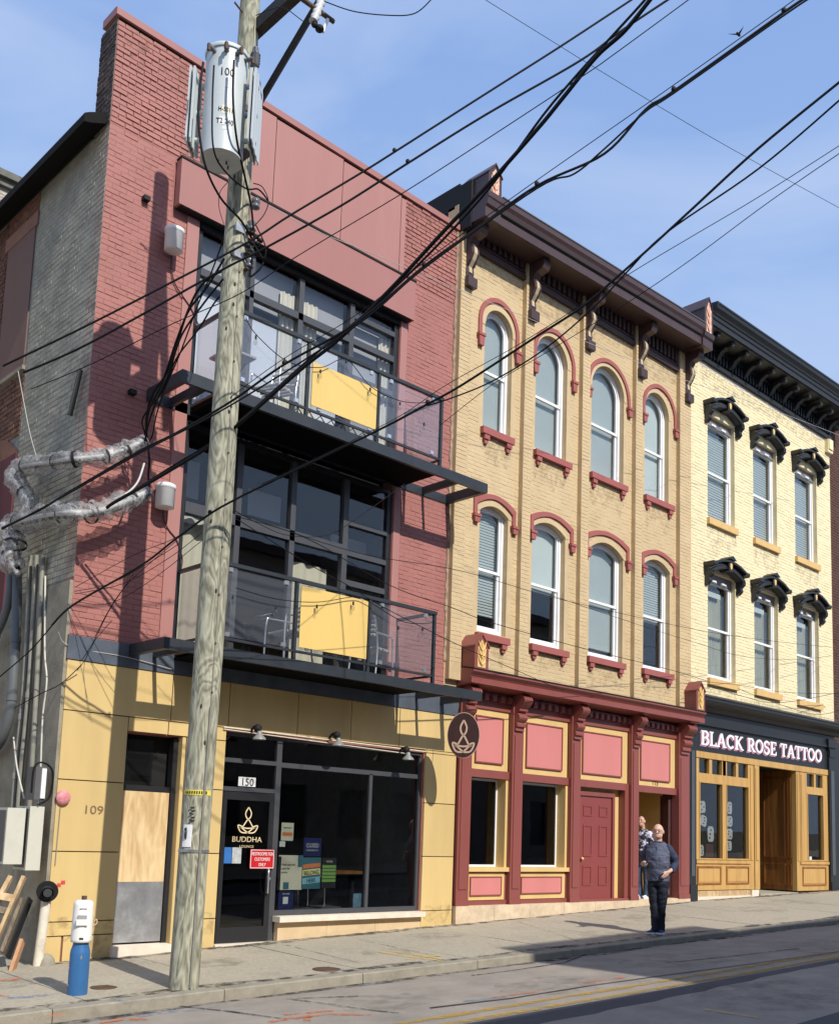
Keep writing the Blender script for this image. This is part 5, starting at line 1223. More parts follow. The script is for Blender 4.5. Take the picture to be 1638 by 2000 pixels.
def sheet_(u, v, w_, h, rot, mt=PAPERW, lab='flash_sheet'):
    p = at(u, v, .09); c_, s_ = math.cos(rot), math.sin(rot); n = 12; pts = []
    for k in range(n):
        q = 2*math.pi*k/n; a = w_*max(-1, min(1, 1.25*math.cos(q))); b = h*max(-1, min(1, 1.25*math.sin(q)))
        pts.append((p.x+a*c_-b*s_, p.z+a*s_+b*c_))
    o = MB().prism(pts, .088, .092).build(lab, mt, TWl)
    m = MB()
    for k in range(3):
        a, b = random.uniform(-.5, .5)*w_, (k-1)*h*.5; m.sphere((p.x+a, .087, p.z+b), w_*.28, .001, h*.13, 8, 5)
    m.build('drawing', INK, o)
for u, v, w_, h, r in ((1371, 1576, .12, .13, .05), (1373, 1603, .13, .12, -.25), (1387, 1629, .13, .17, .03), (1369, 1661, .09, .12, .05), (1424, 1578, .10, .14, 0), (1424, 1604, .12, .12, 0), (1424, 1629, .12, .12, 0), (1423, 1652, .11, .11, 0)): sheet_(u, v, w_, h, r)
p = at(1384, 1660, .09); f_ = MB().box(p.x-.14, p.x+.17, .085, .1, p.z-.15, p.z+.13).build('framed_picture', M('brown_frame', (.10, .035, .02), .5), TWl)
p = at(1582, 1677, .05); MB().box(p.x-.06, p.x+.06, .05, .055, p.z-.06, p.z+.05).build('sticker', PAPERW, TWr)

SOOT = masked('soot_streak', (.12, .09, .05), .46, .74, 7, .42)
def soot(a, b, z1_, L_, parent, y_=-.0085):
    m = MB(); n = 8; rr = random.Random(int(a*97))
    v = []
    for k in range(n+1):
        x_ = a+(b-a)*k/n; v += [(x_, y_, z1_-L_*rr.uniform(.35, 1)), (x_, y_, z1_)]
    m.add(v, [(2*k, 2*k+2, 2*k+3, 2*k+1) for k in range(n)]); m.build('soot_streak', SOOT, parent)
for a, b in TU:
    for zz in (8.96, 5.24): soot(a-.05, b+.06, zz, .7, TB)
for a, b, s_, r_, *_ in WY: soot(a-.02, b+.02, 8.83, .6, YB)
for a, b, s_, r_, *_ in WZ: soot(a-.02, b+.02, 5.1, .5, YB)
soot(12.4, 19.1, 12.16, .5, YB); soot(19.7, 26.7, 12.7, .5, TB); soot(5.6, 6.7, 12.42, .6, RB, -.014); soot(10.85, 12.0, 12.3, .6, RB, -.014)
for a, b in ((5.55, 6.38), (7.3, 7.85), (11.78, 12.4)): soot(a, b, .55, .5, RB, -.0215)
# ================================================================== neighbours
DB = thing('dark_brick_building', 'dark brown brick building at the right edge of the photo beside the cream building', 'building', (26.8, .4, .6))
m = MB(); m.box(26.79, 36, .12, 9, -.2, 14.2); dw = m.build('wall', M('dark_mortar', (.05, .035, .03), .9), DB)
m = MB(); m.box(26.86, 36, .06, .119, .2, 4.4); m.build('shopfront', BLACK, DB)
bricks(dw, 26.8, 28.6, 4.5, 14.1, .12, [], M('dark_brown_brick', (.10, .045, .03), .8, .2, 5, rnd=.2), nind=100)
BB = thing('far_brick_building', 'weathered cream and red brick building top seen above the dark eave at far left', 'building', (4, 9.5, 0))
m = MB(); m.box(-8, 5.45 if False else 7.85, 9.4, 16, -.5, 15.3); bw = m.build('wall', OLDJ, BB)
bricks(bw, 5.5, 7.85, 13.2, 15.25, 9.4, [], CREAMB, nind=200, L=.2, H=.064)
me = brick_mesh(.2, .064, OLDB, 'y', .012)
for k in range(60):
    inst(me, 'brick', bw, (5.6+random.randrange(10)*.2105, 9.395, 13.2+random.randrange(26)*.0745))
m = MB(); m.box(-8, 7.95, 9.2, 16, 15.45, 15.6); m.box(-8, 7.9, 9.3, 16, 15.3, 15.45); m.build('coping', M('weathered_coping', (.13, .13, .11), .8, .3, 6), BB)
# street opposite (behind the camera): casts the long shadows and shows in the glass
def opposite(x0_, x1_, h, yf, col, lb, n):
    t = thing('opposite_building', lb, 'building', (x0_, yf, -.5)); z0_ = G((x0_+x1_)/2)-.5
    m = MB(); rr = []
    st_ = (x1_-x0_)/n
    fl = int((h-1.5)/3.6)
    for k in range(n):
        for j in range(max(1, fl)):
            rr.append((x0_+st_*(k+.28), x0_+st_*(k+.72), 1.4+j*3.6, 3.2+j*3.6))
    zs = sorted({z0_, h} | {z for r in rr for z in (r[2], r[3]) if z < h})
    for a, b in zip(zs, zs[1:]):
        mid = (a+b)/2; p_ = x0_
        for r in sorted(q for q in rr if q[2] < mid < q[3]): m.box(p_, r[0], yf-.3, yf, a, b); p_ = r[1]
        m.box(p_, x1_, yf-.3, yf, a, b)
    m.box(x0_, x1_, yf-8, yf-.4, z0_, h-.1); m.build('wall', col, t)
    m = MB(); m.box(x0_-.1, x1_+.1, yf-8, yf+.25, h, h+.35); m.build('cornice', BROWN, t)
    for r in rr:
        if r[3] < h: MB().box(r[0], r[1], yf-.25, yf-.2, r[2], r[3]).build('window', M('w', (.05, .06, .07), .15) if 'w' not in bpy.data.materials else bpy.data.materials['w'], t)
YF = -16.2
GREYO = M('opposite_grey_brick', (.30, .27, .24), .8, .15, 2); REDO = M('opposite_red_brick', (.24, .11, .08), .8, .15, 2)
opposite(-18, 4.0, 7.3, YF, REDO, 'low red brick building across the street behind the viewer, left', 6)
opposite(4.4, 10.0, 8.7, YF, GREYO, 'grey brick building across the street behind the viewer, middle', 3)
opposite(10.0, 14.6, 11.55, YF, REDO, 'taller red brick building across the street behind the viewer', 3)
opposite(14.6, 36, 10.9, YF, GREYO, 'long grey brick building across the street behind the viewer, right', 8)
m = MB(); sheet(m, rx, [-16.2, -11.3], lambda x, y: road(x, -11.3)+.1); m.build('opposite_sidewalk', CONC, kind='structure')

# ================================================================== UTILITY POLE
def bolt(p, d, r, mat, name, parent, L=.1):
    m = MB(); m.tube([p, Vector(p)+Vector(d)*L], r, 8); return m.build(name, mat, parent)
pb = onwalk(360, 1930)
PX = [(6.055, -.08), (6.075, 1.5), (6.105, 3.3), (6.125, 5.25), (6.135, 9.0), (6.12, 12.6)]
UP = thing('utility_pole', 'tall weathered wooden utility pole at the kerb in front of the red building', 'pole', (6.055, -2.3, walk(6.05, -2.3)))
def pole_c(z): return Vector((lerp(z, [b for a, b in PX], [a for a, b in PX]), -2.3, z))
m = MB(); zz = [-.1+i*.45 for i in range(29)]
m.tube([pole_c(z) for z in zz], [lerp(z, [0, 5, 9, 12.6], [.160, .158, .138, .112]) for z in zz], 28); m.build('shaft', POLEM, UP)
def onpole(z, ang, out=.0):
    c_ = pole_c(z); r_ = lerp(z, [0, 5, 9, 12.6], [.160, .158, .138, .112])+out; q = R(ang)
    return Vector((c_.x+r_*math.sin(q), c_.y-r_*math.cos(q), z))
# camera sees the pole from azimuth about -31 deg
m = MB(); m.tube([onpole(z, -8, .006) for z in [.0+i*.4 for i in range(26)]], .007, 6); m.build('ground_wire', PVC, UP)
m = MB(); m.tube([onpole(.0, -8, .012), onpole(1.5, -8, .012), onpole(3., -8, .012)], .014, 6); m.build('wire_guard', PVC, UP)
m = MB()
for k in range(16):
    m.box(*(lambda p: (p.x-.008, p.x+.008, p.y-.012, p.y+.006, p.z, p.z+.02))(onpole(.4+k*.55, -8, .01)))
m.build('staple', IRON, UP)
def band(z, h, mat, name, a0=0, a1=360, out=.004):
    m = MB(); n = 24; v = []
    for i in range(n+1):
        q = a0+(a1-a0)*i/n; v += [onpole(z, q, out), onpole(z+h, q, out)]
    v2 = [p+(Vector((p.x, p.y, 0))-Vector((pole_c(z).x, -2.3, 0))).normalized()*-.006 for p in v]
    m.add(v+v2, [(2*i, 2*i+2, 2*i+3, 2*i+1) for i in range(n)]+[(2*i+1, 2*i+3, 2*(n+1)+2*i+3, 2*(n+1)+2*i+1) for i in range(n)]); return m.build(name, mat, UP)
tg = band(2.03, .055, M('yellow_tag', (.75, .62, .08), .5), 'tag_band', -95, 25)
m = MB()
for k in range(10):
    p = onpole(2.04, -80+k*9, .007); m.box(p.x-.007, p.x+.007, p.y-.002, p.y+.002, 2.043, 2.075)
m.build('digits', INK, tg)
fl = band(1.47, .24, PAPER, 'paper_flyer', -80, -42, .008)
m = MB(); p = onpole(1.6, -64, .011); m.sphere(p, .025, .006, .05, 10, 6); m.sphere(p+Vector((-.01, -.0, .06)), .018, .006, .02, 8, 5); m.build('flyer_picture', INK, fl)
for k in range(3): band(1.44-k*.012, .008, GALV, 'tie_wire', 0, 360, .006+k*.003)
m = MB()
for z, q in ((8.9, -75), (9.3, -60), (7.4, -50), (6.4, -15), (5.1, -60), (4.3, -20), (3.0, -45), (10.9, -30), (10.85, -22), (7.95, -25), (7.7, -25), (2.6, -20)):
    m.sphere(onpole(z, q, -.004), .014, .012, .03, 8, 5)
m.build('knot', M('dark_knot', (.04, .03, .02), .9), UP)
for k in range(6):
    z = 1.75+.035*(k % 5); p = onpole(z, -48+4*(k % 2), .004); MB().box(p.x-.03, p.x+.03, p.y-.01, p.y, z, z+.012).build('brand_mark', INK, UP)
for z in (8.85, 8.30, 9.2): bolt(onpole(z, -48, -.01), (-.6, -.6, 0), .012, IRON, 'bolt', UP, .09)
for z, h in ((8.6, .10), (8.28, .10)):
    p = onpole(z, -20, .0); MB().box(p.x-.06, p.x+.06, p.y-.03, p.y, z, z+h).build('plate', GALV, UP)
# rack of spool insulators on the street side
for z in (8.72, 8.45, 8.25):
    p = onpole(z, 25, .06); mm = MB(); mm.lathe((p.x, p.y, z-.06), [(.03, 0), (.055, .01), (.03, .05), (.03, .06), (.055, .10), (.03, .12)], 14); mm.build('insulator', PORC, UP)
    MB().box(p.x-.05, p.x+.0, p.y-.02, p.y+.1, z-.085, z-.07).build('insulator_bracket', IRON, UP)
p = onpole(9.0, 25, .07); m = MB(); m.lathe((p.x+.03, p.y, 8.95), [(.02, 0), (.05, .01), (.05, .05), (.03, .06), (.05, .07), (.05, .12), (.02, .13)], 14); m.build('insulator', PORC, UP)
# arms
A0 = atx(505, 45, 6.2); A1 = A0+Vector((0, -2.4, 0))
MB().box(6.15, 6.27, A0.y-2.6, -2.2, A0.z-.13, A0.z+.03).build('crossarm', ARMW, UP)
B0 = atx(516, 185, 6.24); B1 = atx(625, 0, 6.24); dB = (B1-B0)
m = MB(); m.tube([B0-dB*.1, B0+dB*1.6], .045, 4); m.build('brace_arm', ARMW, UP)
a_, b_ = at(578, -8, -3.7), at(652, 40, -3.7)
m = MB(); m.tube([(a_.x, -3.7, (a_.z+b_.z)/2), (b_.x, -3.7, (a_.z+b_.z)/2)], .028, 6); m.build('cutout_arm', IRON, UP)
p0, p1 = at(628, 2, -3.72), at(612, 42, -3.72)
m = MB(); n = 9; q = [p0.lerp(p1, i/n) for i in range(n+1)]; m.tube(q, [.03+.022*(i % 2) for i in range(n+1)], 12); m.build('insulator', M('pale_porcelain', (.6, .6, .58), .25), UP)
p0, p1 = at(640, 38, -3.72), at(630, 62, -3.72); m = MB(); m.tube([p0, p1], .02, 8); m.build('fuse_tube', LAMPW, UP)
m = MB(); m.sphere(at(624, 56, -3.72), .05, .05, .04); m.sphere(at(614, 48, -3.72), .035); m.build('fuse_clamp', BLK, UP)
bolt(at(458, 4, -2.36), (.12, 0, -.06), .012, IRON, 'bolt', UP, 1)
p = at(499, 112, -2.45); m = MB(); m.lathe((p.x, p.y, p.z-.17), [(.025, 0), (.03, .05), (.055, .06), (.035, .085), (.06, .095), (.035, .12), (.06, .13), (.035, .155), (.06, .165), (.035, .19), (.06, .2), (.04, .23), (.035, .29)], 16); m.build('arrester', PORC, UP)

# transformer
TC = Vector((5.6, -2.75, 0))
TR = thing('transformer', 'light grey pole mounted transformer can with ribbed cooling panels', 'transformer', (5.6, -2.75, 9.1))
m = MB(); m.lathe((5.6, -2.75, 9.1), [(.235, .0), (.235, 1.24)], 36); m.build('tank', TXG, TR)
m = MB(); m.lathe((5.6, -2.75, 10.34), [(.25, 0), (.255, .02), (.25, .045), (.18, .09), (.06, .11)], 36); m.build('lid', TXG, TR)
for dx, dy in ((-.05, -.02), (.03, -.06), (.09, 0)): bolt((5.6+dx, -2.75+dy, 9.085), (0, 0, -1), .01, IRON, 'drain_bolt', TR, .035)
for sg, d_, s0, s1 in ((1, .35, -.19, .27), (-1, .35, -.2, .16)):
    for lay in (0, .045):
        m = MB(); ax = Vector((.707, .707, 0)); nn = Vector((.707, -.707, 0))*sg
        c_ = Vector((5.6, -2.75, 0))+nn*(d_+lay-.03)
        nseg = 12; pts = []
        v = []
        for k in range(nseg+1):
            s_ = s0+(s1-s0)*k/nseg; bump = .008*(1 if k % 3 == 1 else 0)
            for z_, c2 in ((9.22, .03), (10.14, -.03)):
                zz_ = z_+(c2 if k in (0, nseg) else 0)
                v.append(c_+ax*s_+nn*(.006+bump)+Vector((0, 0, zz_)))
        n2 = len(v); v += [p-nn*.016 for p in v]
        fs = [(2*k, 2*k+2, 2*k+3, 2*k+1) for k in range(nseg)]+[(n2+2*k, n2+2*k+1, n2+2*k+3, n2+2*k+2) for k in range(nseg)]
        fs += [(2*k, n2+2*k, n2+2*k+2, 2*k+2) for k in range(nseg)]+[(2*k+1, 2*k+3, n2+2*k+3, n2+2*k+1) for k in range(nseg)]+[(0, 1, n2+1, n2), (2*nseg, n2+2*nseg, n2+2*nseg+1, 2*nseg+1)]
        m.add(v, fs); m.build('radiator_panel', TXG, TR)
    for z_ in (9.35, 9.68, 10.02):
        m = MB(); nn = Vector((.707, -.707, 0))*sg; c_ = Vector((5.6, -2.75, z_)); m.tube([c_+nn*.2, c_+nn*.38], .03, 10); m.build('radiator_pipe', TXG, TR)
vd = Vector((-.48, -.877, 0))
def ontank(ang, z, out=0): q = R(ang); return Vector((5.6-math.sin(q)*(.235+out), -2.75-math.cos(q)*(.235+out), z))
for a_ in (70, 35, 5, -25):
    p = ontank(a_, 10.28); o_ = Vector((p.x-5.6, p.y+2.75, 0)).normalized()
    m = MB(); q = [p+o_*(.02*k) for k in range(6)]; m.tube(q, [.03, .018, .032, .018, .03, .015], 10); B_ = m.build('bushing', PORC, TR)
    m = MB(); m.box(p.x+o_.x*.1-.015, p.x+o_.x*.1+.015, p.y+o_.y*.1-.015, p.y+o_.y*.1+.015, p.z-.06, p.z+.02); m.build('terminal', IRON, B_)
for a_ in (-70, -110):
    c_ = ontank(a_, 10.42, -.07); m = MB(); m.lathe((c_.x, c_.y, 10.38), [(.03, 0), (.045, .02), (.028, .04), (.045, .06), (.028, .08), (.04, .1), (.015, .16)], 12); m.build('bushing', M('grey_bushing', (.5, .5, .5), .3) if a_ == -70 else bpy.data.materials['grey_bushing'], TR)
def tanktext(s_, size, ang0, z, mat=INK, sx=1., name='lettering'):
    cu = bpy.data.curves.new('t', 'FONT'); cu.body = s_; cu.size = size; cu.align_x = 'CENTER'; cu.extrude = .002; cu.resolution_u = 3
    o = bpy.data.objects.new('t', cu); COL.objects.link(o); dg = bpy.context.evaluated_depsgraph_get(); dg.update()
    me = bpy.data.meshes.new_from_object(o.evaluated_get(dg)); bpy.data.objects.remove(o)
    P_ = TR['_o']
    for v in me.vertices:
        a, b, d = v.co; q = R(ang0)-a*sx/.24; rr = .2365+d+.002
        v.co = (5.6-math.sin(q)*rr-P_[0], -2.75-math.cos(q)*rr-P_[1], z+b-P_[2])
    me.materials.clear(); me.materials.append(mat); r = bpy.data.objects.new(name, me); COL.objects.link(r); r.parent = TR; r['_o'] = P_
tanktext('100', .13, 30, 9.98, sx=.9)
def tankpatch(a0, a1, z0_, z1_, mat, name):
    m = MB(); v = []
    for k in range(7):
        q = a0+(a1-a0)*k/6; v += [ontank(q, z0_, .0015), ontank(q, z1_, .0015)]
    m.add(v, [(2*k+1, 2*k+3, 2*k+2, 2*k) for k in range(6)]); return m.build(name, mat, TR)
tankpatch(38, 12, 9.52, 9.62, PAPERC, 'label'); tanktext('H-5011', .075, 27, 9.545, sx=.75)
tankpatch(44, 10, 9.385, 9.48, PAPERW, 'label'); tanktext('T2 240', .085, 28, 9.40, sx=.8)
tankpatch(34, 22, 9.33, 9.36, PAPERW, 'label'); tankpatch(33, 20, 9.84, 9.91, PAPERW, 'nameplate')
m = MB(); m.box(5.75, 6.05, -2.62, -2.4, 9.45, 9.52); m.box(5.75, 6.05, -2.62, -2.4, 10.0, 10.07); m.build('hanger_bracket', IRON, TR)

# ------------------------------------------------------------------ cables
def P3(u, v, spec):
    k, val = spec
    return at(u, v, val) if k == 'y' else atz(u, v, val) if k == 'z' else atx(u, v, val)
def cpath(pts, s0, s1):
    if s0 == 'corner': return [at(u, v, s1) if u >= 160 else (lambda q: q if q.y > s1 else at(u, v, s1))(atx(u, v, 5.2)) for u, v in pts]
    if len(pts[0]) == 3: return [at(*p) for p in pts]
    a, b = P3(*pts[0], s0), P3(*pts[-1], s1)
    d0, d1 = (a-EYE).dot(CF), (b-EYE).dot(CF)
    L = [0]
    for i in range(1, len(pts)): L.append(L[-1]+math.hypot(pts[i][0]-pts[i-1][0], pts[i][1]-pts[i-1][1]))
    return [EYE+ray(u, v)/( (1-l/L[-1])/d0+(l/L[-1])/d1 ) for (u, v), l in zip(pts, L)]
def cable(pts, s0, s1, r, lb, grp='overhead utility cables', mat=None, name='overhead_cable', clamps=(), tie=0):
    path = smoothpath(cpath(pts, s0, s1), 7)
    o = MB().tube(path, r, 7).build(name, mat or CABLE, label=lb, cat='cable', group=grp)
    for c_ in clamps:
        best = min(path, key=lambda q: (lambda e: (e.dot(CR)/e.dot(CF)*FPX+PPX-c_[0])**2+(e.dot(CD)/e.dot(CF)*FPX+PPY-c_[1])**2)(q-EYE))
        MB().sphere(best+Vector((0, 0, .02)), r*1.6+.006, r*1.5+.006, r*1.6+.008, 10, 6).build('clamp', BLK, o)
    return o
y_ = ('y', -2.5)
cable([(6, 715), (170, 636), (336, 551), (488, 471), (566, 421), (703, 339), (770, 297), (950, 182), (1092, 92), (1238, -4)], ('y', -2.2), ('z', 10.6), .011, 'uppermost black cable crossing from the brown shutter past the pole to the top edge', clamps=[(770, 297)])
cable([(46, 728), (150, 683), (266, 621), (436, 526), (517, 485), (664, 403), (796, 319), (950, 223), (1130, 120), (1210, 62), (1312, -6)], ('y', -2.2), ('z', 10.2), .0115, 'second highest black cable on the left, fixed at the sill of the brown shutter', clamps=[(796, 319)])
cable([(61, 760), (177, 712), (336, 633), (470, 573), (581, 500), (780, 381), (950, 272), (1140, 147), (1200, 105), (1346, -2)], ('y', -2.2), ('z', 9.6), .005, 'thin black wire running parallel under the two upper cables')
cable([(209, 992), (228, 979), (324, 924), (440, 850), (584, 725), (664, 661), (761, 566), (868, 450), (951, 363), (1051, 250), (1100, 190), (1165, 110), (1220, 60), (1275, -8)], ('y', -.7), ('z', 9.5), .021, 'thickest black cable bundle rising from the wrapped conduits across the middle to the top edge')
cable([(218, 986), (330, 915), (445, 842), (600, 705), (760, 572), (940, 386), (1080, 200), (1250, 10), (1262, -6)], ('y', -.72), ('z', 9.6), .013, 'black cable twisted alongside the thickest bundle')
cable([(4, 1032), (80, 995), (137, 960), (275, 880), (346, 845), (450, 785), (555, 712), (694, 632), (828, 520), (926, 450), (1048, 363), (1180, 300), (1260, 214), (1315, 178), (1530, 24), (1575, -6)], ('y', -1.2), ('z', 9.4), .0125, 'black cable with spacer blobs rising from lower left to the top right corner', clamps=[(555, 708), (828, 520), (1048, 363), (1315, 175), (1530, 22)])
cable([(4, 1034), (120, 972), (275, 884), (450, 792), (694, 637), (828, 524), (1048, 368), (1120, 340), (1175, 295), (1260, 218), (1315, 182), (1530, 30), (1584, -6)], ('y', -1.2), ('z', 9.3), .009, 'black cable lashed beneath the one with the spacer blobs')
cable([(450, 776), (555, 700), (694, 616), (828, 512), (926, 440), (1048, 352), (1315, 166), (1530, 14), (1552, -2)], ('y', -2.45), ('z', 9.5), .0045, 'thin messenger wire above the cable with the spacer blobs')
cable([(102, 1221), (146, 1180), (275, 1105), (343, 1053), (410, 1004), (459, 976), (511, 950), (737, 841), (835, 789), (905, 750), (1040, 662), (1134, 601), (1200, 545), (1274, 479), (1350, 409), (1480, 290), (1645, 155)], ('y', -.5), ('z', 8.6), .0125, 'black cable from the brick corner past the lower pole, upper of a joined pair', clamps=[(410, 1004), (835, 789)])
cable([(835, 792), (880, 778), (960, 745), (1060, 684), (1155, 604), (1225, 530), (1300, 455), (1480, 330), (1645, 190)], ('y', -2.9), ('z', 8.5), .0095, 'black cable splitting off under the joined pair toward the right edge')
cable([(511, 946), (760, 824), (871, 752), (1000, 680), (1119, 606), (1238, 529), (1350, 462), (1480, 385), (1645, 280)], ('y', -2.5), ('z', 8.4), .004, 'thin wire below the joined pair toward the right edge, upper of two')
cable([(860, 830), (960, 752), (1064, 690), (1228, 589), (1350, 506), (1500, 395), (1645, 295)], ('y', -2.6), ('z', 8.3), .0045, 'thin wire below the joined pair toward the right edge, lower of two')
cable([(945, -2), (1093, 90), (1166, 135), (1400, 275), (1645, 410)], ('z', 11.5), ('z', 11.0), .0035, 'lone thin wire crossing the open sky from top centre down to the right edge')
cable([(632, 2), (690, 22), (760, 30), (810, 26), (845, -4)], ('y', -3.7), ('y', -5), .006, 'short slack wire drooping against the sky right of the pole top')
cable([(500, 30), (540, 15), (560, 18), (590, 40), (606, 46)], ('y', -2.45), ('y', -3.7), .005, 'jumper wire from the pole top to the fuse holder', 'jumper leads at the pole')
cable([(526, 403), (615, 450), (725, 494), (813, 532), (850, 547), (1064, 635), (1200, 690), (1347, 746), (1467, 786), (1560, 820), (1645, 853)], ('y', -2.0), ('y', -1.5), .0045, 'pale thin wire from the pole across the yellow and cream upper walls', mat=CABG)
cable([(455, 995), (500, 1020), (560, 1045), (640, 1045), (700, 1010), (790, 945)], ('y', -2.5), ('y', -2.4), .004, 'slack thin wire looping right of the pole in front of the second floor glass')
cable([(460, 1012), (600, 1100), (677, 1142), (760, 1192), (900, 1262), (1010, 1310), (1100, 1350)], ('y', -2.5), ('y', -.5), .0055, 'thin wire from the pole down across the lower balcony to the oxblood cornice')
cable([(460, 1008), (600, 1052), (763, 1144), (880, 1186), (960, 1216), (1130, 1264), (1300, 1306), (1380, 1330)], ('y', -2.5), ('y', -.6), .0055, 'thin wire from the pole descending to the right over the first yellow windows')
cable([(462, 1002), (700, 1080), (900, 1115), (1100, 1172), (1360, 1230), (1469, 1247), (1560, 1258), (1623, 1264)], ('y', -2.5), ('y', -.3), .0045, 'thin wire from the pole reaching the right end of the cream wall, upper')
cable([(1040, 1150), (1200, 1205), (1360, 1256), (1450, 1282), (1550, 1288), (1623, 1281)], ('y', -1.6), ('y', -.3), .004, 'thin wire sagging across the lower cream windows, lower')
cable([(1360, 1330), (1440, 1338), (1530, 1352), (1638, 1355)], ('y', -.5), ('y', -.4), .005, 'thin wire just above the black shopfront cornice, straight one')
cable([(1390, 1342), (1450, 1360), (1500, 1372), (1560, 1368), (1638, 1352)], ('y', -.5), ('y', -.4), .006, 'thin wire just above the black shopfront cornice, sagging one')
cable([(1440, 1345), (1510, 1372), (1590, 1395), (1638, 1388)], ('y', -.5), ('y', -.4), .006, 'dark drooping wire at the right end of the black shopfront cornice')
# transformer leads
cable([(397, 122, -2.95), (390, 180, -2.98), (388, 240, -2.98), (400, 320, -2.95), (430, 385, -2.8), (470, 430, -2.62), (492, 466, -2.52)], None, None, .013, 'left black lead looping from the transformer down to the pole', 'transformer leads')
cable([(418, 128, -3.08), (415, 200, -3.08), (417, 290, -3.06), (440, 335, -2.9), (480, 368, -2.65), (505, 370, -2.55), (524, 392, -2.5)], None, None, .010, 'middle black lead looping from the transformer round the pole', 'transformer leads')
cable([(457, 118, -3.1), (455, 190, -3.1), (462, 270, -3.06), (478, 345, -2.8), (490, 400, -2.65), (495, 450, -2.58), (497, 480, -2.55)], None, None, .013, 'right black lead hanging from the transformer straight down', 'transformer leads')
cable([(438, 440), (428, 405), (430, 375), (446, 355)], ('y', -2.5), ('y', -2.45), .004, 'thin looped wire at the left of the pole under the transformer', 'transformer leads')
cable([(490, 448), (515, 420), (524, 392), (512, 365), (495, 358)], ('y', -2.6), ('y', -2.5), .006, 'short jumper behind the spool insulators on the pole', 'jumper leads at the pole')
cable([(497, 478), (515, 505), (518, 480), (500, 440)], ('y', -2.55), ('y', -2.6), .008, 'small black loop right of the pole below the insulators', 'jumper leads at the pole')
cable([(492, 490), (492, 515), (488, 540), (505, 528), (515, 512)], ('y', -2.55), ('y', -2.6), .012, 'black drip loop tied at the pole right side', 'jumper leads at the pole')
t = thing('cable_splice', 'cluster of black splice clamps where cables meet the pole under the insulators', 'cable splice', at(495, 470, -2.5))
for (u, v) in ((492, 455), (500, 462), (490, 474), (503, 476), (484, 480), (508, 470)):
    p = at(u, v, -2.56); MB().sphere(p, .04, .035, .028, 10, 6).build('clamp', BLK, t)
# bundle dropping from the pole to the wrapped conduits
for k, (pts, r_) in enumerate([([(438, 505), (405, 560), (370, 605), (345, 665), (318, 745), (292, 800), (284, 856)], .013), ([(455, 520), (400, 550), (366, 610), (330, 720), (298, 770), (286, 820), (288, 860)], .014),
                                ([(436, 545), (400, 590), (355, 655), (330, 730), (305, 785), (290, 830), (282, 870)], .012), ([(436, 470), (410, 540), (385, 600), (352, 690), (322, 760), (306, 810), (298, 850), (288, 866)], .009), ([(450, 560), (420, 590), (390, 640), (345, 700), (320, 760), (280, 815), (283, 845), (292, 880)], .010)]):
    cable(pts, ('y', -2.35), ('y', -.5), r_, ['black cable dropping from pole to wrapped conduits, leftmost strand', 'black cable dropping from pole to wrapped conduits, thickest strand', 'black cable dropping from pole to wrapped conduits, lower strand', 'thin straight black cable dropping from pole to wrapped conduits', 'black cable dropping from pole to wrapped conduits, outermost loop at the bottom'][k], 'cables dropping to the wrapped conduits')
cable([(282, 905), (270, 940), (250, 962), (222, 975)], ('y', -.5), ('y', -.5), .014, 'pale grey hose curving between the two wrapped bundles', 'cables dropping to the wrapped conduits', mat=M('pale_hose', (.5, .5, .47), .4))
cable([(288, 860), (292, 900), (290, 930), (293, 960)], ('y', -.5), ('y', -.5), .014, 'black cable linking the two wrapped bundles', 'cables dropping to the wrapped conduits')
for k, pts in enumerate([[(147, 1147), (260, 1085), (343, 1050), (410, 1000)], [(147, 1160), (240, 1140), (330, 1090), (395, 1040)], [(150, 1175), (215, 1178), (300, 1130), (420, 1035)], [(185, 1245), (220, 1180), (260, 1130), (345, 1056)], [(146, 1155), (215, 1140), (290, 1100), (350, 1062)]]):
    cable(pts, ('y', -.2), ('y', -2.2), .004, ['thin drop wire at the brick corner, highest', 'thin drop wire at the brick corner, second highest', 'thin slack drop wire at the brick corner', 'thin steep drop wire crossing the dark metal band', 'thin drop wire meeting the thick cable near the balcony'][k], 'thin drop wires at the brick corner')
cable([(160, 1290), (185, 1250), (215, 1190), (262, 1120)], ('y', -.15), ('y', -.6), .005, 'thin wire sloping over the dark metal band at the left', 'thin drop wires at the brick corner')
cable([(30, 1382), (80, 1355), (120, 1335), (160, 1298)], ('y', .3), ('y', -.15), .006, 'dark wire over the conduits reaching the tan panel corner', 'thin drop wires at the brick corner')
cable([(0, 1322), (60, 1270), (102, 1222)], ('y', .6), ('y', -.4), .008, 'black cable end running down over the conduits at far left', 'thin drop wires at the brick corner')
cable([(115, 1235), (125, 1255), (160, 1268), (250, 1284), (335, 1307)], ('y', -.08), ('y', -.06), .006, 'pale wire along the dark metal band above the tan panels', 'thin drop wires at the brick corner', mat=CABG)
cable([(36, 725), (48, 790), (60, 850), (74, 900)], ('x', 5.45), ('x', 5.40), .006, 'pale cord hanging on the grey side wall below the brown shutter', 'thin drop wires at the brick corner', mat=CABG)
t = thing('wall_bracket', 'dark channel bracket leaning on the grey side wall', 'bracket', atx(145, 815, 5.4))
a_, b_ = atx(158, 722, 5.45), atx(137, 812, 5.45); m = MB(); m.tube([a_, b_], .035, 4); m.tube([a_+Vector((-.03, -.04, 0)), b_+Vector((-.03, -.04, 0))], .012, 4); m.build('channel', M('dark_channel', (.07, .07, .06), .6), t)

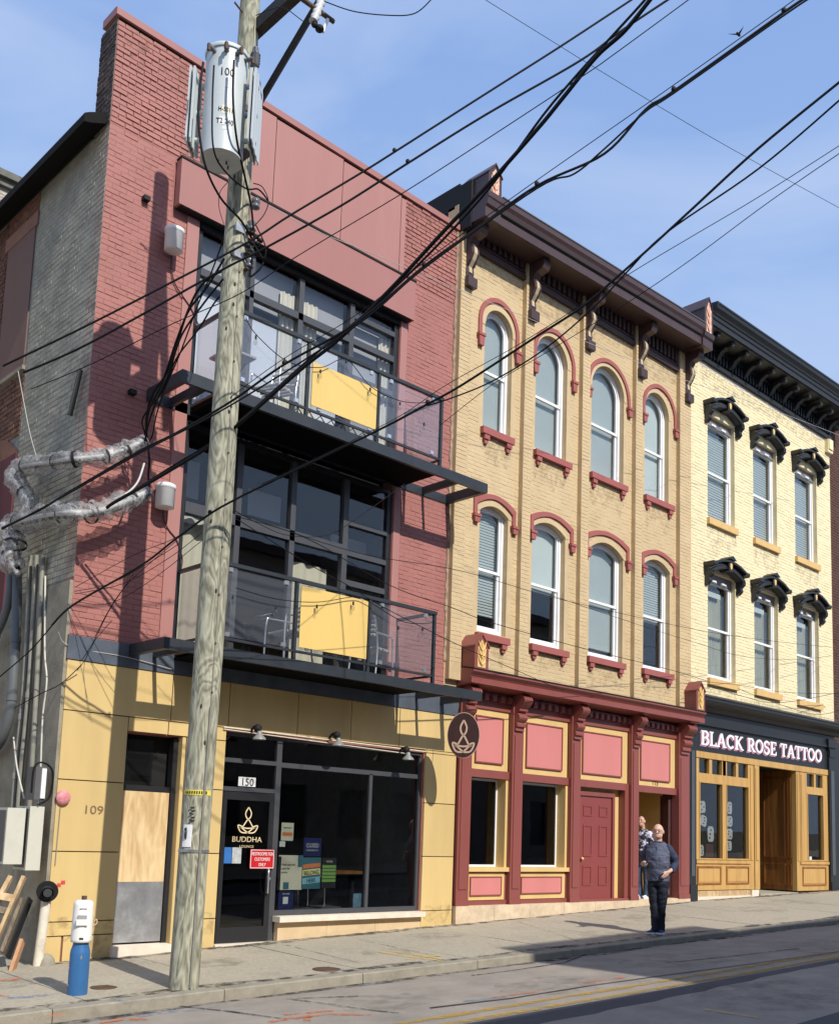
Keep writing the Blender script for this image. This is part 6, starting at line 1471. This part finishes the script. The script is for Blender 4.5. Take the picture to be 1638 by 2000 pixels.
# ------------------------------------------------------------------ plastic wrapped bundles
from mathutils import noise as mnoise
def wrapped(pts, r, spec0, spec1, lb, straps):
    path = smoothpath(cpath(pts, spec0, spec1), 8)
    t = thing('wrapped_cable_bundle', lb, 'cable bundle', path[0], 'plastic wrapped cable bundles at the brick corner')
    rnd = random.Random(len(pts)*31)
    rr = [r*lerp(i/len(path), [0, .15, .5, .8, 1], [.8, 1.1, 1.0, 1.2, .75])*rnd.uniform(.85, 1.15) for i in range(len(path))]
    m = MB(); m.tube(path, rr, 20, False)
    rn = rnd
    cs = {}
    mv = []; nr = 20
    for i_, (x, y, z) in enumerate(m.v):
        c_ = path[i_//nr]; o_ = Vector((x, y, z))-c_
        k_ = 1.12+.45*mnoise.noise(Vector((x*7, y*7, z*9)))+.28*mnoise.noise(Vector((x*19, y*19, z*22)))-(.0 if o_.z > 0 else .35*mnoise.noise(Vector((x*4, y*4, 3))))
        q_ = c_+o_*k_; mv.append((q_.x, q_.y, q_.z))
    m.v = mv
    m.build('plastic_sheet', PLAST, t)
    for k in range(3):
        off = Vector((rn.uniform(-.4, .4)*r, rn.uniform(-.4, .4)*r, rn.uniform(-.4, .4)*r))
        MB().tube([p+off for p in path], r*.28, 7).build('cable_core', [PVC, CABLE, LAMPW][k], t)
    for s_ in straps:
        i = int(s_*(len(path)-1)); d = (path[min(i+1, len(path)-1)]-path[i-1]).normalized()
        MB().tube([path[i]-d*.02, path[i]+d*.02], max(rr[max(i-1, 0)], rr[i])+.008, 16, False).build('tie_strap', BLK, t)
    return t
wrapped([(281, 862), (245, 880), (200, 892), (140, 898), (90, 905), (45, 912), (24, 922)], .085, 'corner', -.45, 'upper crumpled plastic wrapped bundle reaching across the brick corner', [.18, .33, .48, .6, .8])
wrapped([(24, 922), (40, 950), (58, 975), (62, 1000)], .10, ('x', 5.15), ('x', 5.2), 'vertical plastic wrapped bend between the upper and lower bundles', [.5])
wrapped([(290, 962), (240, 985), (190, 1000), (140, 1003), (90, 1008), (40, 1020), (8, 1035)], .11, 'corner', -.45, 'lower crumpled plastic wrapped bundle reaching across the brick corner', [.12, .38, .55, .85])
wrapped([(8, 1035), (30, 1060), (20, 1085), (35, 1115)], .12, ('x', 5.1), ('x', 5.2), 'knotted plastic wrapped bundle hanging over the big grey conduits', [.4, .7])
# conduits on the side wall
def pipe(pts, x_, r_, lb, mat=PVC, cpl=()):
    path = smoothpath([atx(u, v, x_) for u, v in pts], 6)
    o = MB().tube(path, r_, 12).build('conduit', mat, label=lb, cat='conduit', group='conduits down the side wall')
    for k in cpl:
        i = int(k*(len(path)-1)); d = (path[min(i+1, len(path)-1)]-path[max(i-1, 0)]).normalized(); MB().tube([path[i]-d*.04, path[i]+d*.04], r_+.008, 12).build('coupling', mat, o)
pipe([(34, 1120), (33, 1200), (28, 1300), (20, 1390), (0, 1450), (-30, 1480)], 5.36, .065, 'thickest dark grey conduit bending out to the left edge', M('dark_grey_conduit', (.12, .13, .135), .4, .1, 3), (.3, .55))
pipe([(22, 1120), (16, 1180), (-5, 1235), (-30, 1260)], 5.3, .055, 'dark grey conduit curving to the left edge below the wrapped knot', bpy.data.materials['dark_grey_conduit'])
pipe([(60, 1085), (50, 1300), (42, 1400), (32, 1500), (26, 1580)], 5.44, .032, 'grey conduit next to the thickest one', cpl=(.5, .8))
pipe([(72, 1085), (60, 1300), (52, 1400), (42, 1500), (36, 1580)], 5.44, .032, 'third grey conduit from the left', cpl=(.4,))
pipe([(84, 1085), (74, 1300), (66, 1450), (58, 1580)], 5.45, .032, 'fourth grey conduit from the left')
pipe([(89, 1125), (88, 1270), (92, 1330), (84, 1400), (80, 1500), (76, 1580)], 5.47, .012, 'thin pale wavy conduit nearest the brick corner', M('pale_conduit', (.55, .53, .46), .5))
pipe([(27, 1440), (34, 1500), (48, 1560)], 5.33, .010, 'thin pale cord slanting across the conduits above the utility boxes', bpy.data.materials['pale_conduit'])
def ubox(u0, u1, v0, v1, x_, lb, dep=.16, flap=False):
    a_ = at((u0+u1)/2, v0, -.02); b_ = at((u0+u1)/2, v1, -.02); w_ = (at(u1, v0, -.02).x-at(u0, v0, -.02).x)
    t = thing('utility_box', lb, 'utility box', (a_.x, .05, b_.z))
    m = MB(); m.box(a_.x-w_/2, a_.x+w_/2, -.02, .34, b_.z, a_.z); m.build('case', BOXC, t)
    m = MB(); m.box(a_.x-w_/2-.006, a_.x-w_/2, .01, .32, b_.z+.03, a_.z-.03); m.build('side_cover', BOXD, t)
    return t
ubox(16, 52, 1578, 1688, 5.3, 'cream utility box at far left beside the leaning pallet')
ubox(60, 88, 1575, 1700, 5.4, 'narrow cream utility box beside the tan corner panel')
p = at(78, 1530, .0); t = thing('meter_box', 'small rounded grey telephone box with a white face above the utility boxes', 'meter box', (p.x, 0, p.z-.2))
m = MB(); m.box(p.x-.07, p.x+.06, -.03, .2, p.z-.2, p.z+.2); m.build('case', BOXD, t)
m = MB(); m.box(p.x+.0, p.x+.055, -.05, -.03, p.z-.18, p.z+.18); m.build('face', LAMPW, t)
m = MB(); m.tube(smoothpath([(p.x-.02, -.04, p.z-.26), (p.x+.12, -.04, p.z-.15), (p.x+.13, -.04, p.z+.15), (p.x, -.04, p.z+.25), (p.x-.1, -.04, p.z+.18), (p.x-.11, -.04, p.z-.12)]), .012, 6); m.build('coiled_wire', CABLE, t)
# siamese standpipe
p = at(75, 1740, -.25); q = onwalk(52, 1888)
t = thing('fire_standpipe', 'cream standpipe with a black rimmed hose connection at the building corner', 'standpipe', (5.40, -.12, G(5.4)))
m = MB(); m.tube([(5.40, -.12, -.05), (5.43, -.12, .5), (5.45, -.12, .86)], .058, 18); m.build('riser', PIPEC, t)
dirn = Vector((-.35, -.94, -.12)).normalized(); c_ = Vector((5.45, -.10, .88))
m = MB(); m.tube([c_+dirn*-.02, c_+dirn*.10], .075, 18); m.build('elbow', PIPEC, t)
m = MB(); m.tube([c_+dirn*.09, c_+dirn*.115], .125, 24); m.build('flange', BLK, t)
m = MB(); m.tube([c_+dirn*.115, c_+dirn*.20], [.068, .066], 20, False); m.tube([c_+dirn*.20, c_+dirn*.13], [.05, .05], 20, True); m.build('hose_outlet', M('dark_steel', (.05, .055, .055), .3), t)
m = MB(); m.sphere((5.50, -.12, .0), .12, .10, .14, 10, 6); m.build('concrete_footing', KERB, t)
stv = [at(88+k*8, 1726+6*math.sin(k), -.024) for k in range(6)]
m = MB()
for k in range(5): m.box(stv[k].x, stv[k+1].x, -.024, -.0225, stv[k].z-.035, stv[k].z+.01)
m.build('spray_mark', SPR, RB)
# leaning timbers
def plank(u0, v0, u1, v1, y0_, y1_, w_, th, mat, lb):
    a_, b_ = at(u0, v0, y0_), at(u1, v1, y1_); d = (b_-a_); n_ = Vector((.8, -.6, 0)); s_ = d.cross(n_).normalized()*w_/2; n_ = s_.cross(d).normalized()*th/2
    m = MB(); v = [a_+s_+n_, a_-s_+n_, a_-s_-n_, a_+s_-n_, b_+s_+n_, b_-s_+n_, b_-s_-n_, b_+s_-n_]
    m.add(v, [(0, 1, 2, 3), (7, 6, 5, 4), (0, 4, 5, 1), (1, 5, 6, 2), (2, 6, 7, 3), (3, 7, 4, 0)])
    m.build('timber_plank', mat, label=lb, cat='plank', group='scrap timbers leaning at the corner')
DK = wood('dark_wet_timber', (.13, .10, .07), (.28, .22, .15), 5, 4., .3, .8, .2)
plank(48, 1712, -12, 1850, .0, -.05, .10, .04, PLANK, 'pale pallet board, the long bright one leaning steeply')
plank(45, 1755, 5, 1860, -.02, -.12, .09, .04, DK, 'grey weathered board leaning below the bright one')
plank(44, 1838, 22, 1902, -.12, -.28, .12, .04, M('orange_timber', (.45, .24, .12), .7, .2, 6), 'short orange brown board with its foot on the sidewalk')
plank(-10, 1748, 30, 1756, .05, .02, .09, .03, PLANK, 'short cross board of the broken pallet')
plank(-10, 1775, 22, 1782, .03, .0, .08, .03, DK, 'lower dark cross board of the broken pallet')
plank(22, 1712, -12, 1775, .1, .05, .07, .05, PLANK, 'round ended pale stick at far left above the pallet')
plank(60, 1755, 15, 1870, .12, .05, .2, .02, M('black_board', (.02, .02, .02), .8), 'black board behind the leaning timbers')

# blue and white marker pipe
BP = onwalk(151, 1942); BX, BY, BZ = BP.x, BP.y, BP.z
t = thing('marker_pipe', 'blue pipe post with a chipped white head standing by the kerb', 'post', (BX, BY, BZ))
m = MB(); m.lathe((BX, BY, BZ), [(.10, -.02), (.10, .40), (.096, .44), (.078, .50), (.078, .52)], 28); m.build('pipe', PIPEB, t)
m = MB(); m.lathe((BX, BY, BZ), [(.078, .52), (.105, .525), (.105, .55), (.100, .9), (.095, .925), (.07, .945), (.03, .95)], 28); h_ = m.build('head', PIPEW, t)
m = MB(); m.box(BX-.02, BX+.02, BY-.02, BY+.02, BZ+.95, BZ+.99); m.build('nut', IRON, h_)
vdir = (Vector((EYE.x-BX, EYE.y-BY, 0))).normalized(); sd = Vector((-vdir.y, vdir.x, 0))
def bb(o0, s0, s1, z0_, z1_, th, mat, nm, par):
    c_ = Vector((BX, BY, 0))+vdir*o0; v = []
    for o in (0, th):
        for s_, z_ in ((s0, z0_), (s1, z0_), (s1, z1_), (s0, z1_)): v.append(c_+vdir*o+sd*s_+Vector((0, 0, BZ+z_)))
    MB().add(v, [(4, 5, 6, 7), (3, 2, 1, 0), (0, 1, 5, 4), (1, 2, 6, 5), (2, 3, 7, 6), (3, 0, 4, 7)]).build(nm, mat, par)
bb(.095, -.06, .05, .70, .76, .03, PIPEW, 'handle', h_); bb(.095, -.05, .04, .765, .80, .012, M('worn_grey_metal', (.3, .3, .28), .5), 'cap_strip', h_)
m = MB(); m.tube(smoothpath([Vector((BX, BY, BZ+.72))+sd*.10, Vector((BX, BY, BZ+.75))+sd*.135, Vector((BX, BY, BZ+.71))+sd*.14, Vector((BX, BY, BZ+.68))+sd*.10]), .008, 6); m.build('ring', M('tan_ring', (.5, .33, .2), .5), h_)
m = MB()
jr2 = random.Random(4)
for k in range(6):
    q = R(jr2.uniform(150, 260)); z_ = jr2.uniform(.05, .45); m.sphere((BX+.099*math.cos(q), BY+.099*math.sin(q), BZ+z_), .008, .006, jr2.uniform(.006, .02), 6, 4)
m.build('chip', KERB, t)
bb(.102, -.035, .035, .862, .868, .003, INK, 'stamp', h_); bb(.104, -.02, .02, .555, .575, .003, INK, 'stamp', h_)

# ================================================================== PEOPLE
SKIN = M('light_skin', (.62, .38, .28), .5, .05, 12, .05); SKIN2 = M('warm_skin', (.55, .32, .22), .5, .05, 12, .05)
VEST = M('slate_quilted_vest', (.085, .095, .14), .7, .15, 9, .9, 16); NAV = M('navy_knit', (.03, .038, .07), .8, .1, 20, .2); TRO = M('dark_trousers', (.008, .010, .02), .8, .15, 8, .1)
JEAN = M('blue_jeans', (.045, .075, .13), .8, .25, 9, .2); SHOEN = M('navy_shoe', (.02, .035, .09), .6); SOLE = M('white_sole', (.7, .7, .72), .5); HAIR = M('dark_hair', (.015, .011, .009), .45)
PAT = M('camouflage_print_cloth', (.03, .028, .045), .8, .1, 5, damt=1., dirt=(.6, .58, .72), dscale=11, dr=(.52, .55))
def ell_loft(m, rings, n=20):
    v = []
    for (x, y, z, rx_, ry_) in rings:
        for k in range(n):
            q = 2*math.pi*k/n; v.append((x+rx_*math.cos(q), y+ry_*math.sin(q), z))
    m.add(v, [(i*n+k, i*n+(k+1) % n, (i+1)*n+(k+1) % n, (i+1)*n+k) for i in range(len(rings)-1) for k in range(n)], True)
    m.add(v[:n], [tuple(range(n-1, -1, -1))]); m.add(v[-n:], [tuple(range(n))])
from mathutils import noise as mnoise
def folds(mb, amp, sc, zs=1.):
    out = []
    for x, y, z in mb.v:
        d = mnoise.noise(Vector((x*sc, y*sc, z*sc*zs)))*amp+mnoise.noise(Vector((x*sc*2.3, y*sc*2.3, z*sc*2.6*zs+7)))*amp*.6
        r_ = Vector((x, y, 0)); r_ = r_.normalized() if r_.length > 1e-4 else Vector((0, -1, 0)); out.append((x+r_.x*d, y+r_.y*d, z+d*.3))
    mb.v = out; return mb
def remesh(mb, vox, smooth=2):
    me = bpy.data.meshes.new('tmp'); me.from_pydata(mb.v, [], mb.f); o = bpy.data.objects.new('tmp', me); COL.objects.link(o)
    md = o.modifiers.new('r', 'REMESH'); md.mode = 'VOXEL'; md.voxel_size = vox; md.use_smooth_shade = True
    if smooth: sm = o.modifiers.new('s', 'SMOOTH'); sm.iterations = smooth; sm.factor = .5
    dg = bpy.context.evaluated_depsgraph_get(); dg.update()
    r = bpy.data.meshes.new_from_object(o.evaluated_get(dg)); bpy.data.objects.remove(o)
    out = MB(); out.v = [tuple(v.co) for v in r.vertices]; out.f = [tuple(p.vertices) for p in r.polygons]; out.smooth = [True]*len(out.f); return out
class Fig:
    def __init__(s, base, th, k, lb):
        s.b = Vector(base); s.th = th; s.k = k; s.t = thing('person', lb, 'person', base)
    def put(s, mb, name, mat, parent=None, th=None):
        c_, s_ = math.cos(s.th if th is None else th), math.sin(s.th if th is None else th)
        mb.v = [(s.b.x+(x*c_-y*s_)*s.k, s.b.y+(x*s_+y*c_)*s.k, s.b.z+z*s.k) for x, y, z in mb.v]
        return mb.build(name, mat, parent or s.t)
def headmb(cx, cy, cz, w_=.075, d_=.096, h_=.12, jaw=1.):
    m = MB(); m.sphere((cx, cy, cz+.02), w_, d_, h_*.86, 20, 14)
    m.sphere((cx, cy-.025, cz-.055), w_*.78*jaw, d_*.68, h_*.52, 16, 10)           # jaw
    m.tube([(cx, cy-d_+.006, cz+.03), (cx, cy-d_-.022, cz-.025)], [.010, .016], 8)   # nose
    m.sphere((cx, cy-d_+.012, cz+.045), .055, .016, .012, 10, 6)                     # brow
    for s in (-1, 1): m.sphere((cx+s*(w_+.003), cy+.005, cz), .010, .022, .033, 8, 6)
    m.sphere((cx, cy-d_+.022, cz-.075), .03, .02, .014, 10, 6)
    return m
def hand(m, w, f, u, s, curl=.5, k=1.):
    """palm from wrist w along f (finger direction), u = palm normal, s = thumb side"""
    w, f, u, s = Vector(w), Vector(f).normalized(), Vector(u).normalized(), Vector(s).normalized()
    for i in range(4):
        q = (i-1.5)*.019*k; m.tube([w+s*(-q*.7), w+f*.05*k-s*q, w+f*.085*k-s*q], [.019*k, .017*k, .012*k], 8)
    for i, L in enumerate((.068, .078, .072, .056)):
        q = (i-1.5)*.020*k; a = w+f*.082*k-s*q; b = a+f*L*.45*k+u*.02*curl; c = b+(f*(1-curl)+u*curl).normalized()*L*.35*k; d = c+(f*(.6-curl)+u*(curl+.2)).normalized()*L*.3*k
        m.tube([a, b, c, d], [.0095*k, .009*k, .0082*k, .007*k], 8)
    a = w+f*.025*k+s*.03*k; b = a+(f*.6+s*.7+u*.3).normalized()*.038*k; c = b+(f*.8+u*.5).normalized()*.032*k
    m.tube([w+f*.01*k+s*.012*k, a, b, c], [.018*k, .014*k, .011*k, .009*k], 8)
# ---- man.  local frame: faces -y, his left is +x
MP = onwalk(1284, 1825)
MAN = Fig((MP.x, MP.y, MP.z), R(-66), 1.0, 'bald man with glasses and slate vest standing on the sidewalk holding a phone')
b = MB()
b.v = []; H = headmb(0, -.02, 1.615, .084, .10, .125, 1.12); b.add(H.v, H.f, True)
ell_loft(b, [(0, .0, 1.42, .065, .062), (0, -.005, 1.50, .06, .06), (0, -.01, 1.56, .058, .06)])
ell_loft(b, [(0, .01, .86, .14, .10), (0, -.01, 1.02, .15, .12), (0, -.01, 1.2, .155, .125), (0, 0, 1.32, .15, .095), (0, .01, 1.40, .10, .06), (0, .01, 1.44, .07, .06)])
AR = {'r': [(-.15, .01, 1.36), (-.215, .03, 1.21), (-.235, .0, 1.12), (-.205, -.16, 1.08), (-.19, -.24, 1.09)], 'l': [(.15, .01, 1.36), (.225, .05, 1.23), (.255, .08, 1.13), (.225, -.02, 1.03), (.175, -.12, .985)]}
for a in AR.values(): b.tube(a, [.055, .05, .045, .036, .026], 12)
hand(b, AR['r'][-1], (.1, -1, .12), (.3, .1, .9), (1, 0, 0) and (.9, .1, -.2), .65)
hand(b, AR['l'][-1], (-.45, -.6, -.55), (-.5, .5, -.2), (-.2, -.6, .6), .35)
LG = {'r': [(-.08, .0, .88), (-.066, -.01, .5), (-.046, -.022, .09)], 'l': [(.08, .01, .88), (.066, -.01, .5), (.046, .062, .09)]}
for a in LG.values(): b.tube(a, [.07, .045, .03], 12)
BM = MAN.put(remesh(b, .0075, 2), 'body', SKIN)
# trousers
m = MB()
ell_loft(m, [(0, .0, .92, .158, .125), (0, .0, .84, .165, .13), (0, .0, .76, .16, .125)])
for sg in (-1, 1):
    ell_loft(m, [(sg*.075, .0, .84, .095, .122), (sg*.077, -.005, .68, .093, .11), (sg*.066, -.01, .5, .073, .085), (sg*.056, .01+sg*.02, .34, .062, .072), (sg*.048, .02+sg*.035, .2, .054, .064), (sg*.046, .02+sg*.045, .10, .054, .072), (sg*.046, .02+sg*.045, .055, .060, .082)])
MAN.put(folds(remesh(m, .011, 3), .013, 9, 1.6), 'trousers', TRO)
# sweater sleeves and body under vest
m = MB()
ell_loft(m, [(0, .0, .90, .160, .13), (0, -.01, 1.05, .176, .150), (0, -.01, 1.2, .180, .148), (0, 0, 1.32, .19, .122), (0, .005, 1.38, .17, .105), (0, .01, 1.43, .115, .09), (0, .005, 1.465, .082, .078)])
for a in AR.values(): m.tube(smoothpath(a[:-1]+[Vector(a[-1])*.25+Vector(a[-2])*.75], 4), [.072, .074, .075, .075, .074, .073, .071, .069, .068, .066, .063, .06, .058, .056, .053, .051, .05], 14); m.sphere(a[0], .074)
MAN.put(folds(remesh(m, .010, 3), .010, 11, 1.6), 'sweater', NAV)
m = MB()
ell_loft(m, [(0, .0, .835, .176, .142), (0, -.01, .95, .186, .158), (0, -.015, 1.08, .190, .166), (0, -.015, 1.2, .192, .160), (0, -.005, 1.32, .196, .138), (0, .005, 1.38, .178, .118), (0, .005, 1.425, .135, .10), (0, .005, 1.455, .098, .09)])
V_ = MAN.put(folds(remesh(m, .011, 3), .014, 8, 1.5), 'vest', VEST)
m = MB(); m.tube([(.0, -.140, .84), (.0, -.168, .98), (.0, -.178, 1.1), (.0, -.172, 1.2), (.0, -.142, 1.33), (.0, -.118, 1.39)], .004, 6); MAN.put(m, 'zip', STEEL, V_)
for z_, rx_, ry_ in ((1.05, .188, .163), (1.25, .189, .152)):
    m = MB(); m.tube([(rx_*math.cos(2*math.pi*k/32), -.012+ry_*math.sin(2*math.pi*k/32), z_) for k in range(33)], .002, 5, False); MAN.put(m, 'seam', TRO, V_)
m = MB(); m.tube([(.09, -.150, .93), (.155, -.11, 1.02)], .005, 6); MAN.put(m, 'pocket', TRO, V_)
m = MB(); m.tube([(.085*math.cos(2*math.pi*k/24), .003+.082*math.sin(2*math.pi*k/24), 1.455) for k in range(25)], .014, 8, False); MAN.put(m, 'collar', NAV)
for sg, dx, dy, ang in ((-1, -.052, -.02, -.5), (1, .048, .06, -.05)):
    for nm, mt, zz_ in (('sole', SOLE, 0), ('shoe', SHOEN, 1)):
        m = MB(); c_, s_ = math.cos(ang), math.sin(ang); L_ = [(.10, .034), (.05, .040), (-.03, .042), (-.11, .050), (-.17, .045), (-.195, .025)]; v = []
        zs_ = [(0, 1.08), (.035, 1.05)] if nm == 'sole' else None
        if nm == 'sole':
            ys_ = L_; n_ = len(ys_)
            pts = [(w_, y2) for y2, w_ in ys_]+[(-w_, y2) for y2, w_ in ys_[::-1]]
            for z2 in (0, .034):
                for a, y2 in pts: a *= 1.1; v.append((dx+a*c_-y2*s_, dy+a*s_+y2*c_, z2+(.012 if y2 < -.15 and z2 == 0 else 0)))
            k_ = len(pts); m.add(v, [tuple(range(k_)), tuple(range(2*k_-1, k_-1, -1))]+[(i, i+k_, (i+1) % k_+k_, (i+1) % k_) for i in range(k_)])
            S_o = MAN.put(m, 'sole', mt)
        else:
            for y2, w_, hh in ((.095, .036, .10), (.05, .042, .115), (.0, .042, .115), (-.06, .045, .085), (-.12, .047, .062), (-.17, .040, .052), (-.195, .02, .042)):
                for q in range(9):
                    aa = math.pi*q/8; a = w_*math.cos(aa); v.append((dx+a*c_-y2*s_, dy+a*s_+y2*c_, .03+(hh-.03)*math.sin(aa)))
            m.add(v, [(i*9+q, i*9+q+1, (i+1)*9+q+1, (i+1)*9+q) for i in range(6) for q in range(8)], True); MAN.put(m, 'shoe', mt)
# face
hz = 1.615
for sg in (-1, 1):
    m = MB(); m.sphere((sg*.031, -.020-.090, hz+.022), .013, .007, .007, 10, 6); MAN.put(m, 'eye', M('eye_white', (.6, .55, .52), .3) if sg < 0 else bpy.data.materials['eye_white'])
    m = MB(); m.sphere((sg*.031, -.020-.095, hz+.022), .006, .004, .006, 8, 5); MAN.put(m, 'pupil', HAIR)
    m = MB(); m.tube([(sg*.034+.024*math.cos(2*math.pi*k/16), -.127+abs(math.cos(2*math.pi*k/16))*.004, hz+.02+.017*math.sin(2*math.pi*k/16)) for k in range(17)], .0022, 5, False); m.tube([(sg*.058, -.122, hz+.022), (sg*.082, -.02, hz+.02)], .002, 5); G_ = MAN.put(m, 'glasses', FRAME)
    m = MB(); m.tube([(sg*.018, -.117, hz+.047), (sg*.045, -.108, hz+.05)], .004, 5); MAN.put(m, 'eyebrow', M('grey_brow', (.2, .14, .11), .8) if sg < 0 else bpy.data.materials['grey_brow'])
m = MB(); m.tube([(-.01, -.13, hz+.024), (.01, -.13, hz+.024)], .002, 5); MAN.put(m, 'glasses_bridge', FRAME)
m = MB(); m.tube(smoothpath([(-.024, -.103, hz-.066), (0, -.112, hz-.063), (.024, -.103, hz-.066)]), .0045, 6); MAN.put(m, 'mouth', M('lips', (.42, .17, .14), .5))
# phone (held by the man)
c_, s_ = math.cos(MAN.th), math.sin(MAN.th)
def wm(p): x, y, z = p; return Vector((MAN.b.x+x*c_-y*s_, MAN.b.y+x*s_+y*c_, MAN.b.z+z))
a0 = wm((-.19, -.33, 1.145)); t = thing('mobile_phone', 'black mobile phone held in the right hand of the bald man', 'phone', a0)
m = MB(); ax, ay, az = (wm((1, 0, 0))-wm((0, 0, 0))), (wm((0, -1, 0))-wm((0, 0, 0)))*.85+Vector((0, 0, .5)), Vector((0, 0, 1)); ay.normalize(); nz = ax.cross(ay)
v = [a0+ax*i*.036+ay*j*.072+nz*k_*.004 for k_ in (-1, 1) for i, j in ((-1, -1), (1, -1), (1, 1), (-1, 1))]
m.add(v, [(3, 2, 1, 0), (4, 5, 6, 7), (0, 1, 5, 4), (1, 2, 6, 5), (2, 3, 7, 6), (3, 0, 4, 7)]); m.build('case', BLK, t)
v = [a0+ax*i*.032+ay*j*.067+nz*k_*.0052 for k_ in (-1, 1) for i, j in ((-1, -1), (1, -1), (1, 1), (-1, 1))]
MB().add(v, [(3, 2, 1, 0), (4, 5, 6, 7), (0, 1, 5, 4), (1, 2, 6, 5), (2, 3, 7, 6), (3, 0, 4, 7)]).build('screen', FRAME2, t)
# ---- woman in the doorway
WP = at(1254, 1751, .22); WS = .99
WO = Fig((WP.x, .22, .54), R(-78), WS, 'dark haired smiling woman in a camouflage print jacket and jeans leaning in the doorway')
b = MB(); H = headmb(-.01, -.05, 1.58, .072, .09, .115, .9); b.add(H.v, H.f, True)
ell_loft(b, [(0, .0, 1.38, .055, .055), (0, -.02, 1.46, .05, .052), (-.005, -.035, 1.53, .05, .052)])
ell_loft(b, [(0, .02, .86, .14, .10), (0, .01, 1.02, .12, .09), (0, .0, 1.2, .13, .095), (0, 0, 1.32, .13, .075), (0, 0, 1.4, .075, .05)])
AW = {'r': [(-.14, .0, 1.32), (-.21, -.03, 1.18), (-.22, -.08, 1.07), (-.17, -.19, 1.02), (-.12, -.26, 1.0)], 'l': [(.14, .0, 1.32), (.21, -.01, 1.2), (.235, .0, 1.1), (.2, -.06, .98), (.17, -.12, .88)]}
for a in AW.values(): b.tube(a, [.048, .043, .038, .03, .023], 12)
hand(b, AW['r'][-1], (.5, -.8, -.1), (.3, .1, -.9), (0, 0, 1), .5, .9); hand(b, AW['l'][-1], (-.2, -.5, -.8), (-.8, 0, .2), (0, -1, .1), .4, .9)
for sg in (-1, 1): b.tube([(sg*.08, .02, .86), (sg*.085, .0, .48), (sg*.08, .03, .08)], [.065, .042, .032], 12)
WO.put(remesh(b, .0075, 2), 'body', SKIN2)
m = MB(); ell_loft(m, [(0, .02, .93, .158, .13), (0, .02, .84, .17, .14), (0, .02, .76, .16, .13)])
for sg in (-1, 1): ell_loft(m, [(sg*.078, .02, .84, .092, .12), (sg*.083, .01, .66, .086, .10), (sg*.084, .0, .48, .068, .078), (sg*.082, .02, .3, .066, .072), (sg*.08, .03, .10, .076, .086), (sg*.08, .03, .05, .078, .09)])
WO.put(folds(remesh(m, .011, 3), .013, 9, 1.6), 'jeans', JEAN)
m = MB(); ell_loft(m, [(0, .01, .84, .178, .15), (0, .01, .95, .18, .155), (0, .0, 1.1, .172, .145), (0, .0, 1.25, .178, .14), (0, 0, 1.35, .16, .11), (0, -.005, 1.42, .085, .08)])
for a in AW.values(): m.tube(a[:-1]+[Vector(a[-1])*.2+Vector(a[-2])*.8], [.078, .078, .072, .06, .05], 14); m.sphere(a[0], .08)
WO.put(folds(remesh(m, .011, 3), .014, 9), 'jacket', PAT)
m = MB(); m.sphere((-.01, -.025, 1.615), .08, .088, .098, 18, 12)
v2 = [(x, y, z) for x, y, z in m.v]; m.v = [(x, y if y > -.06 or z > 1.66 else -.06, z) for x, y, z in v2]; m.sphere((-.01, .06, 1.60), .05, .045, .05, 12, 8); WO.put(remesh(m, .008, 2), 'hair', HAIR)
for sg in (-1, 1):
    m = MB(); m.sphere((-.01+sg*.029, -.135, 1.602), .010, .006, .005, 8, 6); WO.put(m, 'eye', HAIR)
    v = []; m = MB(); dx = sg*.08
    for y2, w_, hh in ((.10, .034, .09), (.04, .04, .10), (-.04, .042, .08), (-.12, .044, .06), (-.17, .036, .05), (-.19, .02, .04)):
        for q in range(9): aa = math.pi*q/8; v.append((dx+w_*math.cos(aa), .01+y2, hh*math.sin(aa)))
    m.add(v, [(i*9+q, i*9+q+1, (i+1)*9+q+1, (i+1)*9+q) for i in range(5) for q in range(8)], True); WO.put(m, 'shoe', SOLE)
m = MB(); m.tube(smoothpath([(-.035, -.126, 1.532), (-.01, -.138, 1.522), (.015, -.126, 1.532)]), .005, 6); WO.put(m, 'mouth', M('teeth_white', (.75, .7, .66), .4))

# bird
p = EYE+ray(1441, 67)*24; t = thing('bird', 'tiny dark bird flying against the sky at upper right', 'bird', p)
m = MB(); m.sphere(p, .09, .035, .03, 10, 6)
m.add([p+Vector((-.02, 0, .01)), p+Vector((.05, 0, .01)), p+Vector((-.13, .2, .05)), p+Vector((-.02, 0, -.0)), p+Vector((.05, 0, .0)), p+Vector((-.13, .2, .045))], [(0, 1, 2), (5, 4, 3), (0, 2, 5, 3), (1, 4, 5, 2)])
m.add([p+Vector((-.02, 0, .01)), p+Vector((.05, 0, .01)), p+Vector((-.10, -.2, .04)), p+Vector((-.02, 0, 0)), p+Vector((.05, 0, 0)), p+Vector((-.10, -.2, .035))], [(2, 1, 0), (3, 4, 5), (0, 3, 5, 2), (1, 2, 5, 4)])
m.build('body', INK, t)
for o in bpy.data.objects:
    if '_o' in o: del o['_o']
